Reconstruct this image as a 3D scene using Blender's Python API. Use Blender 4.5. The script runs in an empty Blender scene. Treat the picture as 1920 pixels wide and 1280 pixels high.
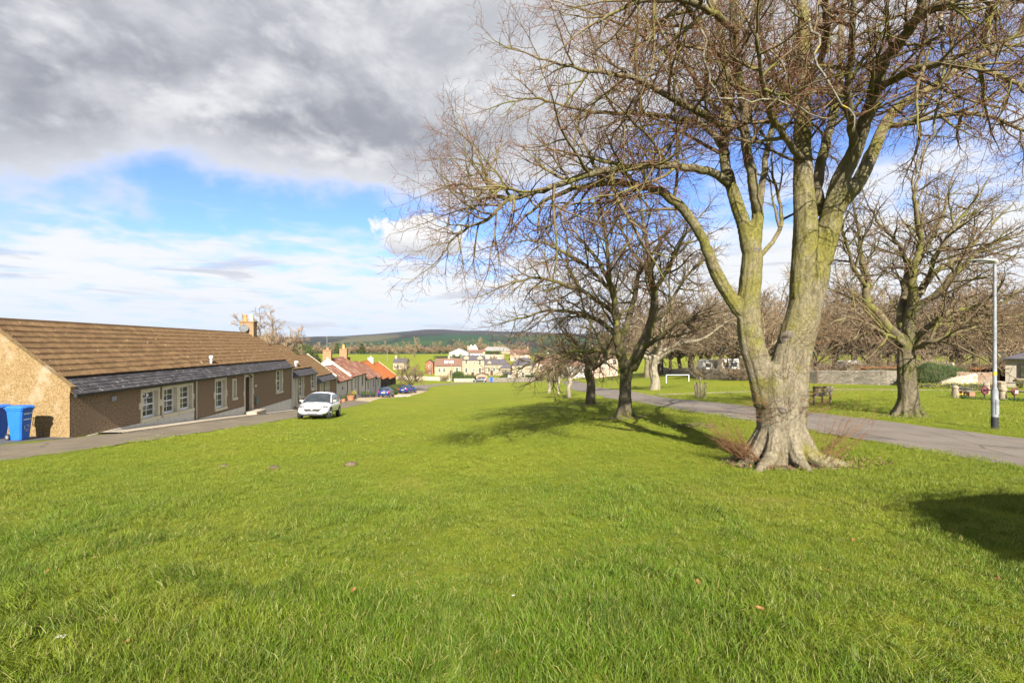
import bpy, bmesh, math, random
import numpy as np
from mathutils import Vector, Matrix

S = bpy.context.scene
COL = S.collection
R = math.radians

# ------------------------------------------------------------------ camera, sky, sun, exposure
FPX, HOR = 907.0, 647.0            # focal length and horizon in pixels of the 1920 px wide photograph
cam = bpy.data.cameras.new('camera')
cam.sensor_width = 36.0
cam.lens = FPX / 1920 * 36
cam.shift_y = (HOR - 640) / 1920
cam.clip_start, cam.clip_end = 0.05, 20000
camo = bpy.data.objects.new('camera', cam)
camo.rotation_euler = (R(90), 0, 0)
COL.objects.link(camo)
S.camera = camo

SUN_AZ = math.atan2(-0.12, 1.0)    # light travels along (-0.12, 1): the sun stands behind the camera
SUN_EL = R(33)
sund = bpy.data.lights.new('sun', 'SUN')
sund.energy, sund.angle, sund.color = 5.0, R(0.53), (1.0, 0.93, 0.82)
suno = bpy.data.objects.new('sun', sund)
ldir = Vector((math.sin(SUN_AZ) * math.cos(SUN_EL), math.cos(SUN_AZ) * math.cos(SUN_EL), -math.sin(SUN_EL)))
suno.rotation_euler = ldir.to_track_quat('-Z', 'Y').to_euler()
COL.objects.link(suno)

S.view_settings.view_transform = 'Standard'
S.view_settings.look = 'None'
S.view_settings.exposure = 1.6
S.view_settings.gamma = 1.0
S.render.engine = 'CYCLES'
S.cycles.use_denoising = True
try:
    S.cycles.denoiser = 'OPENIMAGEDENOISE'
    S.cycles.denoising_input_passes = 'RGB_ALBEDO_NORMAL'
except Exception:
    pass
S.cycles.max_bounces = 4
S.cycles.diffuse_bounces = 2
S.cycles.glossy_bounces = 2
S.cycles.transparent_max_bounces = 8
S.cycles.sample_clamp_indirect = 6


class NT:
    """small helper for writing node trees as expressions"""
    def __init__(s, tree):
        s.t = tree
    def n(s, kind, **kw):
        o = s.t.nodes.new(kind)
        for k, v in kw.items():
            setattr(o, k, v)
        return o
    def put(s, sock, v):
        if hasattr(v, 'is_output'):
            s.t.links.new(v, sock)
        elif isinstance(v, (tuple, list)):
            sock.default_value = (*v, 1.0) if (sock.type == 'RGBA' and len(v) == 3) else v
        else:
            sock.default_value = v
    def m(s, op, a, b=None, c=None, clamp=False):
        o = s.n('ShaderNodeMath', operation=op, use_clamp=clamp)
        for i, v in enumerate((a, b, c)):
            if v is not None:
                s.put(o.inputs[i], v)
        return o.outputs[0]
    def sm(s, x, lo, hi, a=0.0, b=1.0):
        o = s.n('ShaderNodeMapRange', interpolation_type='SMOOTHSTEP')
        for i, v in enumerate((x, lo, hi, a, b)):
            s.put(o.inputs[i], v)
        return o.outputs[0]
    def mix(s, f, a, b, blend='MIX'):
        o = s.n('ShaderNodeMix', data_type='RGBA', blend_type=blend)
        s.put(o.inputs[0], f); s.put(o.inputs[6], a); s.put(o.inputs[7], b)
        return o.outputs[2]
    def noise(s, vec, scale, detail=4, rough=.55, dist=0.0, col=False):
        o = s.n('ShaderNodeTexNoise')
        if vec is not None:
            s.put(o.inputs['Vector'], vec)
        s.put(o.inputs['Scale'], scale); s.put(o.inputs['Detail'], detail)
        s.put(o.inputs['Roughness'], rough); s.put(o.inputs['Distortion'], dist)
        return o.outputs['Color' if col else 'Fac']
    def vmul(s, v, k):
        o = s.n('ShaderNodeVectorMath', operation='MULTIPLY')
        s.put(o.inputs[0], v); s.put(o.inputs[1], k)
        return o.outputs[0]
    def sep(s, v):
        o = s.n('ShaderNodeSeparateXYZ'); s.put(o.inputs[0], v)
        return o.outputs
    def comb(s, x, y, z):
        o = s.n('ShaderNodeCombineXYZ')
        for i, v in enumerate((x, y, z)):
            s.put(o.inputs[i], v)
        return o.outputs[0]


def build_world():
    w = bpy.data.worlds.new('World'); S.world = w; w.use_nodes = True
    t = w.node_tree; t.nodes.clear(); k = NT(t)
    out = k.n('ShaderNodeOutputWorld'); bg = k.n('ShaderNodeBackground')
    sky = k.n('ShaderNodeTexSky', sky_type='NISHITA', sun_disc=False)
    sky.sun_elevation = SUN_EL
    sky.sun_rotation = math.atan2(-ldir.x, -ldir.y)
    sky.air_density, sky.dust_density, sky.ozone_density = 1.0, 0.6, 2.0
    d = k.n('ShaderNodeTexCoord').outputs['Generated']
    x, y, z = k.sep(d)
    # elevation (tangent) and azimuth of the view ray, and its hit on a cloud layer overhead
    hl = k.m('SQRT', k.m('ADD', k.m('MULTIPLY', x, x), k.m('MULTIPLY', y, y)))
    el = k.m('DIVIDE', z, k.m('MAXIMUM', hl, .02))
    az = k.m('ARCTAN2', x, y)
    zz = k.m('ADD', k.m('MAXIMUM', z, 0.0), 0.10)
    P = k.comb(k.m('DIVIDE', x, zz), k.m('DIVIDE', y, zz), 0.0)
    blue = k.mix(1.0, sky.outputs[0], (0.044, 0.055, 0.083), 'MULTIPLY')
    blue = k.mix(k.sm(el, .22, .06, 0, .7), blue, (.150, .200, .272))
    def shift(dx, dy):
        o = k.n('ShaderNodeVectorMath', operation='ADD'); k.put(o.inputs[0], P); o.inputs[1].default_value = (dx, dy, 0)
        return o.outputs[0]
    A = k.comb(k.m('MULTIPLY', az, 2.9), k.m('MULTIPLY', el, 3.9), 1.7)
    def ashift(dx, dy):
        o = k.n('ShaderNodeVectorMath', operation='ADD'); k.put(o.inputs[0], A); o.inputs[1].default_value = (dx, dy, 0)
        return o.outputs[0]
    n1 = k.noise(A, 1.0, 8, .55, .3)
    n2 = k.noise(P, 2.1, 8, .62, .25)
    n1s = k.noise(ashift(.03, -.22), 1.0, 8, .55, .3)
    n4 = k.noise(A, 3.1, 7, .58, .2)
    n4s = k.noise(ashift(.01, -.07), 3.1, 7, .58, .2)
    n2s = k.noise(shift(.05, -.12), 2.1, 8, .62, .25)
    relief = k.m('ADD', k.m('MULTIPLY', k.m('SUBTRACT', n1, n1s), 2.2), k.m('MULTIPLY', k.m('SUBTRACT', n4, n4s), .55))
    # thin high white veil, thick towards the horizon, broken higher up
    veil = k.m('ADD', k.sm(el, .275, .115, 0, .60), k.m('MULTIPLY', k.m('SUBTRACT', n2, .5), 1.9))
    veil = k.m('ADD', veil, k.m('MULTIPLY', k.sm(az, .1, .7), k.sm(el, .60, .15, .26, .40)))
    veil = k.sm(veil, .08, .70)
    white = k.mix(k.sm(el, .0, .12), (.235, .258, .298), (.305, .31, .318))
    c = k.mix(veil, blue, white)
    # low grey streaks and shreds along the horizon
    ST = k.comb(k.m('MULTIPLY', az, 3.6), k.m('MULTIPLY', el, 30.0), 3.0)
    s1 = k.noise(ST, 1.4, 6, .6, .4)
    st = k.m('MULTIPLY', k.sm(s1, .55, .68), k.m('MULTIPLY', k.sm(el, .21, .13), k.sm(el, .012, .04)))
    c = k.mix(k.m('MULTIPLY', st, .62), c, (.175, .183, .212))
    # the big grey bank over the left of the sky, its ragged lower rim lit white
    thr = k.m('ADD', .272, k.m('MULTIPLY', k.sm(az, -.85, -.40, -.060, .0), 1.0))
    edge = k.m('SUBTRACT', el, thr)
    edge = k.m('ADD', edge, k.m('MULTIPLY', k.m('SUBTRACT', n1, .5), .26))
    edge = k.m('ADD', edge, k.m('MULTIPLY', k.m('SUBTRACT', n4, .5), .16))
    edge = k.m('SUBTRACT', edge, k.m('MULTIPLY', k.sm(az, -.05, .45), .17))
    bank = k.sm(edge, -.012, .065)
    core = k.sm(edge, .02, .13)
    base = k.mix(k.sm(edge, .10, .42), (.116, .122, .142), (.198, .203, .220))
    base = k.mix(k.sm(az, -.35, .25), base, (.262, .265, .274))
    bil = k.m('ABSOLUTE', k.m('SUBTRACT', n4, .5))
    lit = k.sm(k.m('ADD', relief, k.m('MULTIPLY', k.m('SUBTRACT', bil, .09), 1.5)), -.42, .62)
    grey = k.mix(k.m('MULTIPLY', lit, .95), k.mix(.4, base, (.100, .105, .122)), (.302, .306, .314))
    colb = k.mix(core, (.262, .27, .288), grey)
    c = k.mix(bank, c, colb)
    # one small white cumulus
    q = k.noise(k.comb(k.m('MULTIPLY', az, 10.0), k.m('MULTIPLY', el, 10.0), 0.0), 2.2, 7, .58)
    ex = k.m('DIVIDE', k.m('ADD', az, .185), .088)
    ey = k.m('DIVIDE', k.m('SUBTRACT', el, .218), .043)
    rr = k.m('SQRT', k.m('ADD', k.m('MULTIPLY', ex, ex), k.m('MULTIPLY', ey, ey)))
    rr = k.m('ADD', rr, k.m('MULTIPLY', k.m('SUBTRACT', q, .5), 2.3))
    cu = k.sm(rr, 1.12, .86)
    c = k.mix(cu, c, k.mix(k.sm(k.m('ADD', ey, k.m('MULTIPLY', k.m('SUBTRACT', q, .5), 2.0)), -.9, .2), (.21, .214, .23), (.325, .324, .322)))
    k.put(bg.inputs[0], c); bg.inputs[1].default_value = 1.0
    t.links.new(bg.outputs[0], out.inputs[0])


build_world()

# ------------------------------------------------------------------ helpers
MATS = {}


def mat(name, c1, c2=None, scale=6.0, rough=.8, bump=0.0, bscale=None, c3=None, s3=.6, t3=(.52, .62), metal=0.0, spec=.3,
        rnd=0.0, coord='Object', dist=0.0, stretch=None, detail=5, t2=(.3, .7), trans=0.0):
    """procedural surface: two colours mixed by noise, an optional third in patches, bump, per-object variation"""
    if name in MATS:
        return MATS[name]
    m = bpy.data.materials.new(name); m.use_nodes = True
    t = m.node_tree; t.nodes.clear(); k = NT(t)
    out = k.n('ShaderNodeOutputMaterial'); b = k.n('ShaderNodeBsdfPrincipled')
    v = k.n('ShaderNodeNewGeometry').outputs['Position'] if coord == 'World' else k.n('ShaderNodeTexCoord').outputs[coord]
    if stretch:
        v = k.vmul(v, stretch)
    c = c1
    if c2:
        c = k.mix(k.sm(k.noise(v, scale, detail, .6, dist), *t2), c1, c2)
    if c3:
        c = k.mix(k.sm(k.noise(v, s3, 4, .6), *t3), c, c3)
    if rnd:
        r = k.n('ShaderNodeObjectInfo').outputs['Random']
        h = k.n('ShaderNodeHueSaturation')
        k.put(h.inputs['Value'], k.m('ADD', 1 - rnd, k.m('MULTIPLY', r, 2 * rnd)))
        k.put(h.inputs['Hue'], k.m('ADD', .5 - rnd * .03, k.m('MULTIPLY', k.m('FRACT', k.m('MULTIPLY', r, 7.13)), rnd * .06)))
        k.put(h.inputs['Color'], c); c = h.outputs[0]
    k.put(b.inputs['Base Color'], c)
    b.inputs['Roughness'].default_value = rough
    b.inputs['Metallic'].default_value = metal
    b.inputs['Specular IOR Level'].default_value = spec
    if bump:
        bn = k.n('ShaderNodeBump'); bn.inputs['Strength'].default_value = min(bump, 1.0)
        bn.inputs['Distance'].default_value = .02 * max(1, bump)
        k.put(bn.inputs['Height'], k.noise(v, bscale or scale * 3, 5, .65))
        t.links.new(bn.outputs[0], b.inputs['Normal'])
    sh = b.outputs[0]
    if trans:
        tr = k.n('ShaderNodeBsdfTranslucent'); k.put(tr.inputs[0], c)
        mx = k.n('ShaderNodeMixShader'); mx.inputs[0].default_value = trans
        t.links.new(sh, mx.inputs[1]); t.links.new(tr.outputs[0], mx.inputs[2]); sh = mx.outputs[0]
    t.links.new(sh, out.inputs[0])
    MATS[name] = m
    return m


class MB:
    """collects shapes; build() links them as ONE mesh object"""
    def __init__(s):
        s.v, s.f = [], []
    def add(s, vs, fs):
        o = len(s.v)
        s.v += [tuple(p) for p in vs]; s.f += [tuple(i + o for i in f) for f in fs]
        return s
    def box(s, x0, x1, y0, y1, z0, z1, M=None):
        vs = [Vector((x, y, z)) for z in (z0, z1) for y in (y0, y1) for x in (x0, x1)]
        if M:
            vs = [M @ p for p in vs]
        return s.add(vs, [(0, 2, 3, 1), (4, 5, 7, 6), (0, 1, 5, 4), (2, 6, 7, 3), (0, 4, 6, 2), (1, 3, 7, 5)])
    def bbox(s, x0, x1, y0, y1, z0, z1, b=.02, M=None):
        """box with bevelled edges"""
        bm = bmesh.new(); bmesh.ops.create_cube(bm, size=1)
        for p in bm.verts:
            p.co = Vector(((x0 + x1) / 2 + p.co.x * (x1 - x0), (y0 + y1) / 2 + p.co.y * (y1 - y0), (z0 + z1) / 2 + p.co.z * (z1 - z0)))
        bmesh.ops.bevel(bm, geom=bm.edges[:], offset=b, segments=2, affect='EDGES', profile=.6)
        bm.verts.index_update()
        s.add([(M @ p.co) if M else p.co for p in bm.verts], [[p.index for p in f.verts] for f in bm.faces]); bm.free()
        return s
    def quad(s, a, b, c, d):
        return s.add([a, b, c, d], [(0, 1, 2, 3)])
    def tri(s, a, b, c):
        return s.add([a, b, c], [(0, 1, 2)])
    def tube(s, pts, rad, n=8, cap=True):
        pts = [Vector(p) for p in pts]
        if not isinstance(rad, (list, tuple)):
            rad = [rad] * len(pts)
        vs, fs, a = [], [], None
        for i, p in enumerate(pts):
            t = (pts[min(i + 1, len(pts) - 1)] - pts[max(i - 1, 0)]).normalized()
            if a is None or (a - t * a.dot(t)).length < .05:
                a = t.cross(Vector((0, 0, 1)) if abs(t.z) < .9 else Vector((1, 0, 0))).normalized()
            a = (a - t * a.dot(t)).normalized(); b = t.cross(a)          # carried along, so the tube never twists
            for j in range(n):
                q = 2 * math.pi * j / n
                vs.append(p + (a * math.cos(q) + b * math.sin(q)) * rad[i])
        for i in range(len(pts) - 1):
            for j in range(n):
                k = (j + 1) % n
                fs.append((i * n + j, i * n + k, (i + 1) * n + k, (i + 1) * n + j))
        if cap:
            fs.append(tuple(range(n - 1, -1, -1))); e = (len(pts) - 1) * n
            fs.append(tuple(range(e, e + n)))
        return s.add(vs, fs)
    def lathe(s, prof, n=16, c=(0, 0, 0), cap=True):
        return s.tube_prof([(c[0], c[1], c[2] + z) for r, z in prof], [r for r, z in prof], n, cap)
    def tube_prof(s, pts, rad, n, cap):
        vs, fs = [], []
        for p, r in zip(pts, rad):
            for j in range(n):
                q = 2 * math.pi * j / n
                vs.append((p[0] + r * math.cos(q), p[1] + r * math.sin(q), p[2]))
        for i in range(len(pts) - 1):
            for j in range(n):
                k = (j + 1) % n
                fs.append((i * n + j, i * n + k, (i + 1) * n + k, (i + 1) * n + j))
        if cap:
            fs.append(tuple(range(n - 1, -1, -1))); e = (len(pts) - 1) * n
            fs.append(tuple(range(e, e + n)))
        return s.add(vs, fs)
    def prism(s, poly, a, b, M=None, axis='y'):
        """outline poly of (p, q) pushed from a to b along an axis"""
        n = len(poly)
        def P(p, q, t):
            w = Vector({'y': (p, t, q), 'x': (t, p, q), 'z': (p, q, t)}[axis])
            return M @ w if M else w
        vs = [P(p, q, a) for p, q in poly] + [P(p, q, b) for p, q in poly]
        fs = [tuple(range(n)), tuple(range(2 * n - 1, n - 1, -1))] + [(i, i + n, (i + 1) % n + n, (i + 1) % n) for i in range(n)]
        return s.add(vs, fs)
    def mesh(s, name, m, smooth=False):
        me = bpy.data.meshes.new(name); me.from_pydata(s.v, [], s.f)
        bm = bmesh.new(); bm.from_mesh(me); bmesh.ops.recalc_face_normals(bm, faces=bm.faces[:]); bm.to_mesh(me); bm.free()
        if smooth:
            me.polygons.foreach_set('use_smooth', [True] * len(me.polygons))
            if smooth != 1 and hasattr(me, 'set_sharp_from_angle'):
                me.set_sharp_from_angle(angle=R(smooth))
        me.materials.append(m)
        return me
    def build(s, name, m, parent=None, smooth=False, loc=(0, 0, 0), rz=0.0):
        return link(name, s.mesh(name, m, smooth), parent, loc, rz)


def link(name, me, parent=None, loc=(0, 0, 0), rz=0.0):
    o = bpy.data.objects.new(name, me); COL.objects.link(o)
    o.parent = parent; o.location = loc; o.rotation_euler = (0, 0, rz)
    return o


def tag(o, label, cat, group=None):
    o['label'] = label; o['category'] = cat
    if group:
        o['group'] = group
    return o


def thing(name, label, cat, loc=(0, 0, 0), rz=0.0, group=None):
    return tag(link(name, None, None, loc, rz), label, cat, group)


def struct(o, kind='structure'):
    o['kind'] = kind
    return o


def copy_tree(o, parent=None):
    c = o.copy(); COL.objects.link(c); c.parent = parent
    for ch in list(o.children):
        copy_tree(ch, c)
    return c


def np_mesh(name, V, F, m, smooth=True):
    """mesh from numpy arrays, F of shape (n, 3) or (n, 4)"""
    me = bpy.data.meshes.new(name); V = np.ascontiguousarray(V, dtype=np.float32); F = np.ascontiguousarray(F, dtype=np.int32)
    k = F.shape[1]
    me.vertices.add(len(V)); me.vertices.foreach_set('co', V.ravel())
    me.loops.add(F.size); me.loops.foreach_set('vertex_index', F.ravel())
    me.polygons.add(len(F)); me.polygons.foreach_set('loop_start', np.arange(0, F.size, k, dtype=np.int32))
    try:
        me.polygons.foreach_set('loop_total', np.full(len(F), k, dtype=np.int32))
    except Exception:
        pass
    me.update(calc_edges=True)
    me.polygons.foreach_set('use_smooth', np.full(len(F), bool(smooth)))
    me.materials.append(m)
    return me


def vnoise(x, y, seed=0):
    """smooth value noise on numpy arrays"""
    x = np.asarray(x, float); y = np.asarray(y, float)
    xi = np.floor(x).astype(np.int64); yi = np.floor(y).astype(np.int64)
    xf = x - xi; yf = y - yi; u = xf * xf * (3 - 2 * xf); v = yf * yf * (3 - 2 * yf)
    def h(a, b):
        n = (a * 374761393 + b * 668265263 + seed * 974711) & 0x7fffffff
        n = ((n ^ (n >> 13)) * 1274126177) & 0x7fffffff
        return ((n ^ (n >> 16)) & 0xffff) / 65535.0
    return (h(xi, yi) * (1 - u) + h(xi + 1, yi) * u) * (1 - v) + (h(xi, yi + 1) * (1 - u) + h(xi + 1, yi + 1) * u) * v


# ------------------------------------------------------------------ terrain: a green falling away from the camera (camera eye at z = 0)
CTRL = np.array([
    (0, -12, -.9), (-30, -12, -1.0), (30, -12, -1.3), (0, 0, -1.70), (-8, 3, -1.95), (5, 4, -1.93), (12, 0, -1.85), (-20, 2, -1.9),
    (0, 6, -2.2), (-12, 11.3, -2.72), (-15.1, 16.5, -3.16), (0, 12, -2.68), (-12.2, 21.7, -3.67), (-12.3, 26.6, -4.08), (-17, 37.6, -5.05),
    (-13.9, 39.5, -5.18), (-15.8, 55, -6.4), (-19, 57.4, -6.3), (-18.7, 72, -7.75), (-18.4, 85, -8.5), (-23, 94, -8.7), (-20, 113, -9.65),
    (-9, 148, -11.5), (8, 152, -11.5), (16, 150, -11.2), (0, 22, -3.6), (0, 40, -5.0), (0, 70, -7.2), (0, 110, -9.7),
    (5.4, 9.7, -2.33), (9.1, 8.6, -2.19), (13, 12.3, -2.38), (15, 14.3, -2.5), (14.7, 18, -2.62), (4.4, 19, -2.82), (4.6, 28.5, -3.45),
    (12.3, 31.5, -3.45), (7.4, 20, -2.82), (10.4, 38.5, -3.9), (7.4, 45, -4.4), (13.6, 46, -4.25), (12.8, 75, -6.4), (12, 110, -8.8),
    (25, 27, -2.95), (34, 43, -3.56), (45, 40, -3.4), (30.6, 47, -3.75), (24, 60, -4.45), (22, 34, -3.2), (28, 78, -4.95), (48, 150, -7.5), (40, 110, -6.4),
    (-24, 20, -3.2), (-40, 30, -3.6), (-40, 60, -6.2), (-60, 100, -8.3), (-100, 60, -5), (100, 60, -4), (90, 20, -2.5), (80, 120, -5),
    (-10, 185, -12.4), (-40, 175, -11.8), (30, 185, -11.6), (-20, 215, -9.8), (0, 260, -6.2), (-25, 260, -6.6), (40, 250, -7), (90, 200, -7),
    (-80, 180, -10.4), (-100, 250, -7.5), (-60, 310, -5.7), (0, 320, -5.6), (-150, 320, -5.4), (80, 320, -5.6), (150, 250, -5), (-160, 180, -7),
    (-150, 420, -14), (0, 420, -14), (150, 420, -14), (-250, 100, -5), (250, 100, -4), (250, 400, -12), (-250, 400, -12)], float)


def _tps(P, z, reg=1e-3):
    n = len(P); d = np.linalg.norm(P[:, None] - P[None], axis=2)
    K = np.where(d > 0, d * d * np.log(d + 1e-12), 0) + np.eye(n) * reg * 100
    Q = np.hstack([np.ones((n, 1)), P])
    A = np.block([[K, Q], [Q.T, np.zeros((3, 3))]])
    return np.linalg.solve(A, np.concatenate([z, np.zeros(3)]))


_TP = CTRL[:, :2] / 100.0
_TW = _tps(_TP, CTRL[:, 2], 1e-6)


def ground_np(X, Y):
    X = np.asarray(X, float) / 100; Y = np.asarray(Y, float) / 100
    out = _TW[-3] + _TW[-2] * X + _TW[-1] * Y
    for w, (px, py) in zip(_TW, _TP):
        r2 = (X - px) ** 2 + (Y - py) ** 2
        out = out + w * .5 * r2 * np.log(r2 + 1e-20)
    return out


def gz(x, y):
    return float(ground_np(np.array([x]), np.array([y]))[0])


def at(px, py, Y):
    """world point seen at photo pixel (px, py) at distance Y"""
    return Vector(((px - 960) / FPX * Y, Y, -(py - HOR) / FPX * Y))


def xs(px, Y):
    return (px - 960) / FPX * Y
# ------------------------------------------------------------------ setting: ground, roads, paths, hills
def grass_material():
    m = bpy.data.materials.new('turf'); m.use_nodes = True
    t = m.node_tree; t.nodes.clear(); k = NT(t)
    out = k.n('ShaderNodeOutputMaterial'); b = k.n('ShaderNodeBsdfPrincipled')
    v = k.n('ShaderNodeNewGeometry').outputs['Position']
    big = k.noise(v, .16, 4, .6); mid = k.noise(v, .9, 5, .65, .4); fine = k.noise(k.vmul(v, (1, .5, 1)), 9, 5, .75); vf = k.noise(v, 45, 3, .8)
    c = k.mix(k.sm(big, .3, .7), (.118, .155, .011), (.172, .182, .014))
    c = k.mix(k.sm(mid, .35, .72, 0, .7), c, (.190, .198, .020))
    c = k.mix(k.sm(fine, .42, .75, 0, .55), c, (.055, .098, .008))
    c = k.mix(k.sm(vf, .5, .8, 0, .5), c, (.19, .205, .03))
    c = k.mix(k.sm(k.noise(v, .42, 5, .7, .6), .56, .70, 0, .55), c, (.215, .20, .045))
    k.put(b.inputs['Base Color'], c); b.inputs['Roughness'].default_value = .9; b.inputs['Specular IOR Level'].default_value = .1
    bn = k.n('ShaderNodeBump'); bn.inputs['Strength'].default_value = .9; bn.inputs['Distance'].default_value = .06
    k.put(bn.inputs['Height'], k.m('ADD', fine, k.m('MULTIPLY', vf, .6)))
    t.links.new(bn.outputs[0], b.inputs['Normal']); t.links.new(b.outputs[0], out.inputs[0])
    return m


M_TURF = grass_material()


def make_ground():
    ys = np.concatenate([np.arange(-14, 30, .4), np.arange(30, 60, .8), np.arange(60, 130, 1.6), np.arange(130, 460, 5)])
    q = np.linspace(-1, 1, 241); xs_ = 42 * np.sinh(q * 2.6) / math.sinh(2.6) * 1.0 + q ** 3 * 210
    X, Y = np.meshgrid(xs_, ys); Z = ground_np(X, Y)
    Z += (vnoise(X * .55, Y * .55, 3) - .5) * .05 * np.clip(1.2 - Y / 60, 0, 1)
    n, m = X.shape
    V = np.stack([X, Y, Z], -1).reshape(-1, 3)
    i = np.arange((n - 1) * (m - 1)); r, c = i // (m - 1), i % (m - 1); a = r * m + c
    F = np.stack([a, a + 1, a + m + 1, a + m], 1)
    struct(link('ground', np_mesh('ground', V, F, M_TURF)))


make_ground()


def ribbon(name, rows, m, lift=.02, ncross=6, skirt=True, kind='structure'):
    """road sheet: rows of (left point, right point) laid on the ground"""
    A = []
    for i in range(len(rows) - 1):
        (l0, r0), (l1, r1) = rows[i], rows[i + 1]
        L = max((Vector(l1) - Vector(l0)).length, (Vector(r1) - Vector(r0)).length); n = max(1, int(L / .45))
        for j in range(n):
            t = j / n
            A.append((Vector(l0).lerp(Vector(l1), t), Vector(r0).lerp(Vector(r1), t)))
    A.append((Vector(rows[-1][0]), Vector(rows[-1][1])))
    rng = random.Random(len(rows)); V = []
    for l, r in A:
        for j in range(ncross + 1):
            p = l.lerp(r, j / ncross)
            if j in (0, ncross):
                p = p + (r - l).normalized() * rng.uniform(-.13, .13)
            V.append((p.x, p.y))
    V = np.array(V); Z = ground_np(V[:, 0], V[:, 1]) + lift
    w = ncross + 1
    if skirt:
        Z.reshape(-1, w)[:, (0, -1)] -= lift * .7
    F = [(i * w + j, i * w + j + 1, (i + 1) * w + j + 1, (i + 1) * w + j) for i in range(len(A) - 1) for j in range(ncross)]
    return struct(link(name, np_mesh(name, np.column_stack([V, Z]), np.array(F), m)), kind)


def smooth_rows(rows, n=6):
    """Catmull-Rom through (lx, ly, rx, ry) rows"""
    P = [np.array(r, float) for r in rows]; P = [2 * P[0] - P[1]] + P + [2 * P[-1] - P[-2]]; out = []
    for i in range(1, len(P) - 2):
        a, b, c, d = P[i - 1:i + 3]
        for j in range(n):
            t = j / n
            out.append(.5 * (2 * b + (c - a) * t + (2 * a - 5 * b + 4 * c - d) * t * t + (3 * b - a - 3 * c + d) * t ** 3))
    out.append(P[-2])
    return [((q[0], q[1]), (q[2], q[3])) for q in out]




def tarmac(name, c1, c2, crack, warm):
    m = bpy.data.materials.new(name); m.use_nodes = True; t = m.node_tree; t.nodes.clear(); k = NT(t)
    out = k.n('ShaderNodeOutputMaterial'); b = k.n('ShaderNodeBsdfPrincipled'); b.inputs['Roughness'].default_value = .92; b.inputs['Specular IOR Level'].default_value = .15
    v = k.n('ShaderNodeNewGeometry').outputs['Position']
    c = k.mix(k.sm(k.noise(v, .8, 6, .65), .3, .7), c1, c2)
    c = k.mix(k.sm(k.noise(k.vmul(v, (1.6, .22, 1)), 1.0, 6, .7, 1.2), .55, .68, 0, .75), c, crack)
    c = k.mix(k.sm(k.noise(k.vmul(v, (1, .6, 1)), .9, 5, .7), .56, .72, 0, .7), c, warm)
    vo = k.n('ShaderNodeTexVoronoi', feature='DISTANCE_TO_EDGE'); k.put(vo.inputs['Vector'], k.vmul(v, (.9, .35, 1))); vo.inputs['Scale'].default_value = .8
    c = k.mix(k.sm(vo.outputs['Distance'], .016, .006, 0, .6), c, tuple(x * .5 for x in crack))
    g = k.noise(v, 60, 3, .8); c = k.mix(k.sm(g, .4, .75, 0, .45), c, tuple(min(1, x * 1.7) for x in c2))
    k.put(b.inputs['Base Color'], c); bn = k.n('ShaderNodeBump'); bn.inputs['Strength'].default_value = .5; bn.inputs['Distance'].default_value = .02; k.put(bn.inputs['Height'], g)
    t.links.new(bn.outputs[0], b.inputs['Normal']); t.links.new(b.outputs[0], out.inputs[0])
    return m


M_ROAD = tarmac('road_tarmac', (.120, .102, .088), (.160, .138, .118), (.062, .056, .050), (.185, .135, .085))
M_TAR = tarmac('lane_tarmac', (.105, .088, .066), (.155, .130, .095), (.062, .054, .044), (.19, .145, .088))
M_GRAVEL = mat('grey_gravel', (.06, .063, .068), (.115, .115, .118), 45, .95, .8, 55, coord='World', spec=.1)
M_GRIT = mat('pale_gravel', (.26, .205, .135), (.34, .28, .19), 3, .95, .5, 50, coord='World', spec=.1)
M_PATH = mat('path_grit', (.20, .165, .12), (.25, .21, .15), 3, .95, .3, 50, coord='World', spec=.1)

LANE = [(-19.0, -6, -11.0, -6), (-16.4, 6, -11.9, 5), (-15.4, 12, -12.0, 11.3), (-14.9, 16.5, -12.25, 16.9), (-15.4, 22, -12.25, 21.7), (-15.9, 27, -12.4, 26.6),
        (-17.0, 38, -13.9, 39), (-18.6, 55, -15.8, 54)]
ROADR = [(7.2, -14, 11.6, -14), (8.5, 0, 12.6, 0), (9.1, 8.6, 13.0, 10.0), (8.6, 13, 12.9, 14.5), (7.75, 20, 11.6, 21.5), (7.2, 30, 10.6, 31), (7.4, 45, 10.9, 45), (9.2, 75, 12.8, 75), (12.0, 110, 15.8, 110), (15.5, 148, 19.5, 148)]
ribbon('lane', smooth_rows(LANE), M_TAR, .03)
ribbon('road', smooth_rows(ROADR), M_ROAD, .035)
ribbon('gravel_track', smooth_rows([(-18.75, 54.9, -15.9, 54.0), (-20.3, 72, -17.0, 68), (-21.9, 86, -16.4, 84), (-22.4, 96, -16.4, 94)]), M_GRIT, .04)
ribbon('cross_road', smooth_rows([(-22.2, 95.9, -16.5, 94.0), (-24.0, 112, -18.6, 110), (-22.5, 128, -18.2, 124), (-17, 145, -14.5, 140), (-8, 153, -7.5, 148), (4, 156, 4, 151), (15.6, 155, 15.6, 148.2)]), M_ROAD, .07)
ribbon('gravel_apron', [((-24, 10.2), (-15.75, 11.5)), ((-24, 16.2), (-15.0, 16.6))], M_GRAVEL, .045)
ribbon('path', smooth_rows([(11.0, 37.5, 11.0, 36.2), (22, 36.2, 22, 35.0), (32, 34.6, 32, 33.4), (46, 33, 46, 31.6)]), M_PATH, .03, 3)


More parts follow.
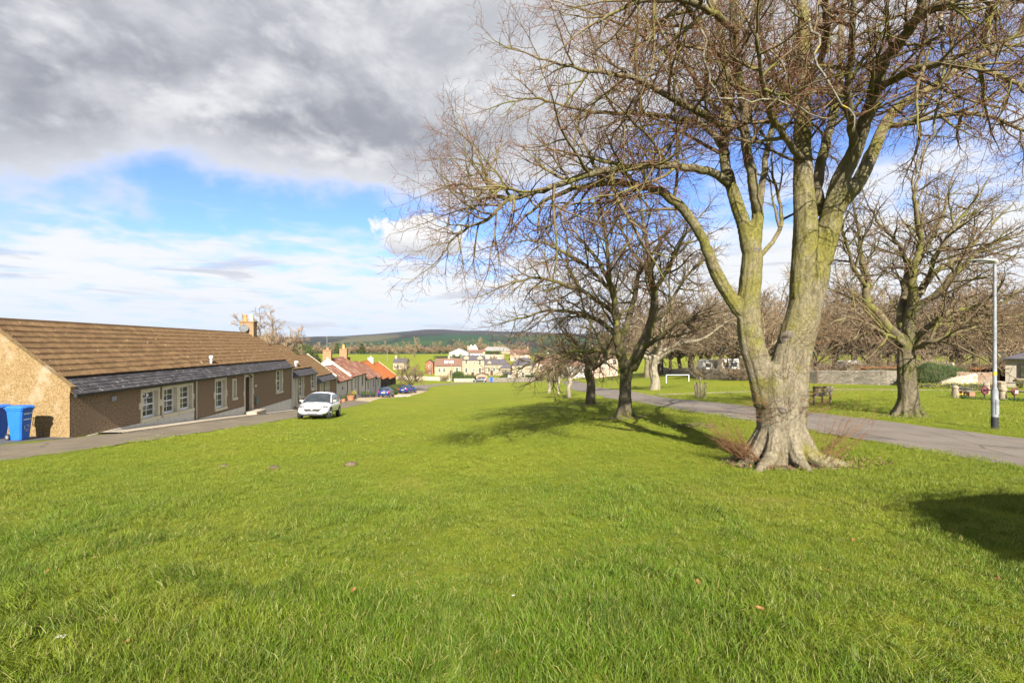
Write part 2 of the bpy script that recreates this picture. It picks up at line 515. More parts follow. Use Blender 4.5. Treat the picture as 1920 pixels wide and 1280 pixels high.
def make_hills():
    """the ridge beyond the valley, 3 to 6 km away"""
    ys = np.concatenate([np.linspace(430, 1500, 16), np.linspace(1700, 6200, 46)])
    t = np.linspace(-1.15, 1.15, 181)
    T, Y = np.meshgrid(t, ys); X = T * Y
    px = 960 + FPX * T
    ridge = np.interp(px, [0, 300, 560, 640, 700, 760, 800, 830, 880, 960, 1100, 1500, 1900], [24, 18, 14, 16, 19, 24, 28, 28, 25.5, 23.5, 20, 17, 15])
    f = np.clip((Y - 900) / 4100, 0, 1); f = f * f * (3 - 2 * f)
    top = ridge / FPX * 5000
    Z = -22 + (top + 22) * f + (vnoise(X / 240, Y / 240, 5) - .5) * 26 * f * (1 - .6 * f)
    Z = np.where(Y > 5000, Z - (Y - 5000) * .08, Z)
    n, m = X.shape
    V = np.stack([X, Y, Z], -1).reshape(-1, 3)
    i = np.arange((n - 1) * (m - 1)); r, c = i // (m - 1), i % (m - 1); a = r * m + c
    F = np.stack([a, a + 1, a + m + 1, a + m], 1)
    mm = bpy.data.materials.new('hill_fields'); mm.use_nodes = True
    tr = mm.node_tree; tr.nodes.clear(); k = NT(tr)
    out = k.n('ShaderNodeOutputMaterial'); b = k.n('ShaderNodeBsdfPrincipled'); b.inputs['Roughness'].default_value = .95; b.inputs['Specular IOR Level'].default_value = 0
    v = k.n('ShaderNodeNewGeometry').outputs['Position']; z = k.sep(v)[2]
    vo = k.n('ShaderNodeTexVoronoi', distance='CHEBYCHEV'); k.put(vo.inputs['Vector'], k.vmul(v, (.0026, .0011, 0))); vo.inputs['Scale'].default_value = 1.0
    ed = k.n('ShaderNodeTexVoronoi', feature='DISTANCE_TO_EDGE'); k.put(ed.inputs['Vector'], k.vmul(v, (.0026, .0011, 0))); ed.inputs['Scale'].default_value = 1.0
    h = k.sep(vo.outputs['Color'])
    fld = k.mix(h[0], (.020, .050, .028), (.036, .064, .026))
    fld = k.mix(k.sm(h[1], .70, .74), fld, (.085, .080, .045))
    fld = k.mix(k.sm(ed.outputs['Distance'], .045, .02, 0, .85), fld, (.022, .030, .022))
    wood = k.mix(k.noise(v, .02, 4, .7), (.014, .020, .022), (.035, .034, .030))
    wm = k.sm(k.m('ADD', k.noise(k.vmul(v, (1, .35, 1)), .0021, 5, .6), k.sm(k.sep(v)[0], -900, -1900, 0, .22)), .50, .56)
    c = k.mix(wm, fld, wood)
    moor = k.mix(k.noise(v, .006, 5, .6), (.028, .027, .034), (.044, .042, .045))
    mz = k.sm(k.m('ADD', z, k.m('MULTIPLY', k.m('SUBTRACT', k.noise(v, .0016, 4), .5), 60)), 62, 82)
    c = k.mix(mz, c, moor)
    k.put(b.inputs['Base Color'], c); tr.links.new(b.outputs[0], out.inputs[0])
    struct(link('hills', np_mesh('hills', V, F, mm)))


make_hills()


def in_poly_rows(rows, X, Y, pad=0.0):
    """mask of points lying between the two edges of a road given as (lx, ly, rx, ry) rows"""
    q = smooth_rows(rows); L = np.array([a for a, b in q]); Rr = np.array([b for a, b in q])
    xl = np.interp(Y, L[:, 1], L[:, 0]); xr = np.interp(Y, Rr[:, 1], Rr[:, 0])
    return (X > xl - pad) & (X < xr + pad) & (Y < L[-1, 1])


# ------------------------------------------------------------------ grass: blades in tufts, spread over the near part of the green
def blade_mat():
    m = bpy.data.materials.new('grass_blade'); m.use_nodes = True
    t = m.node_tree; t.nodes.clear(); k = NT(t)
    out = k.n('ShaderNodeOutputMaterial'); b = k.n('ShaderNodeBsdfPrincipled')
    oi = k.n('ShaderNodeObjectInfo'); v = k.n('ShaderNodeNewGeometry').outputs['Position']
    at_ = k.n('ShaderNodeAttribute', attribute_name='tint').outputs['Fac']
    big = k.noise(v, .35, 4, .6); mid = k.noise(v, 1.6, 4, .6)
    c = k.mix(k.sm(big, .32, .68), (.084, .156, .010), (.150, .188, .013))
    c = k.mix(k.sm(mid, .42, .68, 0, .75), c, (.044, .088, .008))
    c = k.mix(k.m('MULTIPLY', oi.outputs['Random'], .4), c, (.150, .182, .020))
    c = k.mix(k.sm(at_, .80, .92, 0, .8), c, (.27, .24, .085))
    c = k.mix(k.sm(at_, .45, .0, 0, .55), c, (.050, .090, .008))
    c = k.mix(k.m('MULTIPLY', k.sm(k.sep(v)[1], 5.0, 13.0), k.sm(big, .2, .7, .45, .9)), c, (.155, .190, .014))      # shorter, yellower turf down the green
    c = k.mix(k.sm(k.noise(v, .42, 5, .7, .6), .56, .70, 0, .5), c, (.215, .20, .04))
    k.put(b.inputs['Base Color'], c); b.inputs['Roughness'].default_value = .5; b.inputs['Specular IOR Level'].default_value = .22
    tr = k.n('ShaderNodeBsdfTranslucent'); k.put(tr.inputs[0], c)
    mx = k.n('ShaderNodeMixShader'); mx.inputs[0].default_value = .2
    t.links.new(b.outputs[0], mx.inputs[1]); t.links.new(tr.outputs[0], mx.inputs[2]); t.links.new(mx.outputs[0], out.inputs[0])
    return m


M_BLADE = blade_mat()


def tuft_mesh(seed, nb, spread, hmin, hmax, wid, lean):
    rg = np.random.default_rng(seed); V, F, T = [], [], []
    for i in range(nb):
        a = rg.uniform(0, 6.283); r = spread * math.sqrt(rg.uniform()); bx, by = r * math.cos(a), r * math.sin(a)
        h = rg.uniform(hmin, hmax); la = rg.uniform(0, 6.283); ln = rg.uniform(.15, 1.0) * lean * h; w = wid * rg.uniform(.7, 1.3)
        fa = rg.uniform(0, 3.1416); wx, wy = math.cos(fa) * w / 2, math.sin(fa) * w / 2; o = len(V); tint = rg.uniform()
        for s, ww in ((0, 1.0), (.55, .8)):
            cx, cy, cz = bx + math.cos(la) * ln * s ** 1.8, by + math.sin(la) * ln * s ** 1.8, h * s * (1 - .12 * s * lean) - (.01 if s == 0 else 0)
            V += [(cx - wx * ww, cy - wy * ww, cz), (cx + wx * ww, cy + wy * ww, cz)]
        V.append((bx + math.cos(la) * ln, by + math.sin(la) * ln, h * (1 - .3 * lean)))
        F += [(o, o + 1, o + 3), (o, o + 3, o + 2), (o + 2, o + 3, o + 4)]; T += [tint] * 5
    me = np_mesh('tuft', np.array(V), np.array(F), M_BLADE, smooth=True)
    at_ = me.attributes.new('tint', 'FLOAT', 'POINT'); at_.data.foreach_set('value', np.array(T, dtype=np.float32))
    return me


TREE_SPOTS = [(5.45, 9.7, .82), (4.4, 19, .55), (4.6, 28.5, .45), (14.7, 18, .6)]


def make_grass():
    gc = bpy.data.collections.new('grass_tufts')
    for i in range(5):
        gc.objects.link(bpy.data.objects.new('grass_tuft', tuft_mesh(i, 74, .13, .020, .056, .0028, .9)))
    for i in range(3):
        gc.objects.link(bpy.data.objects.new('grass_tuft', tuft_mesh(20 + i, 84, .13, .045, .10, .0030, .85)))
    for i in range(3):
        gc.objects.link(bpy.data.objects.new('grass_tuft', tuft_mesh(40 + i, 40, .26, .022, .048, .010, .95)))
    rg = np.random.default_rng(5); PX, PY, ID, SC = [], [], [], []
    for y0, y1, dens, far in ((1.0, 5.0, 150, 0), (5.0, 9.0, 105, 0), (9.0, 15.0, 52, 0), (15.0, 25.0, 13, 1), (25.0, 42.0, 5.5, 1)):
        n = int((y1 - y0) * (2 * (1.12 * y1 + 1.5)) * dens)
        Y = rg.uniform(y0, y1, n); X = rg.uniform(-1, 1, n) * (1.12 * y1 + 1.5)
        ok = np.abs(X) < 1.12 * Y + 1.6
        ok &= ~in_poly_rows(LANE, X, Y, -.02 - .22 * vnoise(X * 1.3, Y * 1.3, 21) ** 2) & ~in_poly_rows(ROADR, X, Y, -.02 - .30 * vnoise(X * 1.3, Y * 1.3, 22) ** 2) & ~((X < -12.4) & (Y > 5)) & ~((X < -12.2) & (Y > 9))
        for tx, ty, tr in TREE_SPOTS:
            ok &= np.hypot(X - tx, Y - ty) > tr * rg.uniform(.8, 1.35, n)
        if y0 > 14:
            ok &= X < 40
        X, Y = X[ok], Y[ok]; n = len(X)
        pat = vnoise(X * .6, Y * .6, 9) * .6 + vnoise(X * 1.9, Y * 1.9, 11) * .4
        longg = (pat > .50) & (Y < 8.5) & (rg.uniform(0, 1, n) < np.clip(1.35 - Y / 7.0, 0, 1))
        idx = np.where(longg, 5 + rg.integers(0, 3, n), rg.integers(0, 5, n))
        if far:
            idx = 8 + rg.integers(0, 3, n)
        sc = rg.uniform(.75, 1.25, n) * (.72 + .6 * pat)
        PX.append(X); PY.append(Y); ID.append(idx); SC.append(sc)
    X = np.concatenate(PX); Y = np.concatenate(PY); ID = np.concatenate(ID).astype(np.int32); SC = np.concatenate(SC).astype(np.float32); n = len(X)
    Z = ground_np(X, Y) + (vnoise(X * .55, Y * .55, 3) - .5) * .05 * np.clip(1.2 - Y / 60, 0, 1)
    me = bpy.data.meshes.new('grass'); me.vertices.add(n); me.vertices.foreach_set('co', np.stack([X, Y, Z], 1).astype(np.float32).ravel())
    a = me.attributes.new('idx', 'INT', 'POINT'); a.data.foreach_set('value', ID)
    la = vnoise(X * .8, Y * .8, 31) * 12.0; am = .15 + .55 * vnoise(X * 1.6, Y * 1.6, 33)
    rot = np.stack([rg.normal(0, .08, n) + am * np.cos(la), rg.normal(0, .08, n) + am * np.sin(la), rg.uniform(0, 6.283, n)], 1).astype(np.float32)
    a = me.attributes.new('rot', 'FLOAT_VECTOR', 'POINT'); a.data.foreach_set('vector', rot.ravel())
    a = me.attributes.new('scl', 'FLOAT', 'POINT'); a.data.foreach_set('value', SC)
    me.materials.append(M_BLADE)
    o = struct(link('grass', me), 'stuff'); o['label'] = 'short green grass blades covering the near part of the green'; o['category'] = 'grass'
    ng = bpy.data.node_groups.new('grass_spread', 'GeometryNodeTree')
    ng.interface.new_socket('Geometry', in_out='INPUT', socket_type='NodeSocketGeometry')
    ng.interface.new_socket('Geometry', in_out='OUTPUT', socket_type='NodeSocketGeometry')
    N, Lk = ng.nodes, ng.links
    gi, go = N.new('NodeGroupInput'), N.new('NodeGroupOutput')
    ci = N.new('GeometryNodeCollectionInfo'); ci.inputs['Collection'].default_value = gc
    ci.inputs['Separate Children'].default_value = True; ci.inputs['Reset Children'].default_value = True
    ip = N.new('GeometryNodeInstanceOnPoints'); ip.inputs['Pick Instance'].default_value = True
    def attr(nm, ty):
        q = N.new('GeometryNodeInputNamedAttribute'); q.data_type = ty; q.inputs[0].default_value = nm
        return q.outputs[0]
    er = N.new('FunctionNodeEulerToRotation')
    Lk.new(gi.outputs[0], ip.inputs['Points']); Lk.new(ci.outputs[0], ip.inputs['Instance'])
    Lk.new(attr('idx', 'INT'), ip.inputs['Instance Index'])
    Lk.new(attr('rot', 'FLOAT_VECTOR'), er.inputs[0]); Lk.new(er.outputs[0], ip.inputs['Rotation'])
    Lk.new(attr('scl', 'FLOAT'), ip.inputs['Scale']); Lk.new(ip.outputs[0], go.inputs[0])
    md = o.modifiers.new('spread', 'NODES'); md.node_group = ng


make_grass()
# ------------------------------------------------------------------ trees: limbs grown as tapered tubes, four orders of branching
def bark(name, c1, c2, moss, mossamt=.5, scale=5.0, s3=1.3, climb=None):
    m = bpy.data.materials.new(name); m.use_nodes = True
    t = m.node_tree; t.nodes.clear(); k = NT(t)
    out = k.n('ShaderNodeOutputMaterial'); b = k.n('ShaderNodeBsdfPrincipled'); b.inputs['Roughness'].default_value = .9; b.inputs['Specular IOR Level'].default_value = .15
    v = k.n('ShaderNodeTexCoord').outputs['Object']
    vs = k.vmul(v, (1, 1, .3))
    n1 = k.noise(vs, scale, 6, .65, .5); n2 = k.noise(v, s3, 4, .6); n3 = k.noise(vs, scale * 5, 5, .7); n4 = k.noise(v, scale * 1.7, 5, .7)
    c = k.mix(k.sm(n1, .32, .68), c1, c2)
    ms = k.sm(n2, .62 - .3 * mossamt, .80 - .3 * mossamt, 0, .85)
    if climb:                                  # green algae on the upper stems
        ms = k.m('MAXIMUM', ms, k.m('MULTIPLY', k.sm(k.m('ADD', k.sep(v)[2], k.m('MULTIPLY', n2, 2.0)), *climb), k.sm(n2, .35, .62, .25, .9)))
    c = k.mix(ms, c, moss)
    vo = k.n('ShaderNodeTexVoronoi', feature='DISTANCE_TO_EDGE'); wob = k.n('ShaderNodeVectorMath', operation='ADD'); k.put(wob.inputs[0], vs); k.put(wob.inputs[1], k.vmul(k.noise(v, scale * 1.2, 4, .6, 0, True), (.35, .35, .35)))
    k.put(vo.inputs['Vector'], wob.outputs[0]); vo.inputs['Scale'].default_value = scale * 2.2
    crack = k.sm(vo.outputs['Distance'], .055, .012)
    c = k.mix(k.m('MULTIPLY', crack, k.sm(n2, .30, .6, .04, .26)), c, tuple(x * .4 for x in c1))
    c = k.mix(k.sm(n3, .52, .72, 0, .6), c, tuple(x * .4 for x in c1))
    c = k.mix(k.sm(n4, .60, .74, 0, .45), c, tuple(min(.6, x * 1.5) for x in c2))
    k.put(b.inputs['Base Color'], c)
    bn = k.n('ShaderNodeBump'); bn.inputs['Strength'].default_value = 1.0; bn.inputs['Distance'].default_value = .035
    k.put(bn.inputs['Height'], k.m('SUBTRACT', k.m('ADD', k.m('MULTIPLY', n1, .8), n3), k.m('MULTIPLY', crack, .25))); t.links.new(bn.outputs[0], b.inputs['Normal']); t.links.new(b.outputs[0], out.inputs[0])
    return m


M_BARK = bark('beech_bark', (.150, .126, .083), (.225, .196, .138), (.150, .140, .024), .45, 5.5, 1.3, (2.6, 4.8))
M_BARKUP = bark('mossy_limb_bark', (.140, .118, .064), (.215, .185, .115), (.140, .132, .026), .62, 5, 1.6)
M_TWIG = mat('red_brown_twig', (.105, .045, .027), (.14, .075, .042), 3.0, .85, spec=.15)
M_BRANCH = mat('branch_bark', (.105, .076, .042), (.165, .128, .072), 4.0, .9, c3=(.130, .120, .036), s3=1.1, t3=(.48, .6), spec=.15)
M_BARK2 = bark('dark_tree_bark', (.105, .088, .056), (.175, .150, .100), (.088, .090, .022), .6, 6)
M_BRANCH2 = mat('dark_branch_bark', (.095, .075, .044), (.155, .128, .076), 4.0, .9, c3=(.115, .112, .03), s3=1.0, t3=(.46, .6), spec=.15)
M_TWIG2 = mat('brown_twig', (.105, .068, .042), (.15, .108, .066), 3.0, .85, spec=.15)
M_BARK3 = bark('pale_tree_bark', (.20, .175, .125), (.30, .265, .195), (.15, .14, .06), .25, 6)
M_WOODBARK = mat('wood_tree_bark', (.105, .085, .052), (.165, .14, .09), 2.5, .9, spec=.1, coord='Object', rnd=.25)
M_WOODTWIG = mat('wood_tree_twigs', (.155, .112, .068), (.215, .165, .102), .35, .9, spec=.1, rnd=.3)


class Tubes:
    """batches of branch polylines, meshed together"""
    def __init__(s):
        s.b = {}
    def add(s, pts, rad, n):
        s.b.setdefault((len(pts), n), []).append((pts, rad))
    def arrays(s):
        VV, FF, o = [], [], 0
        for (m, n), L in s.b.items():
            P = np.array([p for p, r in L], float); Rr = np.array([r for p, r in L], float); B = len(L)
            T = np.empty_like(P); T[:, 1:-1] = P[:, 2:] - P[:, :-2]; T[:, 0] = P[:, 1] - P[:, 0]; T[:, -1] = P[:, -1] - P[:, -2]
            T /= np.linalg.norm(T, axis=2, keepdims=True) + 1e-9
            ref = np.where(np.abs(T[:, :1, 2:3]) < .8, np.array([0, 0, 1.0]), np.array([1.0, 0, 0]))
            ref = np.broadcast_to(ref, T.shape)
            A = np.cross(T, ref); A /= np.linalg.norm(A, axis=2, keepdims=True) + 1e-9; C = np.cross(T, A)
            q = 2 * np.pi * np.arange(n) / n
            V = P[:, :, None] + (A[:, :, None] * np.cos(q)[:, None] + C[:, :, None] * np.sin(q)[:, None]) * Rr[:, :, None, None]
            VV.append(V.reshape(-1, 3))
            bi, i, j = np.meshgrid(np.arange(B), np.arange(m - 1), np.arange(n), indexing='ij'); k = (j + 1) % n; base = o + bi * m * n
            FF.append(np.stack([base + i * n + j, base + i * n + k, base + (i + 1) * n + k, base + (i + 1) * n + j], -1).reshape(-1, 4))
            o += B * m * n
        return np.concatenate(VV), np.concatenate(FF)
    def mesh(s, name, m):
        return np_mesh(name, *s.arrays(), m)


def rvec(rg):
    while True:
        v = Vector((rg.uniform(-1, 1), rg.uniform(-1, 1), rg.uniform(-1, 1)))
        if .05 < v.length_squared < 1:
            return v.normalized()


class Grower:
    def __init__(s, seed, prm):
        s.rg = random.Random(seed); s.p = prm; s.T = {}
    def put(s, lev, pts, rad):
        sides = s.p['sides'][min(lev, len(s.p['sides']) - 1)]
        s.T.setdefault(lev, Tubes()).add(pts, rad, sides)
    def line(s, p, d, L, r, lev):
        rg, pr = s.rg, s.p; n = pr['n'][lev]; st = L / n; pts = [p.copy()]; d = d.normalized(); grav = pr['grav'][lev]
        kink = pr['wob'][lev]
        for i in range(n):
            d = (d + rvec(rg) * kink + Vector((0, 0, grav)) * (st ** .5 if st < 1 else 1)).normalized()
            p = p + d * st; pts.append(p)
        e = pr['tip'][lev]
        rad = [r * (1 - (1 - e) * i / n) for i in range(n + 1)]
        return pts, rad
    def branch(s, p, d, L, r, lev):
        pts, rad = s.line(p, d, L, r, lev); s.put(lev, pts, rad); s.kids(pts, rad, L, lev)
    def kids(s, pts, rad, L, lev, t0=None, count=None):
        pr, rg = s.p, s.rg
        if lev + 1 >= len(pr['n']):
            return
        k = count if count is not None else pr['kids'][lev] * (L / pr['lref'][lev]) ** .8
        k = int(k + rg.random()); t0 = pr['t0'][lev] if t0 is None else t0; n = len(pts) - 1
        az = rg.uniform(0, 6.28)
        for i in range(k):
            t = t0 + (1 - t0) * (i + rg.uniform(.1, .95)) / max(k, 1); f = t * n; a = min(int(f), n - 1); f -= a
            q = pts[a].lerp(pts[a + 1], f); dr = (pts[a + 1] - pts[a]).normalized(); rr = rad[a] + (rad[a + 1] - rad[a]) * f
            az += 2.4 + rg.uniform(-.6, .6)
            ref = Vector((0, 0, 1)) if abs(dr.z) < .9 else Vector((1, 0, 0))
            u = dr.cross(ref).normalized(); w = dr.cross(u)
            ang = R(rg.uniform(*pr['ang'][lev]))
            cd = dr * math.cos(ang) + (u * math.cos(az) + w * math.sin(az)) * math.sin(ang)
            cl = pr['len'][lev] * rg.uniform(.65, 1.25) * (1.2 - .80 * t) * min(1.0, .35 + L / pr['lref'][lev] * .65)
            s.branch(q, cd, cl, max(min(rr * .72, pr['rad'][lev] * rg.uniform(.75, 1.2)), pr['rmin']), lev + 1)
        # the leader's own fine end
        if lev + 1 < len(pr['n']) and rad[-1] > pr['rmin']:
            s.branch(pts[-1], pts[-1] - pts[-2], pr['len'][lev] * rg.uniform(.4, .65), rad[-1], lev + 1)
    def limb(s, pts, rad, sides=10, count=None, t0=.25, lev=0, grow=True):
        """a limb laid out by hand, smoothed, then its branches"""
        P = catmull([Vector(p) for p in pts], 4); Rr = list(np.interp(np.linspace(0, len(rad) - 1, len(P)), range(len(rad)), rad))
        L = sum((P[i + 1] - P[i]).length for i in range(len(P) - 1))
        if grow:
            s.kids(P, Rr, L, lev, t0, count)
        return P, Rr


def catmull(P, n):
    Q = [2 * P[0] - P[1]] + P + [2 * P[-1] - P[-2]]; out = []
    for i in range(1, len(Q) - 2):
        a, b, c, d = Q[i - 1:i + 3]
        for j in range(n):
            t = j / n
            out.append(.5 * (2 * b + (c - a) * t + (2 * a - 5 * b + 4 * c - d) * t * t + (3 * b - a - 3 * c + d) * t ** 3))
    out.append(P[-1])
    return out


def merged_trunk(name, parts, lobes, m, voxel, parent, seed=1, rough=.012):
    """trunk, root flare and lower stems fused into one skin"""
    mb = MB()
    for pts, rad in parts:
        P = catmull([Vector(p) for p in pts], 3); Rr = list(np.interp(np.linspace(0, len(rad) - 1, len(P)), range(len(rad)), rad))
        mb.tube(P, Rr, 20)
    for pts, rad in lobes:
        mb.tube(catmull([Vector(p) for p in pts], 3), list(np.interp(np.linspace(0, len(rad) - 1, (len(pts) - 1) * 3 + 1), range(len(rad)), rad)), 10)
    me = mb.mesh(name, m)
    o = bpy.data.objects.new('tmp', me); COL.objects.link(o)
    md = o.modifiers.new('r', 'REMESH'); md.mode = 'VOXEL'; md.voxel_size = voxel
    sm = o.modifiers.new('s', 'SMOOTH'); sm.factor = .5; sm.iterations = 5
    dg = bpy.context.evaluated_depsgraph_get(); me2 = bpy.data.meshes.new_from_object(o.evaluated_get(dg))
    bpy.data.objects.remove(o); me2.name = name
    n = len(me2.vertices); co = np.empty(n * 3, np.float32); me2.vertices.foreach_get('co', co); co = co.reshape(-1, 3)
    no = np.empty(n * 3, np.float32); me2.vertices.foreach_get('normal', no); no = no.reshape(-1, 3)
    a = np.arctan2(no[:, 1], no[:, 0])
    h = (vnoise(a * 4 + 20, co[:, 2] * 1.1 + 40, seed) - .5) * 3.2 + (vnoise(a * 9 + 60, co[:, 2] * 3 + 20, seed + 1) - .5) * 1.6 + (vnoise(co[:, 0] * 14 + 90, co[:, 2] * 12 + 50, seed + 2) - .5)
    co += no * (h * rough)[:, None]
    me2.vertices.foreach_set('co', co.ravel()); me2.polygons.foreach_set('use_smooth', np.ones(len(me2.polygons), bool))
    me2.materials.clear(); me2.materials.append(m); me2.update()
    return link(name, me2, parent)


HERO = dict(n=[0, 7, 6, 4, 2], sides=[10, 6, 4, 3, 3], wob=[0, .20, .24, .28, .28], grav=[0, .03, .01, .0, .02], tip=[0, .28, .3, .35, .4],
            kids=[10, 9.0, 7.0, 3.6], lref=[6, 2.0, 1.0, .52], t0=[.25, .15, .12, .1], ang=[(35, 75), (32, 70), (32, 68), (30, 65)],
            len=[2.1, 1.1, .58, .30], rad=[.034, .016, .0085, .0048], rmin=.0032)


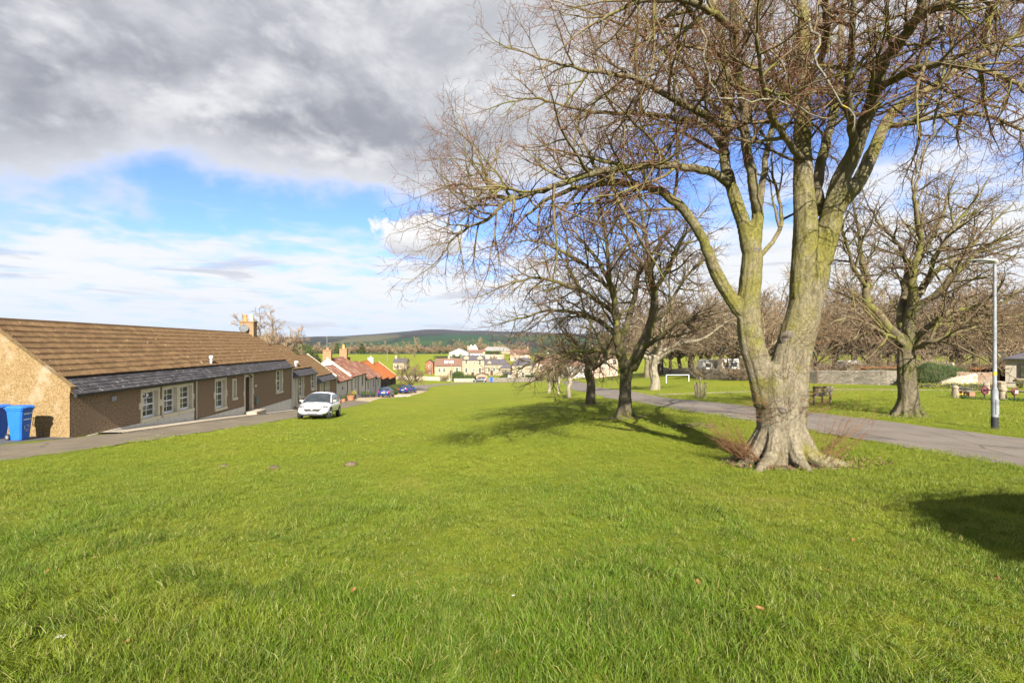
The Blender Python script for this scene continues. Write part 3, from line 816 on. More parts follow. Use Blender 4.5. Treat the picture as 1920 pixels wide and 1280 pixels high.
def hero_tree():
    D = 9.7; base = at(1465, 862, D); base.z = gz(base.x, D)
    t = thing('beech_tree', 'huge bare beech tree with forked trunk and spreading roots beside the road', 'tree', base)
    def P(px, py, off=0.0):
        return at(px, py, D + off) - base
    px2m = D / FPX
    def pl(lst):
        return [P(*q) for q in lst]
    stemL = pl([(1440, 760), (1424, 690), (1408, 640), (1403, 581), (1411, 484), (1404, 430)])
    stemR = pl([(1478, 760), (1480, 690), (1492, 640), (1506, 586), (1525, 515), (1536, 470)])
    rw = lambda *w: [x * px2m / 2 for x in w]
    lobes = []
    rg = random.Random(4)
    for i in range(11):
        a = i * 2 * math.pi / 11 + rg.uniform(-.18, .18); L = rg.uniform(.85, 1.2) * (1.05 if abs(math.cos(a)) > .5 else .85)
        dx, dy = math.cos(a), math.sin(a); zb = gz(base.x + dx * L, base.y + dy * L) - base.z
        lobes.append(([(dx * .24, dy * .24, .95), (dx * .40, dy * .40, .48), (dx * .58, dy * .58, .18), (dx * L * .85, dy * L * .85, zb + .03), (dx * L * 1.15, dy * L * 1.15, zb - .06)],
                      [.09, .13, .13, .09, .04]))
    merged_trunk('trunk', [([(0, 0, -.35), (0, 0, .2), P(1464, 810), P(1461, 760), P(1458, 715), P(1455, 680)], rw(112, 96, 80, 77, 82, 70)),
                           ([(.02, .03, -.35), P(1468, 810, .1), P(1474, 740, .05)], rw(92, 78, 70)),
                           (stemL, rw(46, 46, 43, 39, 36, 24)), (stemR, rw(66, 66, 62, 56, 54, 36)),
                           (pl([(1404, 470), (1396, 425), (1382, 383), (1370, 345)]), rw(26, 25, 24, 20)), (pl([(1412, 470), (1418, 425), (1421, 402), (1411, 345)]), rw(26, 22, 20, 17)),
                           (pl([(1400, 600), (1378, 571), (1344, 513), (1325, 462)]), rw(22, 24, 22, 18)),
                           (pl([(1504, 560), (1508, 484), (1511, 412), (1506, 345, .2), (1503, 266, .4)]), rw(42, 42, 40, 35, 24)),
                           (pl([(1536, 490), (1550, 440), (1562, 395), (1576, 339), (1600, 290, -.2), (1618, 240, -.38)]), rw(44, 42, 37, 32, 27, 18)),
                           (pl([(1550, 450), (1562, 400), (1585, 368), (1612, 338), (1634, 290, .2), (1658, 237, .5)]), rw(34, 32, 30, 26, 23, 15))], lobes, M_BARK, .026, t, 1, .008)
    G = Grower(11, HERO)
    from mathutils.bvhtree import BVHTree
    tk = t.children[0].data; bv = BVHTree.FromPolygons([v.co[:] for v in tk.vertices], [p.vertices[:] for p in tk.polygons])
    for (px, py, r) in ((1478, 634, 13), (1419, 468, 6), (1468, 768, 7)):
        dr_ = at(px, py, 1.0).normalized(); hit, nrm, _, _ = bv.ray_cast(Vector((0, 0, 0)) - base, dr_)
        if hit is None:
            continue
        rr = r * px2m; n_ = Vector((nrm.x, nrm.y, nrm.z * .5)).normalized()
        MB().tube([hit - n_ * .06, hit - n_ * .01, hit + n_ * .008, hit + n_ * .006, hit - n_ * .004], [rr * 1.2, rr * 1.12, rr * .95, rr * .8, rr * .1], 18).build(
            'branch_scar', mat('healed_scar', (.085, .07, .055), (.14, .12, .09), 14, .9, .8), t, 1)
    # limbs: (pixel, pixel, depth offset) down the limb, widths in pixels
    limbs = [
        ([(1382, 383, 0), (1368, 339, .1), (1358, 290, .2), (1363, 232, .4), (1363, 160, .6), (1358, 97, .9), (1344, 29, 1.2), (1325, -60, 1.5), (1310, -180, 1.8), (1300, -300, 2.0)], (22, 20, 18, 17, 16, 15, 13, 11, 9, 5), 13, .15),
        ([(1421, 402, 0), (1411, 339, -.2), (1399, 271, -.3), (1395, 208, -.5), (1387, 160, -.7), (1378, 97, -1), (1375, 0, -1.3), (1380, -130, -1.6), (1392, -260, -1.8)], (18, 17, 16, 15, 14, 13, 11, 9, 5), 12, .15),
        ([(1424, 387, .1), (1436, 300, .4), (1450, 232, .8), (1465, 189, 1.2), (1484, 140, 1.6), (1500, 40, 2.0), (1505, -90, 2.4)], (12, 11, 10, 9, 8, 7, 4), 8, .2),
        ([(1344, 513, 0), (1318, 450, -.1), (1280, 392, -.2), (1237, 358, -.3), (1196, 348, -.4), (1146, 343, -.4), (1090, 350, -.3), (1030, 372, -.2), (985, 405, -.1)], (21, 18, 17, 15, 13, 11, 9, 7, 4), 14, .22),
        ([(1366, 345, 0), (1340, 325, -.3), (1313, 318, -.5), (1262, 312, -.8), (1212, 310, -1.0), (1156, 315, -1.2), (1095, 328, -1.4), (1044, 348, -1.5), (998, 363, -1.6), (953, 373, -1.6), (922, 358, -1.6), (907, 318, -1.6), (882, 267, -1.6)], (16, 15, 14, 13, 12, 11, 10, 9, 8, 7, 5, 4, 2.5), 15, .2),
        ([(953, 373, -1.6), (932, 396, -1.6), (905, 415, -1.6), (872, 430, -1.55), (845, 455, -1.5), (828, 480, -1.5)], (6, 5.5, 5, 4, 3, 2), 9, .05),
        ([(985, 366, -1.6), (950, 352, -1.75), (905, 356, -1.8), (865, 345, -1.8), (835, 350, -1.8)], (5, 4.5, 4, 3, 2), 7, .1),
        ([(1362, 290, .1), (1340, 255, .5), (1315, 232, .7), (1271, 223, .9), (1213, 213, 1.1), (1150, 213, 1.2), (1080, 205, 1.3), (1010, 185, 1.4), (960, 190, 1.4)], (14, 12, 11, 10, 9, 8, 6, 5, 3), 14, .15),
        ([(1362, 250, .2), (1340, 228, -.3), (1295, 203, -.7), (1247, 179, -1.0), (1198, 150, -1.2), (1140, 138, -1.3), (1070, 125, -1.4), (1010, 110, -1.5)], (13, 12, 11, 10, 8, 7, 5, 3), 14, .15),
        ([(1362, 215, .4), (1334, 195, .9), (1310, 160, 1.3), (1290, 126, 1.6), (1247, 97, 1.9), (1189, 58, 2.1), (1130, 30, 2.2), (1060, 10, 2.3)], (12, 11, 10, 9, 8, 7, 5, 3), 13, .15),
        ([(1362, 130, .8), (1329, 77, .3), (1300, 29, 0), (1265, -10, -.3), (1210, -50, -.5), (1140, -90, -.6)], (12, 10, 9, 8, 6, 3), 11, .15),
        ([(1508, 484, 0), (1511, 412, .1), (1506, 339, .2), (1503, 266, .4), (1506, 194, .6), (1508, 121, .8), (1508, 48, 1.0), (1500, -60, 1.2), (1490, -180, 1.3), (1485, -310, 1.4)], (38, 38, 34, 31, 29, 26, 22, 18, 12, 6), 16, .25),
        ([(1566, 387, 0), (1576, 339, 0), (1600, 290, -.2), (1620, 232, -.4), (1639, 174, -.7), (1654, 121, -1.0), (1683, 82, -1.3), (1712, 44, -1.6), (1740, -20, -1.9), (1760, -130, -2.2)], (32, 28, 25, 23, 22, 20, 17, 15, 11, 6), 14, .25),
        ([(1612, 338, 0), (1634, 290, .2), (1658, 237, .5), (1687, 198, .8), (1731, 174, 1.1), (1775, 145, 1.4), (1828, 111, 1.7), (1876, 87, 2.0), (1925, 53, 2.3), (1990, 10, 2.6), (2060, -40, 2.8)], (24, 22, 20, 18, 16, 15, 13, 11, 9, 7, 4), 15, .3),
        ([(1537, 400, .2), (1533, 339, .5), (1547, 271, .9), (1562, 218, 1.3), (1576, 160, 1.7), (1576, 97, 2.1), (1581, 0, 2.5), (1590, -120, 2.8)], (20, 19, 18, 16, 14, 12, 9, 5), 12, .25),
        ([(1604, 280, -.2), (1596, 230, -.6), (1590, 170, -1.0), (1596, 100, -1.4), (1600, 20, -1.7), (1610, -90, -2.0)], (16, 14, 12, 10, 8, 4), 10, .2),
        ([(1640, 170, -.7), (1690, 140, -1.4), (1750, 120, -1.9), (1820, 125, -2.3), (1890, 150, -2.6), (1950, 190, -2.8)], (14, 12, 10, 8, 6, 3), 12, .2),
        ([(1660, 235, .5), (1710, 230, .2), (1770, 215, 0), (1840, 215, -.2), (1910, 240, -.3), (1960, 270, -.4)], (12, 10, 9, 7, 5, 3), 12, .15),
        ([(1700, 50, -1.5), (1760, 10, -2.0), (1830, -10, -2.3), (1900, -5, -2.5), (1980, 20, -2.7)], (13, 11, 9, 7, 3), 11, .15),
        ([(1508, 210, .6), (1470, 170, 1.5), (1440, 110, 2.2), (1420, 40, 2.8), (1410, -60, 3.2)], (14, 12, 10, 8, 4), 10, .2),
        ([(1507, 160, .7), (1540, 110, -.2), (1550, 50, -1.0), (1545, -30, -1.8), (1530, -110, -2.4)], (14, 12, 10, 8, 4), 10, .2),
        ([(1506, 300, .2), (1470, 255, -.6), (1440, 200, -1.3), (1425, 130, -1.9), (1420, 60, -2.4)], (13, 11, 9, 7, 4), 9, .2),
        ([(1420, 485, .1), (1455, 445, .3), (1465, 400, .5), (1452, 345, .7), (1447, 300, .8)], (9, 8, 7, 5, 3), 5, .3),
        ([(1775, 145, 1.4), (1800, 100, 2.2), (1850, 50, 2.8), (1900, 0, 3.2)], (10, 8, 6, 3), 9, .1),
        ([(1380, 60, -1.2), (1330, 20, -2.0), (1270, 0, -2.6), (1200, 5, -3.0), (1120, 40, -3.2)], (11, 9, 7, 6, 3), 11, .15),
    ]
    for pts, w, cnt, t0 in limbs:
        n = len(pts); ww = list(np.interp(np.linspace(0, len(w) - 1, n), range(len(w)), w))
        Pt, Rr = G.limb(pl(pts), [x * px2m / 2 for x in ww], count=int(cnt * 1.25), t0=t0)
        jit = random.Random(n + int(pts[0][0]))
        Pt = [Pt[0]] + [p + rvec(jit) * .02 for p in Pt[1:]]
        mb = MB().tube(Pt, Rr, 10); mb.build('limb', M_BARKUP, t, 1)
    cr = link('crown', G.T[1].mesh('crown', M_BRANCH), t)
    link('branches', G.T[2].mesh('branches', M_BRANCH), cr)['kind'] = 'stuff'
    tw = Tubes(); tw.b = {}
    for lv in (3, 4):
        for key, L in G.T[lv].b.items():
            tw.b.setdefault(key, []).extend(L)
    link('twigs', tw.mesh('twigs', M_TWIG), cr)['kind'] = 'stuff'
    # dead lichen-covered branches hanging out of the crown
    lich = mat('lichen_bark', (.12, .11, .085), (.20, .19, .145), 14, .9, .3, c3=(.36, .27, .03), s3=5, t3=(.58, .66))
    for pts, w in (([(1765, 20, -1.6), (1768, 90, -1.7), (1762, 160, -1.75), (1757, 215, -1.8), (1740, 270, -1.8), (1715, 330, -1.8), (1700, 380, -1.8)], (6, 5, 4.5, 4, 3, 2, 1)),
                   ([(1860, 10, -2.2), (1852, 40, -2.2), (1858, 80, -2.2), (1862, 105, -2.2)], (9, 9, 8, 4)),
                   ([(1520, 30, -1.9), (1530, 70, -2), (1534, 120, -2), (1560, 180, -2), (1592, 210, -2), (1600, 250, -2)], (4, 4, 3.5, 3, 2.5, 1.5)),
                   ([(1320, 60, -1.9), (1322, 120, -2), (1340, 175, -2), (1390, 190, -2), (1440, 185, -2), (1500, 200, -2), (1560, 225, -2)], (3.2, 3.2, 3, 3, 2.6, 2, 1.2))):
        Pt = catmull(pl(pts), 3); n = len(Pt); jit = random.Random(int(pts[0][0]))
        Pt = [p + rvec(jit) * .05 for p in Pt]
        MB().tube(Pt, [x * px2m / 2 for x in np.interp(np.linspace(0, len(w) - 1, n), range(len(w)), w)], 7).build('dead_branch', lich, t, 1)
    # suckers: thin reddish shoots round the foot and on the trunk
    T = Tubes(); rg = random.Random(8); foot = base
    def shoot(p, d, L, r):
        pts = [p]; st = L / 5
        for i in range(5):
            d = (d + rvec(rg) * .16 + Vector((0, 0, .06))).normalized(); p = p + d * st; pts.append(p)
        T.add(pts, [r, r * .85, r * .7, r * .55, r * .42, r * .25], 4)
        for j in range(rg.randint(1, 3)):
            q = pts[rg.randint(2, 4)]; dd = (d + rvec(rg) * .7).normalized(); l2 = L * rg.uniform(.15, .35)
            T.add([q, q + dd * l2 * .5, q + (dd + rvec(rg) * .2) * l2], [r * .5, r * .35, r * .2], 3)
    for i in range(150):
        a = rg.choice([rg.gauss(math.pi, .38), rg.gauss(math.pi, .38), rg.gauss(-.15, .45)]); rr = rg.uniform(.55, .9)
        p = Vector((rr * math.cos(a), rr * math.sin(a) - .05, .08)); d = Vector((math.cos(a) * .8, math.sin(a) * .4, rg.uniform(.35, 1.1)))
        shoot(p, d, rg.uniform(.4, 1.0) * (1.5 if math.cos(a) > 0 else 1.0), .005)
    for i in range(100):
        zc = rg.choice([.95, 1.0, 1.25, 1.75, 2.3, 2.55]); a = rg.uniform(-math.pi, 0.15); r0 = .40 + .02 * rg.random()
        p = Vector((r0 * math.cos(a), r0 * math.sin(a), zc + rg.gauss(0, .08))); d = Vector((math.cos(a), math.sin(a) * .6, rg.uniform(-.1, .9)))
        shoot(p, d, rg.uniform(.35, .95), .0042)
    link('suckers', T.mesh('suckers', mat('sucker_twig', (.115, .055, .028), (.16, .088, .036), 3, .8)), t)
    return t


hero_tree()
# ------------------------------------------------------------------ the other trees of the green
def prm_for(k, lens=(2.4, 1.2, .62), kids=(9, 7.5, 6), rmin=.006, grav=(.03, .0, .0), wob=(.24, .28, .3), rad=(.05, .022, .011), ang=((30, 70), (30, 68), (28, 65))):
    return dict(n=[0, 6, 5, 3], sides=[8, 5, 3, 3], wob=[0, *wob], grav=[0, *grav], tip=[0, .3, .35, .4], kids=list(kids), lref=[4.5 * k, lens[0] * k, lens[1] * k],
                t0=[.25, .12, .1], ang=list(ang), len=[l * k for l in lens], rad=[r * k for r in rad], rmin=rmin)


def laid_tree(name, label, D, base_px, trunk, limbs, seed, mats, prm, group=None, voxel=.035, extra=1.0, flare=.5):
    base = at(base_px[0], base_px[1], D); base.z = gz(base.x, D)
    t = thing(name, label, 'tree', base, group=group); k = D / FPX
    P = lambda q: at(q[0], q[1], D + (q[2] if len(q) > 2 else 0)) - base
    tp = [Vector((0, 0, -.3))] + [P(q[:2]) for q in trunk]; tr = [trunk[0][2] * k * .4] + [q[2] * k * .41 for q in trunk]
    r0 = tr[1]; lobes = []; rg = random.Random(seed)
    for i in range(8):
        a = i * .785 + rg.uniform(-.2, .2); dx, dy = math.cos(a), math.sin(a); L = r0 * rg.uniform(1.25, 1.6)
        zb = gz(base.x + dx * L, base.y + dy * L) - base.z
        lobes.append(([(dx * r0 * .45, dy * r0 * .45, flare), (dx * r0 * .75, dy * r0 * .75, flare * .35), (dx * L, dy * L, zb - .05)], [r0 * .35, r0 * .38, r0 * .2]))
    parts = [(tp, tr)]
    for pts, w, cnt, t0 in limbs:
        if len(pts) > 3 and w[0] > 9:
            parts.append(([P(q) for q in pts[:3]], [x * k / 2 for x in w[:3]]))
    merged_trunk('trunk', parts, lobes, mats[0], voxel, t, seed, .012)
    G = Grower(seed, prm)
    for pts, w, cnt, t0 in limbs:
        n = len(pts); ww = np.interp(np.linspace(0, len(w) - 1, n), range(len(w)), w) * k / 2
        Pt, Rr = G.limb([P(q) for q in pts], list(ww), count=int(cnt * extra), t0=t0)
        jit = random.Random(int(pts[0][0])); Pt = [Pt[0]] + [p + rvec(jit) * .035 for p in Pt[1:]]
        MB().tube(Pt, Rr, 8).build('limb', mats[1], t, 1)
    finish_crown(G, t, mats)
    return t


def finish_crown(G, t, mats):
    cr = link('crown', G.T[1].mesh('crown', mats[1]), t); tw = Tubes()
    for lv in (2, 3):
        for key, L in G.T.get(lv, Tubes()).b.items():
            tw.b.setdefault(key, []).extend(L)
    link('twigs', tw.mesh('twigs', mats[2]), cr)['kind'] = 'stuff'


laid_tree('beech_tree', 'bare dark tree with low fork, next along the road from the huge beech', 19.0, (1171, 781),
          [(1171, 779, 36), (1172, 740, 26), (1173, 712, 26), (1177, 690, 27), (1180, 676, 14)],
          [([(1171, 695), (1164, 660), (1158, 638), (1156, 607), (1153, 572), (1146, 536), (1125, 495), (1095, 455), (1070, 425)], (18, 17, 16, 14, 12, 10, 8, 5, 3), 13, .3),
           ([(1183, 692), (1202, 653), (1217, 617), (1227, 572), (1222, 526), (1217, 475), (1207, 424), (1200, 370)], (22, 20, 18, 15, 12, 9, 6, 3), 13, .35),
           ([(1164, 640), (1181, 587, .5), (1191, 551, .8), (1202, 506, 1), (1237, 455, 1.2), (1262, 410, 1.3)], (11, 10, 8, 7, 5, 3), 11, .25),
           ([(1171, 668), (1136, 658, -.5), (1095, 658, -.9), (1044, 663, -1.2), (1009, 676, -1.4), (975, 690, -1.5)], (9, 8, 7, 5, 4, 2), 13, .15),
           ([(1158, 632), (1125, 602, .6), (1085, 587, 1), (1034, 582, 1.4), (983, 595, 1.6), (940, 607, 1.8)], (10, 9, 8, 6, 4, 2), 14, .15),
           ([(1154, 590), (1110, 556, -.6), (1064, 536, -1.1), (1009, 520, -1.4), (960, 530, -1.6)], (9, 8, 7, 5, 3), 13, .15),
           ([(1148, 545), (1100, 500, .4), (1050, 470, .8), (1000, 450, 1), (960, 455, 1)], (8, 7, 6, 4, 2), 12, .15),
           ([(1202, 653), (1237, 632, -.8), (1268, 605, -1.3), (1293, 600, -1.6), (1330, 592, -1.8)], (10, 9, 7, 5, 3), 11, .2),
           ([(1217, 607), (1252, 582, .7), (1268, 546, 1.2), (1288, 516, 1.6), (1320, 490, 2)], (9, 8, 6, 5, 3), 11, .2),
           ([(1225, 550), (1255, 500, -.7), (1275, 455, -1.1), (1300, 420, -1.4)], (8, 7, 5, 3), 10, .15),
           ([(1150, 560), (1140, 500, -1), (1135, 440, -1.5), (1125, 385, -1.8)], (8, 7, 5, 3), 10, .2),
           ([(1222, 520), (1180, 460, .9), (1160, 410, 1.3), (1150, 360, 1.6)], (7, 6, 5, 3), 10, .2)],
          21, (M_BARK2, M_BRANCH2, M_TWIG2), prm_for(.95, kids=(11, 10, 8.5), rmin=.0070, wob=(.2, .24, .28)), 'trees in a row along the road', extra=1.2)

laid_tree('sycamore_tree', 'bare spreading tree with mossy trunk across the road near the lamp post', 18.0, (1702, 779),
          [(1702, 776, 50), (1703, 745, 38), (1700, 700, 36), (1699, 660, 34), (1700, 640, 24), (1702, 622, 12)],
          [([(1697, 665), (1684, 632), (1667, 615), (1647, 591), (1628, 569), (1623, 547), (1628, 527), (1619, 503), (1615, 475), (1610, 442), (1604, 400), (1590, 340)], (18, 17, 16, 14, 13, 12, 10, 9, 7, 5, 3), 13, .3),
           ([(1700, 652), (1678, 634, -.4), (1652, 622, -.8), (1625, 606, -1), (1591, 595, -1.2), (1560, 605, -1.4)], (10, 9, 7, 5, 4, 2), 11, .2),
           ([(1697, 660), (1694, 612, .2), (1691, 586, .4), (1696, 551, .5), (1700, 525, .6), (1700, 497, .7), (1691, 470, .8), (1678, 448, 1), (1650, 420, 1.1), (1630, 390, 1.2)], (20, 18, 16, 14, 12, 9, 7, 6, 5, 3), 12, .3),
           ([(1704, 655), (1704, 608), (1711, 573), (1711, 529, -.2), (1713, 503, -.3), (1722, 475, -.4), (1726, 453, -.5), (1720, 420, -.7), (1715, 370, -.9), (1725, 320, -1)], (20, 18, 16, 15, 13, 11, 9, 8, 6, 3), 13, .3),
           ([(1709, 575), (1731, 538, .3), (1748, 514, .5), (1768, 499, .6), (1796, 486, .7), (1818, 466, .8), (1836, 442, 1), (1865, 415, 1.1), (1900, 380, 1.2)], (14, 12, 11, 9, 8, 7, 5, 4, 2), 13, .2),
           ([(1706, 600), (1711, 582, -.2), (1746, 560, -.5), (1774, 534, -.8), (1792, 510, -1), (1820, 488, -1.1), (1842, 466, -1.2), (1880, 450, -1.3), (1925, 430, -1.4)], (14, 13, 12, 11, 9, 7, 6, 4, 2), 13, .2),
           ([(1711, 650), (1731, 621, -.4), (1757, 602, -.8), (1779, 584, -1), (1812, 580, -1.2), (1833, 573, -1.3), (1871, 573, -1.4), (1897, 551, -1.5), (1930, 540, -1.6)], (12, 11, 10, 9, 8, 6, 5, 4, 2), 13, .2),
           ([(1695, 640), (1724, 626, .4), (1757, 610, .8), (1790, 606, 1.1), (1844, 599, 1.4), (1920, 592, 1.8), (1970, 590, 2)], (10, 9, 8, 7, 5, 4, 2), 13, .15),
           ([(1705, 655), (1746, 641, -.9), (1790, 626, -1.4), (1840, 612, -1.7), (1920, 608, -2)], (9, 8, 6, 4, 2), 11, .2),
           ([(1716, 500), (1745, 450, .5), (1770, 400, .9), (1780, 350, 1.1)], (8, 7, 5, 3), 10, .15),
           ([(1624, 540), (1600, 500, -.6), (1585, 450, -1), (1575, 410, -1.2)], (8, 6, 5, 3), 9, .15),
           ([(1735, 535), (1760, 470, -.7), (1800, 410, -1.1), (1840, 360, -1.3)], (8, 7, 5, 3), 11, .15)],
          33, (M_BARK2, M_BRANCH2, M_TWIG2), prm_for(.92, kids=(11, 9.5, 8), rmin=.0066, wob=(.2, .24, .28)), extra=1.15)


def gen_tree_parts(seed, H, r, fork, spread, prm, nl=6, lean=0.0):
    """trunk polyline and grown limbs of a free-form bare tree of height H"""
    rg = random.Random(seed); G = Grower(seed, prm)
    tr = [Vector((0, 0, -.25))] + [Vector((rg.uniform(-.1, .1) * i * r * 2 + lean * i, rg.uniform(-.1, .1) * i * r * 2, fork * i / 4)) for i in range(5)]
    rr = [r * 1.35, r * 1.25, r * 1.02, r * .97, r * .95, r]
    limbs = []
    az = rg.uniform(0, 6.28)
    for i in range(nl):
        az += 6.283 / nl + rg.uniform(-.35, .35); up = rg.uniform(.35, 1.0) if i else 1.6
        L = (H - fork) * rg.uniform(.75, 1.0) * (1.05 if up > .8 else .85); d = Vector((math.cos(az) * spread, math.sin(az) * spread, up)).normalized()
        p = tr[-1] + Vector((0, 0, -rg.uniform(0, .25) * fork * (0 if up > .8 else 1))); pts = [p.copy()]; n = 7
        for j in range(n):
            d = (d + rvec(rg) * .22 + Vector((0, 0, .06))).normalized(); p = p + d * L / n; pts.append(p)
        rl = r * rg.uniform(.42, .62); rad = [rl * (1 - .82 * j / n) for j in range(n + 1)]
        limbs.append(G.limb(pts, rad, count=prm['kids'][0], t0=.18))
    return tr, rr, limbs, G


def free_tree(name, label, x, y, seed, H, r, fork, spread, mats, prm, group=None, nl=6, cat='tree', rz=0.0):
    t = thing(name, label, cat, (x, y, gz(x, y)), rz, group)
    tr, rr, limbs, G = gen_tree_parts(seed, H, r, fork, spread, prm, nl)
    mb = MB().tube(catmull(tr, 3), list(np.interp(np.linspace(0, 5, 16), range(6), rr)), 12)
    for pts, rad in limbs:
        mb.tube(pts, rad, 7)
    mb.build('trunk', mats[0], t, 1)
    finish_crown(G, t, mats)
    return t


M3 = (M_BARK3, mat('pale_branch_bark', (.16, .13, .085), (.23, .195, .13), 3, .9), M_TWIG2)
free_tree('beech_tree', 'bare tree with slim dark trunk, third in the row along the road', xs(1107, 28.5), 28.5, 5, 7.6, .26, 2.6, 1.0, (M_BARK2, M_BRANCH2, M_TWIG2), prm_for(1.0, kids=(11, 9, 7), rmin=.0095), 'trees in a row along the road', 8)
free_tree('young_tree', 'young bare tree with pale straight trunk, fourth in the row along the road', xs(1067, 41), 41, 8, 4.6, .17, 1.7, .9, M3, prm_for(.62, kids=(8, 6, 4.5), rmin=.010), 'trees in a row along the road', 6)
free_tree('young_tree', 'young bare tree with thin grey trunk, fifth in the row along the road', xs(1047, 52), 52, 9, 4.6, .13, 1.5, .9, M3, prm_for(.62, kids=(8, 6, 4), rmin=.012), 'trees in a row along the road', 6)
free_tree('young_tree', 'short bare tree with broad pale foot, last in the row along the road', xs(1030, 66), 66, 10, 4.6, .22, 1.5, .9, M3, prm_for(.62, kids=(8, 6, 4), rmin=.014), 'trees in a row along the road', 6)
free_tree('ash_tree', 'bare tree with stout pale trunk on the grass between road and goal', xs(1228, 46), 46, 12, 10.5, .42, 3.3, 1.0, M3, prm_for(1.15, kids=(11, 8.5, 6.5), rmin=.013), nl=8)

# ------------------------------------------------------------------ the wood behind the wall: copies of four bare trees
def wood_proto(seed, H, r, fork, spread, nl, kids, rmin=.026):
    mats = (M_WOODBARK, M_WOODBARK, M_WOODTWIG)
    tr, rr, limbs, G = gen_tree_parts(seed, H, r, fork, spread, prm_for(H / 9.5, kids=kids, rmin=rmin, rad=(.055, .036, max(.026, rmin))), nl)
    mb = MB().tube(catmull(tr, 2), list(np.interp(np.linspace(0, 5, 11), range(6), rr)), 8)
    for pts, rad in limbs:
        mb.tube(pts[::2], rad[::2], 5)
    tw = Tubes()
    for lv in (1, 2, 3):
        for key, L in G.T.get(lv, Tubes()).b.items():
            tw.b.setdefault(key, []).extend(L)
    return mb.mesh('trunk', M_WOODBARK, 1), tw.mesh('crown', M_WOODTWIG)


WOODS = [wood_proto(101, 10.5, .24, 2.6, 1.0, 7, (9, 7, 5.5)), wood_proto(102, 12, .28, 3.2, .75, 7, (9, 7, 5.5)), wood_proto(103, 9, .20, 1.2, .9, 7, (9, 7, 5.5)), wood_proto(104, 11, .2, 2.0, .5, 6, (10, 6, 4.5)),
         wood_proto(105, 5.5, .10, .3, 1.0, 8, (8, 6, 4.5))]
# the same kind of trees seen from 300 m: fewer, stouter twigs
MIDW = [wood_proto(120, 10, .22, 1.8, .9, 8, (9, 7, 5.5), .045)]
FARW = [wood_proto(110 + i, 9 + i, .3, 1.6, .9, 7, (8, 6, 4), .13) for i in range(3)]


def wood_tree(name, label, x, y, v, rz, sc, group, sz=None, protos=WOODS):
    t = thing(name, label, 'tree', (x, y, gz(x, y) - .1), rz, group); t.scale = (sc, sc, sz or sc)
    link('trunk', protos[v][0], t); link('crown', protos[v][1], t)
    return t


rg = random.Random(77)
for i in range(58):                           # behind the boundary wall, front to back
    px = 1205 + (i * 211) % 770 + rg.uniform(-14, 14); Y = 58 + 3.0 * (i % 12) + rg.uniform(0, 5)
    if px < 1330:
        Y += 32
    x = xs(px, Y)
    wood_tree('woodland_tree', 'bare brown tree in the wood beyond the stone boundary wall', x, Y, rg.choice([0, 1, 2, 3, 0, 3]), rg.uniform(0, 6.28), rg.uniform(1.2, 1.6) * (Y / 75) ** .6, 'bare trees of the wood beyond the wall')
for i in range(22):
    px = 1330 + i * 28 + rg.uniform(-12, 12); Y = rg.uniform(56, 64)
    wood_tree('woodland_shrub', 'low bare thicket shrub at the foot of the wood beyond the wall', xs(px, Y), Y, 4, rg.uniform(0, 6.28), rg.uniform(.55, .85), 'thicket shrubs at the foot of the wood')
free_tree('round_tree', 'round bare tree rising behind the brown cottage chimney', -25.2, 50, 61, 9.6, .22, 4.2, 1.0, (M_WOODBARK, M_WOODBARK, M_WOODTWIG), prm_for(.82, kids=(12, 9, 7), rmin=.026), nl=14)
for px, Y, v, sc in ((395, 75, 1, .62), (30, 58, 0, .62), (75, 62, 2, .72)):
    wood_tree('woodland_tree', 'bare treetop showing above the long brown cottage roof ridge', xs(px, Y), Y, v, px * .1, sc * 1.1, 'treetops behind the long cottage')
wood_tree('road_shrub', 'pale bare bushy tree growing beside the parked blue cars', xs(772, 92), 92, 0, 1.0, .86, None, .80, MIDW)
# ------------------------------------------------------------------ the cottage row on the left: one straight wall line falling down the lane
ROW0 = Vector((-15.08, 16.5)); ROWA = math.atan(.0967)
ROWU = Vector((-math.sin(ROWA), math.cos(ROWA))); ROWV = Vector((math.cos(ROWA), math.sin(ROWA)))


def row_xy(u, v=0.0):
    p = ROW0 + ROWU * u + ROWV * v
    return p.x, p.y


def row_gz(u, v=0.0):
    return gz(*row_xy(u, v))


M_HARL = mat('brown_roughcast', (.150, .100, .062), (.310, .228, .148), 18, .95, 1.0, 70, c3=(.23, .165, .105), s3=1.2, t3=(.5, .72), spec=.1, t2=(.38, .62))
M_HARLG = mat('ochre_roughcast', (.15, .097, .042), (.275, .198, .100), 24, .95, 1.0, 60, c3=(.30, .235, .155), s3=.9, t3=(.50, .66), spec=.1, t2=(.36, .64))
M_WHITEH = mat('white_harling', (.50, .46, .42), (.60, .56, .51), 18, .95, .6, 60, c3=(.42, .37, .33), s3=1.1, t3=(.55, .75), spec=.1)
M_CREAM = mat('cream_painted_stone', (.54, .49, .35), (.62, .57, .42), 6, .85, .15, 40, spec=.2)
M_PLINTH = mat('grey_plinth', (.48, .46, .40), (.60, .57, .50), 5, .9, .3, 40, c3=(.28, .27, .22), s3=2, t3=(.6, .72))
M_UPVC = mat('white_window_frame', (.72, .72, .72), (.78, .78, .78), 4, .4, spec=.5)
M_DARK = mat('black_gutter', (.02, .02, .022), (.035, .035, .035), 5, .5)
M_GREYPIPE = mat('grey_downpipe', (.50, .50, .48), (.58, .58, .55), 5, .5)
M_TILE = mat('brown_concrete_tile', (.064, .040, .021), (.108, .069, .037), 5, .9, .4, 50, c3=(.24, .20, .14), s3=4.5, t3=(.66, .70), rnd=.16, spec=.1, coord='World')
M_TILEC = mat('brown_concrete_tile_courses', (.064, .040, .021), (.108, .069, .037), 5, .9, .4, 50, c3=(.24, .20, .14), s3=4.5, t3=(.66, .70), spec=.1, coord='World')
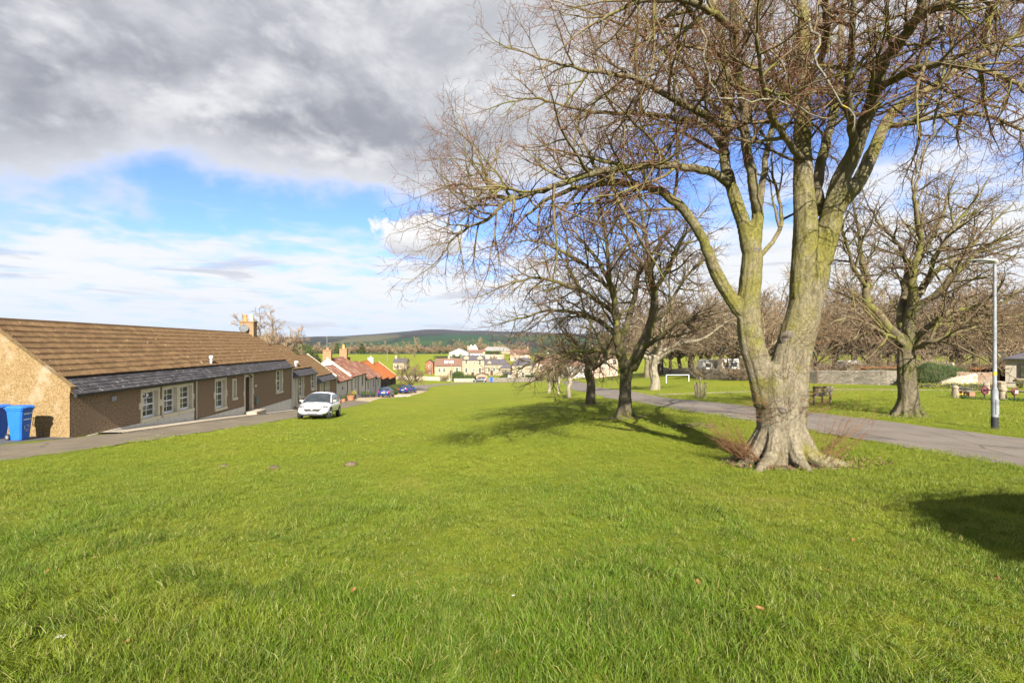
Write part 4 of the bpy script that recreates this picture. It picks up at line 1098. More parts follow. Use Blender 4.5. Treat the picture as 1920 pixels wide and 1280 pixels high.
M_RED = mat('red_pantile', (.115, .048, .034), (.17, .082, .058), 3.2, .9, .3, 40, c3=(.24, .175, .135), s3=1.4, t3=(.50, .66), spec=.1)
M_ORANGE = mat('orange_pantile', (.20, .062, .022), (.26, .095, .034), 2.6, .9, .3, 40, c3=(.26, .14, .075), s3=1.2, t3=(.55, .7), spec=.1)
M_SLATE = mat('grey_slate', (.040, .038, .042), (.068, .064, .070), 5, .85, .3, 40, c3=(.17, .16, .155), s3=6, t3=(.60, .66), rnd=.3, spec=.12, coord='World')
M_SLATEC = mat('grey_slate_courses', (.040, .038, .042), (.068, .064, .070), 5, .85, .3, 40, c3=(.17, .16, .155), s3=6, t3=(.60, .66), spec=.12, coord='World')
M_TIMBER = mat('dark_timber', (.045, .035, .028), (.085, .068, .055), 3, .9, .3, 30, stretch=(1, 1, .2))
M_CHIM = mat('ochre_brick', (.19, .12, .062), (.26, .175, .098), 7, .9, .5, 40, c3=(.24, .14, .08), s3=3, t3=(.55, .65))
M_POTO = mat('orange_pot', (.45, .19, .06), (.50, .24, .09), 5, .8)
M_POTC = mat('cream_pot', (.55, .47, .30), (.60, .52, .36), 5, .8)
M_DOOR = mat('brown_door', (.040, .014, .009), (.060, .022, .013), 5, .45, spec=.4)
M_LEAD = mat('lead_flashing', (.20, .21, .22), (.30, .31, .32), 6, .6)
M_CONC = mat('pavement_concrete', (.25, .215, .165), (.33, .29, .23), 6, .95, .4, 50, coord='World')
M_STONEK = mat('kerb_stone', (.40, .33, .24), (.48, .41, .30), 4, .9, .2, 40, coord='World')


def glass_mat():
    m = bpy.data.materials.new('window_glass'); m.use_nodes = True; k = NT(m.node_tree)
    b = m.node_tree.nodes['Principled BSDF']; n = k.noise(k.n('ShaderNodeTexCoord').outputs['Object'], 2.0, 2)
    k.put(b.inputs['Base Color'], k.mix(n, (.020, .026, .016), (.055, .062, .042))); b.inputs['Roughness'].default_value = .04; b.inputs['IOR'].default_value = 2.3  # greenish base colour stands in for the lawn's reflection and net curtains
    return m


M_GLASS = glass_mat()


def wall_sheet(mb, y0, y1, z0, z1, holes, depth=.24):
    """wall in the plane x = 0 with real openings and their reveals"""
    ys = sorted({y0, y1, *[h[0] for h in holes], *[h[1] for h in holes]}); zs = sorted({z0, z1, *[h[2] for h in holes], *[h[3] for h in holes]})
    for a, b in zip(ys, ys[1:]):
        for c, d in zip(zs, zs[1:]):
            m = ((a + b) / 2, (c + d) / 2)
            if any(h[0] < m[0] < h[1] and h[2] < m[1] < h[3] for h in holes):
                continue
            mb.quad((0, a, c), (0, b, c), (0, b, d), (0, a, d))


def tile_profile(kind):
    """one roof tile: x down the slope, y along the eaves, z out of the roof"""
    if kind == 'roman':
        w, L = .30, .345; ys = [0, .038, .052, .075, .098, .112, .188, .202, .225, .248, .262, .30]; zs = [0, 0, .058, .078, .058, 0, 0, .058, .078, .058, 0, 0]
    else:
        w, L = .25, .345; ys = [0, .04, .08, .125, .17, .21, .25]; zs = [.005, .04, .05, .03, .0, -.005, .005]
    n = len(ys); V = [(0, y, z + .012) for y, z in zip(ys, zs)] + [(L, y, z + .066) for y, z in zip(ys, zs)] + [(L - .02, y, .004) for y in ys]
    F = [(i, i + 1, n + i + 1, n + i) for i in range(n - 1)] + [(n + i, n + i + 1, 2 * n + i + 1, 2 * n + i) for i in range(n - 1)]
    return w, .30, V, F


def slate_profile():
    V = [(0, .004, .004), (0, .276, .004), (.2, .276, .024), (.2, .004, .024), (.2, .276, .006), (.2, .004, .006), (0, .276, -.004), (0, .004, -.004)]
    return .28, .17, V, [(0, 1, 2, 3), (3, 2, 4, 5), (0, 3, 5, 7), (1, 6, 4, 2)]


def clad(root, name, prof, m, pitch, eave_x, eave_z, s0, s1, y0, y1, ymul=1.0, max_parts=0, near=None):
    """cover the roof slope between distances s0 and s1 up from the eaves with tiles; the nearest ones are parts, the rest one part of kind stuff"""
    w, g, V, F = prof; rows = int(round((s1 - s0) / g)); cols = int(round((y1 - y0) / w)); wy = (y1 - y0) / cols; gg = (s1 - s0) / rows
    c, s = math.cos(pitch), math.sin(pitch)
    mb = MB().add([(x * gg / g, y * wy / w, z) for x, y, z in V], F); me = mb.mesh(name, m)
    spots = []
    rg = random.Random(rows * 31 + cols)
    for r in range(rows):
        for q in range(cols):
            up = s0 + gg * (r + 1); spots.append((q + r * .01, r, Vector((eave_x - up * c, y0 + q * wy + (0 if name != 'slate' else (wy / 2 if r % 2 else 0)) + rg.uniform(-.004, .004), eave_z + up * s + rg.uniform(0, .006)))))
    if name == 'slate':
        spots = [p for p in spots if p[2].y + wy * .9 < y1]
    spots.sort(key=lambda a: a[0])
    for i, (k, r, p) in enumerate(spots[:max_parts]):
        o = link(name, me, root, p); o.rotation_euler = (0, pitch + rg.uniform(-.012, .012), rg.uniform(-.008, .008))
    rest = spots[max_parts:]
    if rest:
        A = np.array([v.co[:] for v in me.vertices]); Fq = np.array([list(p.vertices) for p in me.polygons]); n = len(A)
        Rm = np.array([[c, 0, s], [0, 1, 0], [-s, 0, c]]); A = A @ Rm.T
        Pn = np.array([p[2][:] for p in rest]); VV = (A[None] + Pn[:, None]).reshape(-1, 3); FF = (Fq[None] + (np.arange(len(rest)) * n)[:, None, None]).reshape(-1, 4)
        o = link(name + '_courses', np_mesh(name + '_courses', VV, FF, {M_TILE: M_TILEC, M_SLATE: M_SLATEC}.get(m, m), smooth=False), root); o['kind'] = 'stuff'


def window(root, y0, y1, z0, z1, surround=True, ears=True, rows=2, cols=2, depth=.15, msur=None, name='window', mg=.115):
    """sash window set in a reveal; outer size y0..y1, z0..z1 includes the painted stone margin"""
    g = mg if surround else 0; a, b, c, d = y0 + g, y1 - g, z0 + g * 1.1, z1 - g
    x = -depth; f = MB(); t = .07
    f.box(x - .05, x, a, b, c, c + t * 1.4).box(x - .05, x, a, b, d - t, d).box(x - .05, x, a, a + t, c + t * 1.4, d - t).box(x - .05, x, b - t, b, c + t * 1.4, d - t)
    mid = (c + d) / 2; f.box(x - .045, x + .012, a + t, b - t, mid - .03, mid + .03)
    ce = [c + t * 1.4, mid - .03, mid + .03, d - t]
    for lo, hi in ((ce[0], ce[1]), (ce[2], ce[3])):
        for i in range(1, cols):
            yy = a + t + (b - a - 2 * t) * i / cols; f.box(x - .03, x - .008, yy - .011, yy + .011, lo, hi)
        for i in range(1, rows):
            zz = lo + (hi - lo) * i / rows; f.box(x - .031, x - .007, a + t, b - t, zz - .011, zz + .011)
    w = f.build(name, M_UPVC, root)
    for lo, hi in ((ce[0], ce[1]), (ce[2], ce[3])):
        MB().box(x - .045, x - .034, a + t, b - t, lo, hi).build('pane', M_GLASS, w)
    if surround:
        ms = msur or M_CREAM; q = MB()
        q.box(-depth - .05, .022, y0, y1, d, z1).box(-depth - .05, .020, y0, a, c, d - .001).box(-depth - .05, .020, b, y1, c, d - .001)
        if ears:
            m = (z0 + z1) / 2; h = (z1 - z0) * .1
            q.box(-.02, .019, y0 - .09, y0, m - h, m + h).box(-.02, .019, y1, y1 + .09, m - h, m + h)
        q.build('surround', ms, w); MB().box(-depth - .05, .07, y0 - .03, y1 + .03, z0, c).build('sill', ms, w)
    return (a, b, c, d)


def cottage(name, label, u0, u1, eave, rise, half, wall_m, gable_m, holes, tile, tile_m, slate=0.0, parts=(0, 0), cat='cottage', back=None, gutter=True, skews=(), group=None, z_ov=.18):
    x, y = row_xy(u0); zr = gz(x, y); root = thing(name, label, cat, (x, y, zr), ROWA, group); root['base'] = zr
    L = u1 - u0; e = eave - zr; pitch = math.atan2(rise, half); c, s = math.cos(pitch), math.sin(pitch); dz = row_gz(u1) - zr - .6
    ap = e + rise; W = 2 * half
    hz = [(h[0], h[1], h[2] - zr, h[3] - zr) for h in holes]
    mb = MB(); wall_sheet(mb, 0, L, dz, e, hz)
    for h in hz:
        for P in (((0, h[0], h[2]), (0, h[0], h[3])), ((0, h[1], h[2]), (0, h[1], h[3])), ((0, h[0], h[3]), (0, h[1], h[3]))):
            (p, q) = P; mb.quad(p, q, (q[0] - .3, q[1], q[2]), (p[0] - .3, p[1], p[2]))
        mb.quad((-.3, h[0], h[2]), (-.3, h[1], h[2]), (-.3, h[1], h[3]), (-.3, h[0], h[3]))
    mb.quad((-W, 0, dz), (-W, L, dz), (-W, L, e), (-W, 0, e))
    mb.quad((-W, 0, dz), (0, 0, dz), (0, L, dz), (-W, L, dz))
    mb.build('wall', wall_m, root)
    for yy in (0.0, L):
        MB().prism([(0.001, dz), (0.001, e), (-half, ap), (-W - .001, e), (-W - .001, dz)], yy - (.012 if yy == 0 else 0), yy + (0 if yy == 0 else .012)).build('gable', gable_m, root)
    # roof deck, both slopes
    ex, ez = z_ov * c, e - z_ov * s; deck = MB()
    deck.prism([(ex, ez), (ex, ez + .03), (-half, ap + .045), (-half, ap)], .01, L - .01)
    deck.prism([(-W - ex, ez), (-half - .001, ap), (-half - .001, ap + .045), (-W - ex, ez + .03)], .01, L - .01)
    deck.build('roof', tile_m, root)
    slope = half / c + z_ov
    if slate:
        clad(root, 'slate', slate_profile(), M_SLATE, pitch, ex - .0 + s * .035, ez + c * .035, 0, slate, 0, L, max_parts=parts[1])
    clad(root, 'tile', tile_profile(tile), tile_m, pitch, ex + s * .035, ez + c * .035, slate, slope - .02, 0, L, max_parts=parts[0])
    rt = MB(); n = max(2, int(L / .45))
    for i in range(n):
        a, b = L * i / n, L * (i + 1) / n - .012
        rt.prism([(-half - .15, ap + .02), (-half - .10, ap + .10), (-half, ap + .135), (-half + .10, ap + .10), (-half + .15, ap + .02)], a, b)
    o = rt.build('ridge_tiles', tile_m, root); o['kind'] = 'stuff'
    if gutter:
        MB().prism([(ex + .0, ez + .02), (ex + .11, ez + .02), (ex + .10, ez - .05), (ex + .05, ez - .075), (ex + .0, ez - .06)], -.02, L + .02).build('gutter', M_DARK, root)
    for yy, m, wd in skews:
        a0 = (.02, e - .02); MB().prism([(.03, e - .03), (.03, e + .17), (-half, ap + .21), (-half, ap)], yy - wd / 2, yy + wd / 2).build('skew', m, root)
    return root, zr


def chimney(root, x, y, z0, z1, wx, wy, pots, m=M_CHIM, cap=True):
    ch = MB().box(x - wx / 2, x + wx / 2, y - wy / 2, y + wy / 2, z0, z1).build('chimney', m, root)
    MB().bbox(x - wx / 2 - .05, x + wx / 2 + .05, y - wy / 2 - .05, y + wy / 2 + .05, z1 + .002, z1 + .10, .015).build('coping', m, ch)
    for dx, dy, mm, h in pots:
        MB().lathe([(.13, 0), (.12, .05), (.115, h * .8), (.14, h * .86), (.14, h), (.09, h), (.09, h * .7)], 12, (x + dx, y + dy, z1 + .10)).build('chimney_pot', mm, ch, 35)
    return ch


def pipe(root, y, z0, z1, m=M_GREYPIPE, x=.06):
    MB().tube([(x, y, z0), (x, y, z1 - .12), (x + .05, y, z1)], .036, 8).build('downpipe', m, root, 1)


# --- the long brown cottage
wins = [(3.60, 4.86, -3.22, -1.84), (5.03, 6.26, -3.23, -1.84), (6.265, 7.50, -3.23, -1.84), (9.57, 10.85, -3.57, -1.81), (18.06, 19.29, -3.48, -1.70)]
hl = [(a + .02, b - .02, c + .03, d - .02) for a, b, c, d in wins]
hl.append((11.56, 12.05, -3.10, -1.97)); hl.append((13.08, 14.30, -4.09, -1.82))
c1, zr = cottage('brown_cottage', 'long brown roughcast cottage with tiled roof and slate eaves strip', 0, 21.2, -1.59, 2.43, 2.93, M_HARL, M_HARLG, hl, 'roman', M_TILE, .85, (300, 300),
                 skews=((.10, M_HARLG, .24),))
for a, b, c, d in wins:
    window(c1, a, b, c - zr, d - zr)
slit = MB().box(-.16, -.11, 11.64, 11.97, -3.06 - zr, -3.0 - zr).box(-.16, -.11, 11.64, 11.97, -2.12 - zr, -2.06 - zr).box(-.16, -.11, 11.64, 11.69, -3.0 - zr, -2.12 - zr).box(-.16, -.11, 11.92, 11.97, -3.0 - zr, -2.12 - zr).build('window', M_UPVC, c1)
MB().box(-.15, -.14, 11.69, 11.92, -3.0 - zr, -2.12 - zr).build('pane', M_GLASS, slit)
q = MB(); q.box(-.15, .02, 11.54, 12.07, -2.06 - zr, -1.95 - zr).box(-.15, .018, 11.54, 11.64, -3.06 - zr, -2.061 - zr).box(-.15, .018, 11.97, 12.07, -3.06 - zr, -2.061 - zr); q.build('surround', M_CREAM, slit)
MB().box(-.15, .08, 11.50, 12.11, -3.20 - zr, -3.062 - zr).build('sill', M_CREAM, slit)
dr = MB().bbox(-.24, -.18, 13.22, 14.16, -4.04 - zr, -1.98 - zr, .01).build('door', M_DOOR, c1)
for zc in (-3.75, -3.05, -2.4):
    for yc in (13.47, 13.91):
        MB().bbox(-.185, -.168, yc - .16, yc + .16, zc - zr - .22, zc - zr + .25, .008).build('panel', M_DOOR, dr)
MB().tube([(-.17, 14.06, -3.0 - zr), (-.11, 14.06, -3.0 - zr), (-.11, 13.96, -3.0 - zr)], .012, 6).build('handle', M_LEAD, dr)
q = MB(); q.box(-.2, .022, 13.06, 14.32, -1.96 - zr, -1.80 - zr).box(-.2, .02, 13.06, 13.2, -4.1 - zr, -1.961 - zr).box(-.2, .02, 14.18, 14.32, -4.1 - zr, -1.961 - zr).box(-.02, .019, 12.98, 13.06, -3.1 - zr, -2.8 - zr).box(-.02, .019, 14.32, 14.4, -3.1 - zr, -2.8 - zr)
q.build('surround', M_CREAM, dr)
MB().bbox(-.2, .75, 13.0, 14.45, -4.4 - zr, -4.07 - zr, .02).build('doorstep', M_CONC, c1)
lm = MB().box(.02, .10, 13.62, 13.76, -1.90 - zr, -1.84 - zr).tube([(.09, 13.69, -1.86 - zr), (.16, 13.69, -1.88 - zr)], .015, 6).lathe([(.02, 0), (.055, -.03), (.06, -.12), (.02, -.15)], 8, (.16, 13.69, -1.87 - zr)); lm.build('door_lamp', M_DARK, c1)
for a, b, zt in ((.05, 7.52, -3.22), (7.9, 13.04, -3.72), (14.34, 21.16, -4.12)):
    MB().box(-.02, .045, a, b, -6.0 - zr, zt - zr).build('plinth', M_PLINTH, c1)
pipe(c1, 7.70, -3.78 - zr, -1.66 - zr); pipe(c1, 21.1, -5.15 - zr, -1.66 - zr, M_UPVC)
MB().bbox(.0, .06, 1.9, 2.14, -2.13 - zr, -1.95 - zr, .01).build('vent', M_LEAD, c1)
MB().bbox(.0, .03, 14.58, 14.82, -2.68 - zr, -2.54 - zr, .008).build('name_plaque', M_CREAM, c1)
MB().bbox(.0, .14, 14.52, 14.86, -3.78 - zr, -3.34 - zr, .02).build('post_box', mat('grey_green_metal', (.10, .14, .12), (.13, .17, .15), 5, .5), c1)
ch = chimney(c1, -2.93, 20.55, .45 - zr, 1.72 - zr, .98, .62, ((-.22, 0, M_POTO, .46), (.22, 0, M_POTC, .50)))
MB().prism([(-2.40, .30 - zr), (-1.95, -.05 - zr), (-1.95, .05 - zr), (-2.40, .42 - zr)], 20.1, 20.22).build('lead_flashing', M_LEAD, ch)
dish = MB(); dc = Vector((-3.05, 20.05, 1.25 - zr)); dn = Vector((.25, -1, .45)).normalized(); da = dn.cross(Vector((0, 0, 1))).normalized(); db = dn.cross(da)
vs, fs = [], []
for i in range(5):
    r = .33 * i / 4
    vs += [dc + (da * math.cos(j * math.pi / 8) + db * math.sin(j * math.pi / 8)) * r + dn * (r * r * .45) for j in range(16)]
for i in range(4):
    fs += [(i * 16 + j, i * 16 + (j + 1) % 16, (i + 1) * 16 + (j + 1) % 16, (i + 1) * 16 + j) for j in range(16)]
dish.add(vs, fs).tube([dc - db * .2, dc - db * .28 + dn * .3], .014, 5).tube([dc, dc + Vector((0, .22, -.1))], .025, 6)
dish.build('satellite_dish', mat('dish_grey', (.075, .08, .085), (.10, .105, .11), 4, .6), ch, 40)
fx = .18 * .77 - (.85) * .77
MB().lathe([(.055, -.1), (.055, .26), (.10, .27), (.10, .36), (.04, .40)], 10, (fx, 10.25, (-1.59 - zr) + .62)).build('flue', M_UPVC, c1, 40)

# --- second and third brown cottages
c2, z2 = cottage('brown_cottage', 'short brown roughcast cottage stepped down from the long one, with twin roof flues', 21.2, 27.35, -2.40, 2.35, 2.93, M_HARL, M_HARLG,
                 [(.29, 1.23, -4.93, -2.5), (1.61, 2.81, -4.33, -2.47), (4.72, 6.07, -3.97, -2.43)], 'roman', M_TILE, .8)
window(c2, 1.59, 2.83, -4.36 - z2, -2.45 - z2); window(c2, 4.70, 6.09, -4.0 - z2, -2.41 - z2)
d2 = MB().bbox(-.22, -.16, .42, 1.10, -4.88 - z2, -2.64 - z2, .01).build('door', M_UPVC, c2)
q = MB(); q.box(-.2, .022, .27, 1.25, -2.62 - z2, -2.48 - z2).box(-.2, .02, .27, .40, -4.95 - z2, -2.621 - z2).box(-.2, .02, 1.12, 1.25, -4.95 - z2, -2.621 - z2); q.build('surround', M_CREAM, d2)
MB().box(-.02, .045, 1.3, 6.1, -6.6 - z2, -4.75 - z2).build('plinth', M_PLINTH, c2)
for k in (0, .32):
    MB().lathe([(.06, -.15), (.06, .30), (.11, .31), (.11, .42), (.04, .46)], 10, (-.62, 2.7 + k, (-2.40 - z2) + .62)).build('flue', M_UPVC, c2, 40)
pipe(c2, 6.05, -5.5 - z2, -2.48 - z2, M_UPVC)
c3, z3 = cottage('brown_cottage', 'lowest brown roughcast cottage with a pale skew against the white cottage', 27.35, 34.35, -3.32, 2.25, 2.93, M_HARL, M_HARLG,
                 [(1.14, 2.16, -5.66, -3.48), (2.94, 4.19, -4.89, -3.48)], 'roman', M_TILE, .75, skews=((6.9, M_CREAM, .26),))
window(c3, 2.92, 4.21, -4.92 - z3, -3.46 - z3)
d3 = MB().bbox(-.22, -.16, 1.27, 2.03, -5.58 - z3, -3.62 - z3, .01).build('door', M_CREAM, c3)
q = MB(); q.box(-.2, .022, 1.12, 2.18, -3.60 - z3, -3.46 - z3).box(-.2, .02, 1.12, 1.25, -5.7 - z3, -3.601 - z3).box(-.2, .02, 2.05, 2.18, -5.7 - z3, -3.601 - z3); q.build('surround', M_CREAM, d3)
MB().box(-.02, .045, 2.25, 6.95, -7.2 - z3, -5.45 - z3).build('plinth', M_PLINTH, c3)
pipe(c3, 6.85, -6.0 - z3, -3.4 - z3, M_UPVC)

# --- white cottages with red pantiles
ca, za = cottage('white_cottage', 'low white lean cottage with red pantiles joined to the brown cottage', 34.4, 40.6, -3.83, 1.45, 1.95, M_WHITEH, M_WHITEH, [(2.2, 2.75, -4.9, -4.55)], 'pan', M_RED, skews=((6.1, M_CREAM, .22),))
MB().box(-.16, -.1, 2.2, 2.75, -4.9 - za, -4.55 - za).build('window', M_GLASS, ca); pipe(ca, 4.5, -6.3 - za, -3.9 - za, M_DARK)
cb, zb = cottage('white_cottage', 'main white cottage with red pantiles and chimneys on both gables', 40.7, 49.0, -3.70, 2.05, 2.75, M_WHITEH, M_WHITEH,
                 [(2.0, 2.85, -5.3, -4.05), (3.6, 4.5, -6.2, -4.05), (6.0, 6.9, -5.3, -4.05)], 'pan', M_RED, skews=((.1, M_CREAM, .24),))
window(cb, 1.9, 2.95, -5.4 - zb, -3.95 - zb, ears=False, msur=M_PLINTH, mg=.1); window(cb, 5.9, 7.0, -5.4 - zb, -3.95 - zb, ears=False, msur=M_PLINTH, mg=.1)
MB().bbox(-.2, -.14, 3.62, 4.48, -6.18 - zb, -4.07 - zb, .01).build('door', M_DOOR, cb)
chimney(cb, -2.75, .35, -2.0 - zb, -.65 - zb, .95, .55, ((0, 0, M_POTO, .3),)); chimney(cb, -2.75, 7.9, -2.0 - zb, -.55 - zb, .95, .55, ((0, 0, mat('yellow_pot', (.55, .42, .10), (.6, .48, .14), 4, .8), .5),))
pipe(cb, .35, -6.4 - zb, -3.8 - zb, M_DARK); pipe(cb, 8.2, -6.8 - zb, -3.8 - zb, M_DARK)
ce_, ze = cottage('white_cottage', 'white cottage with faded red pantiles below the main white one', 49.05, 56.6, -4.60, 2.15, 2.75, M_WHITEH, M_WHITEH,
                 [(1.4, 2.2, -6.1, -4.95), (3.4, 4.2, -6.9, -4.95), (5.3, 6.1, -6.1, -4.95)], 'pan', M_RED)
window(ce_, 1.3, 2.3, -6.2 - ze, -4.85 - ze, ears=False, msur=M_PLINTH, mg=.1); window(ce_, 5.2, 6.2, -6.2 - ze, -4.85 - ze, ears=False, msur=M_PLINTH, mg=.1)
MB().bbox(-.2, -.14, 3.42, 4.18, -6.88 - ze, -4.97 - ze, .01).build('door', M_PLINTH, ce_); pipe(ce_, 7.4, -7.0 - ze, -4.7 - ze, M_DARK)
chimney(ce_, -2.75, 1.3, -2.6 - ze, -1.75 - ze, .8, .55, ((0, 0, M_POTO, .45),), mat('red_chimney_brick', (.30, .10, .06), (.36, .15, .10), 8, .9))
cf, zf = cottage('white_cottage', 'narrow white cottage end with red pantiles next to the orange roofs', 56.65, 60.9, -4.92, 2.1, 2.75, M_WHITEH, M_WHITEH, [(1.6, 2.3, -6.3, -5.3)], 'pan', M_RED)
window(cf, 1.5, 2.4, -6.4 - zf, -5.2 - zf, ears=False, msur=M_PLINTH, mg=.1)
cg, zg = cottage('timber_outbuilding', 'dark timber outbuilding with bright orange pantiles and white gable', 60.95, 68.0, -5.42, 2.7, 3.3, M_TIMBER, M_WHITEH, [(1.0, 2.2, -8.3, -6.1), (4.2, 5.0, -7.2, -6.2)], 'pan', M_ORANGE)
MB().bbox(-.2, -.14, 1.02, 2.18, -8.28 - zg, -6.12 - zg, .01).build('door', M_TIMBER, cg); MB().box(-.16, -.1, 4.2, 5.0, -7.2 - zg, -6.2 - zg).build('window', M_GLASS, cg)
ch_, zh = cottage('timber_outbuilding', 'farthest dark timber outbuilding of the row with orange pantiles and patterned chimney', 68.05, 78.0, -5.9, 2.6, 3.3, M_TIMBER, M_TIMBER, [(4.0, 5.2, -8.6, -6.5)], 'pan', M_ORANGE, skews=((9.9, M_CREAM, .22),))
MB().bbox(-.2, -.14, 4.02, 5.18, -8.58 - zh, -6.52 - zh, .01).build('door', M_TIMBER, ch_)
chimney(ch_, -3.3, 2.2, -3.6 - zh, -2.3 - zh, .9, .6, ((0, 0, M_POTC, .25),), M_WHITEH)


# --- pavement strip and kerb along the long cottage
def edge_strip(name, us, v0, v1, h, m, kind='structure'):
    mb = MB(); prev = None
    for u in us:
        zc = row_gz(u, (v0 + v1) / 2); r = []
        for v, z in ((v0, zc - .2), (v0, zc + h), (v1, zc + h - .004), (v1, zc - .2)):
            x, y = row_xy(u, v); r.append((x, y, z))
        if prev:
            for j in range(3):
                mb.quad(prev[j], prev[j + 1], r[j + 1], r[j])
        prev = r
    return struct(mb.build(name, m), kind)


edge_strip('pavement', [1.2 + .7 * i for i in range(18)], .05, .72, .085, M_CONC)
edge_strip('kerb', [1.2 + .7 * i for i in range(18)], .722, .86, .10, M_STONEK)
edge_strip('pavement', [14.5 + .7 * i for i in range(10)], .05, .6, .07, M_CONC)
# ------------------------------------------------------------------ wheelie bins
M_BIN = mat('blue_bin_plastic', (.012, .11, .46), (.016, .125, .50), 4, .42, spec=.45)
M_BINLID = mat('blue_lid_plastic', (.014, .11, .42), (.018, .13, .46), 4, .45, spec=.45)
M_RUBBER = mat('black_rubber', (.018, .018, .018), (.03, .03, .03), 6, .8)
M_ALLOY = mat('alloy', (.42, .42, .43), (.5, .5, .5), 4, .35, metal=.7)
M_PRINT = mat('pale_print', (.55, .60, .68), (.62, .66, .72), 9, .7)


def bin_240(label, x, y, rz, group=None, marks=True, sc=1.0, cat='bin'):
    t = thing('wheelie_bin', label, cat, (x, y, gz(x, y) + .045), rz, group); t.scale = (sc * .74, sc * .80, sc)
    def ring(z, x0, x1, w):
        b = .05
        return [(x0 + b, -w, z), (x1 - b, -w, z), (x1, -w + b, z), (x1, w - b, z), (x1 - b, w, z), (x0 + b, w, z), (x0, w - b, z), (x0, -w + b, z)]
    def loft(rings):
        mb = MB(); n = 8; vs = [p for r in rings for p in r]; fs = [(i * n + j, i * n + (j + 1) % n, (i + 1) * n + (j + 1) % n, (i + 1) * n + j) for i in range(len(rings) - 1) for j in range(n)]
        return mb.add(vs, fs + [tuple(range(n)), tuple(range((len(rings) - 1) * n, len(rings) * n))])
    loft([ring(.0, -.20, .24, .21), ring(.5, -.27, .29, .25), ring(.93, -.31, .34, .275), ring(.94, -.34, .37, .29), ring(1.0, -.345, .375, .295)]).build('body', M_BIN, t)
    lid = loft([ring(1.003, -.36, .41, .305), ring(1.03, -.36, .41, .305), ring(1.075, -.31, .34, .25), ring(1.085, -.25, .28, .2)]).build('lid', M_BINLID, t)
    for s in (-1, 1):
        MB().bbox(.28, .44, s * .16 - .05, s * .16 + .05, 1.00, 1.035, .01).build('lip', M_BINLID, lid)
        MB().bbox(-.02, .04, s * .272 - .012, s * .272 + .012, .86, .95, .005).build('lift_rib', M_BIN, t)
        w = MB().tube([(-.25, s * .20, .10), (-.25, s * .27, .10)], .10, 16).build('wheel', M_RUBBER, t)
        MB().tube([(-.25, s * .271, .10), (-.25, s * .276, .10)], .055, 12).build('hub', M_ALLOY, w)
    MB().tube([(-.38, -.25, 1.0), (-.42, -.22, 1.02), (-.42, .22, 1.02), (-.38, .25, 1.0)], .016, 6).build('handle', M_BINLID, t)
    if marks:
        def fx(z):
            return .24 + (.34 - .24) * z / .93 + .012
        q = MB()
        for z, spans in ((.82, ((-.17, -.10), (-.09, -.02), (-.01, .08), (.11, .17))), (.64, ((-.16, -.10), (-.09, -.01), (.0, .08), (.10, .16)))):
            for a, b in spans:
                q.quad((fx(z - .022), a, z - .022), (fx(z - .022), b, z - .022), (fx(z + .022), b, z + .022), (fx(z + .022), a, z + .022))
        q.build('lettering', M_PRINT, t)['kind'] = 'stuff'
        e = MB(); c = (0, .37)
        for i in range(3):
            a0 = i * 2.094 + .3
            for j in range(5):
                a, b = a0 + j * .3, a0 + j * .3 + .3; r0, r1 = .07, .125 - j * .008
                P = lambda r, g: (fx(c[1] + r * math.sin(g)) + .001, c[0] + r * math.cos(g), c[1] + r * math.sin(g))
                e.quad(P(r0, a), P(r0, b), P(r1, b), P(r1, a))
        e.build('emblem', mat('grey_print', (.30, .33, .38), (.38, .41, .46), 9, .7), t)['kind'] = 'stuff'
    return t


bin_240('blue wheelie bin with pale lettering and emblem against the cottage gable', -15.80, 15.52, .06)
bin_240('blue wheelie bin standing behind the lettered bin at the gable', -16.62, 15.60, .04, marks=False)

# ------------------------------------------------------------------ cars
def paint(name, c):
    m = bpy.data.materials.new(name); m.use_nodes = True; k = NT(m.node_tree); b = m.node_tree.nodes['Principled BSDF']
    n = k.noise(k.n('ShaderNodeTexCoord').outputs['Object'], 3, 4)
    k.put(b.inputs['Base Color'], k.mix(n, c, tuple(x * .92 for x in c))); b.inputs['Roughness'].default_value = .28; b.inputs['Coat Weight'].default_value = .6; b.inputs['Coat Roughness'].default_value = .05
    return m


M_CARGLASS = mat('car_glass', (.015, .02, .024), (.03, .036, .042), 2, .05, spec=.9)
M_LAMP = mat('lamp_lens', (.16, .165, .175), (.05, .05, .055), 14, .15, spec=.8)
M_TAIL = mat('tail_lens', (.40, .012, .012), (.30, .01, .01), 10, .2, spec=.7)
M_TRIM = mat('black_trim', (.018, .018, .02), (.03, .03, .032), 8, .6)
M_PLATEY = mat('yellow_plate', (.60, .50, .06), (.62, .52, .08), 8, .5)
M_PLATEW = mat('white_plate', (.66, .66, .64), (.7, .7, .68), 8, .5)
ST = [(-2.0, .60, .66, .40, .70), (-1.93, .78, .82, .26, .88), (-1.6, .82, .865, .21, .965), (-.7, .83, .875, .19, .94), (.3, .83, .875, .19, .915), (.95, .83, .87, .19, .895), (1.40, .82, .855, .20, .82), (1.75, .76, .80, .20, .70), (1.93, .64, .70, .22, .58), (2.0, .46, .52, .28, .46)]
CB = [(1.06, .885), (.78, 1.09), (.48, 1.27), (.18, 1.39), (-.30, 1.455), (-.85, 1.445), (-1.30, 1.36), (-1.62, 1.20), (-1.86, .96)]


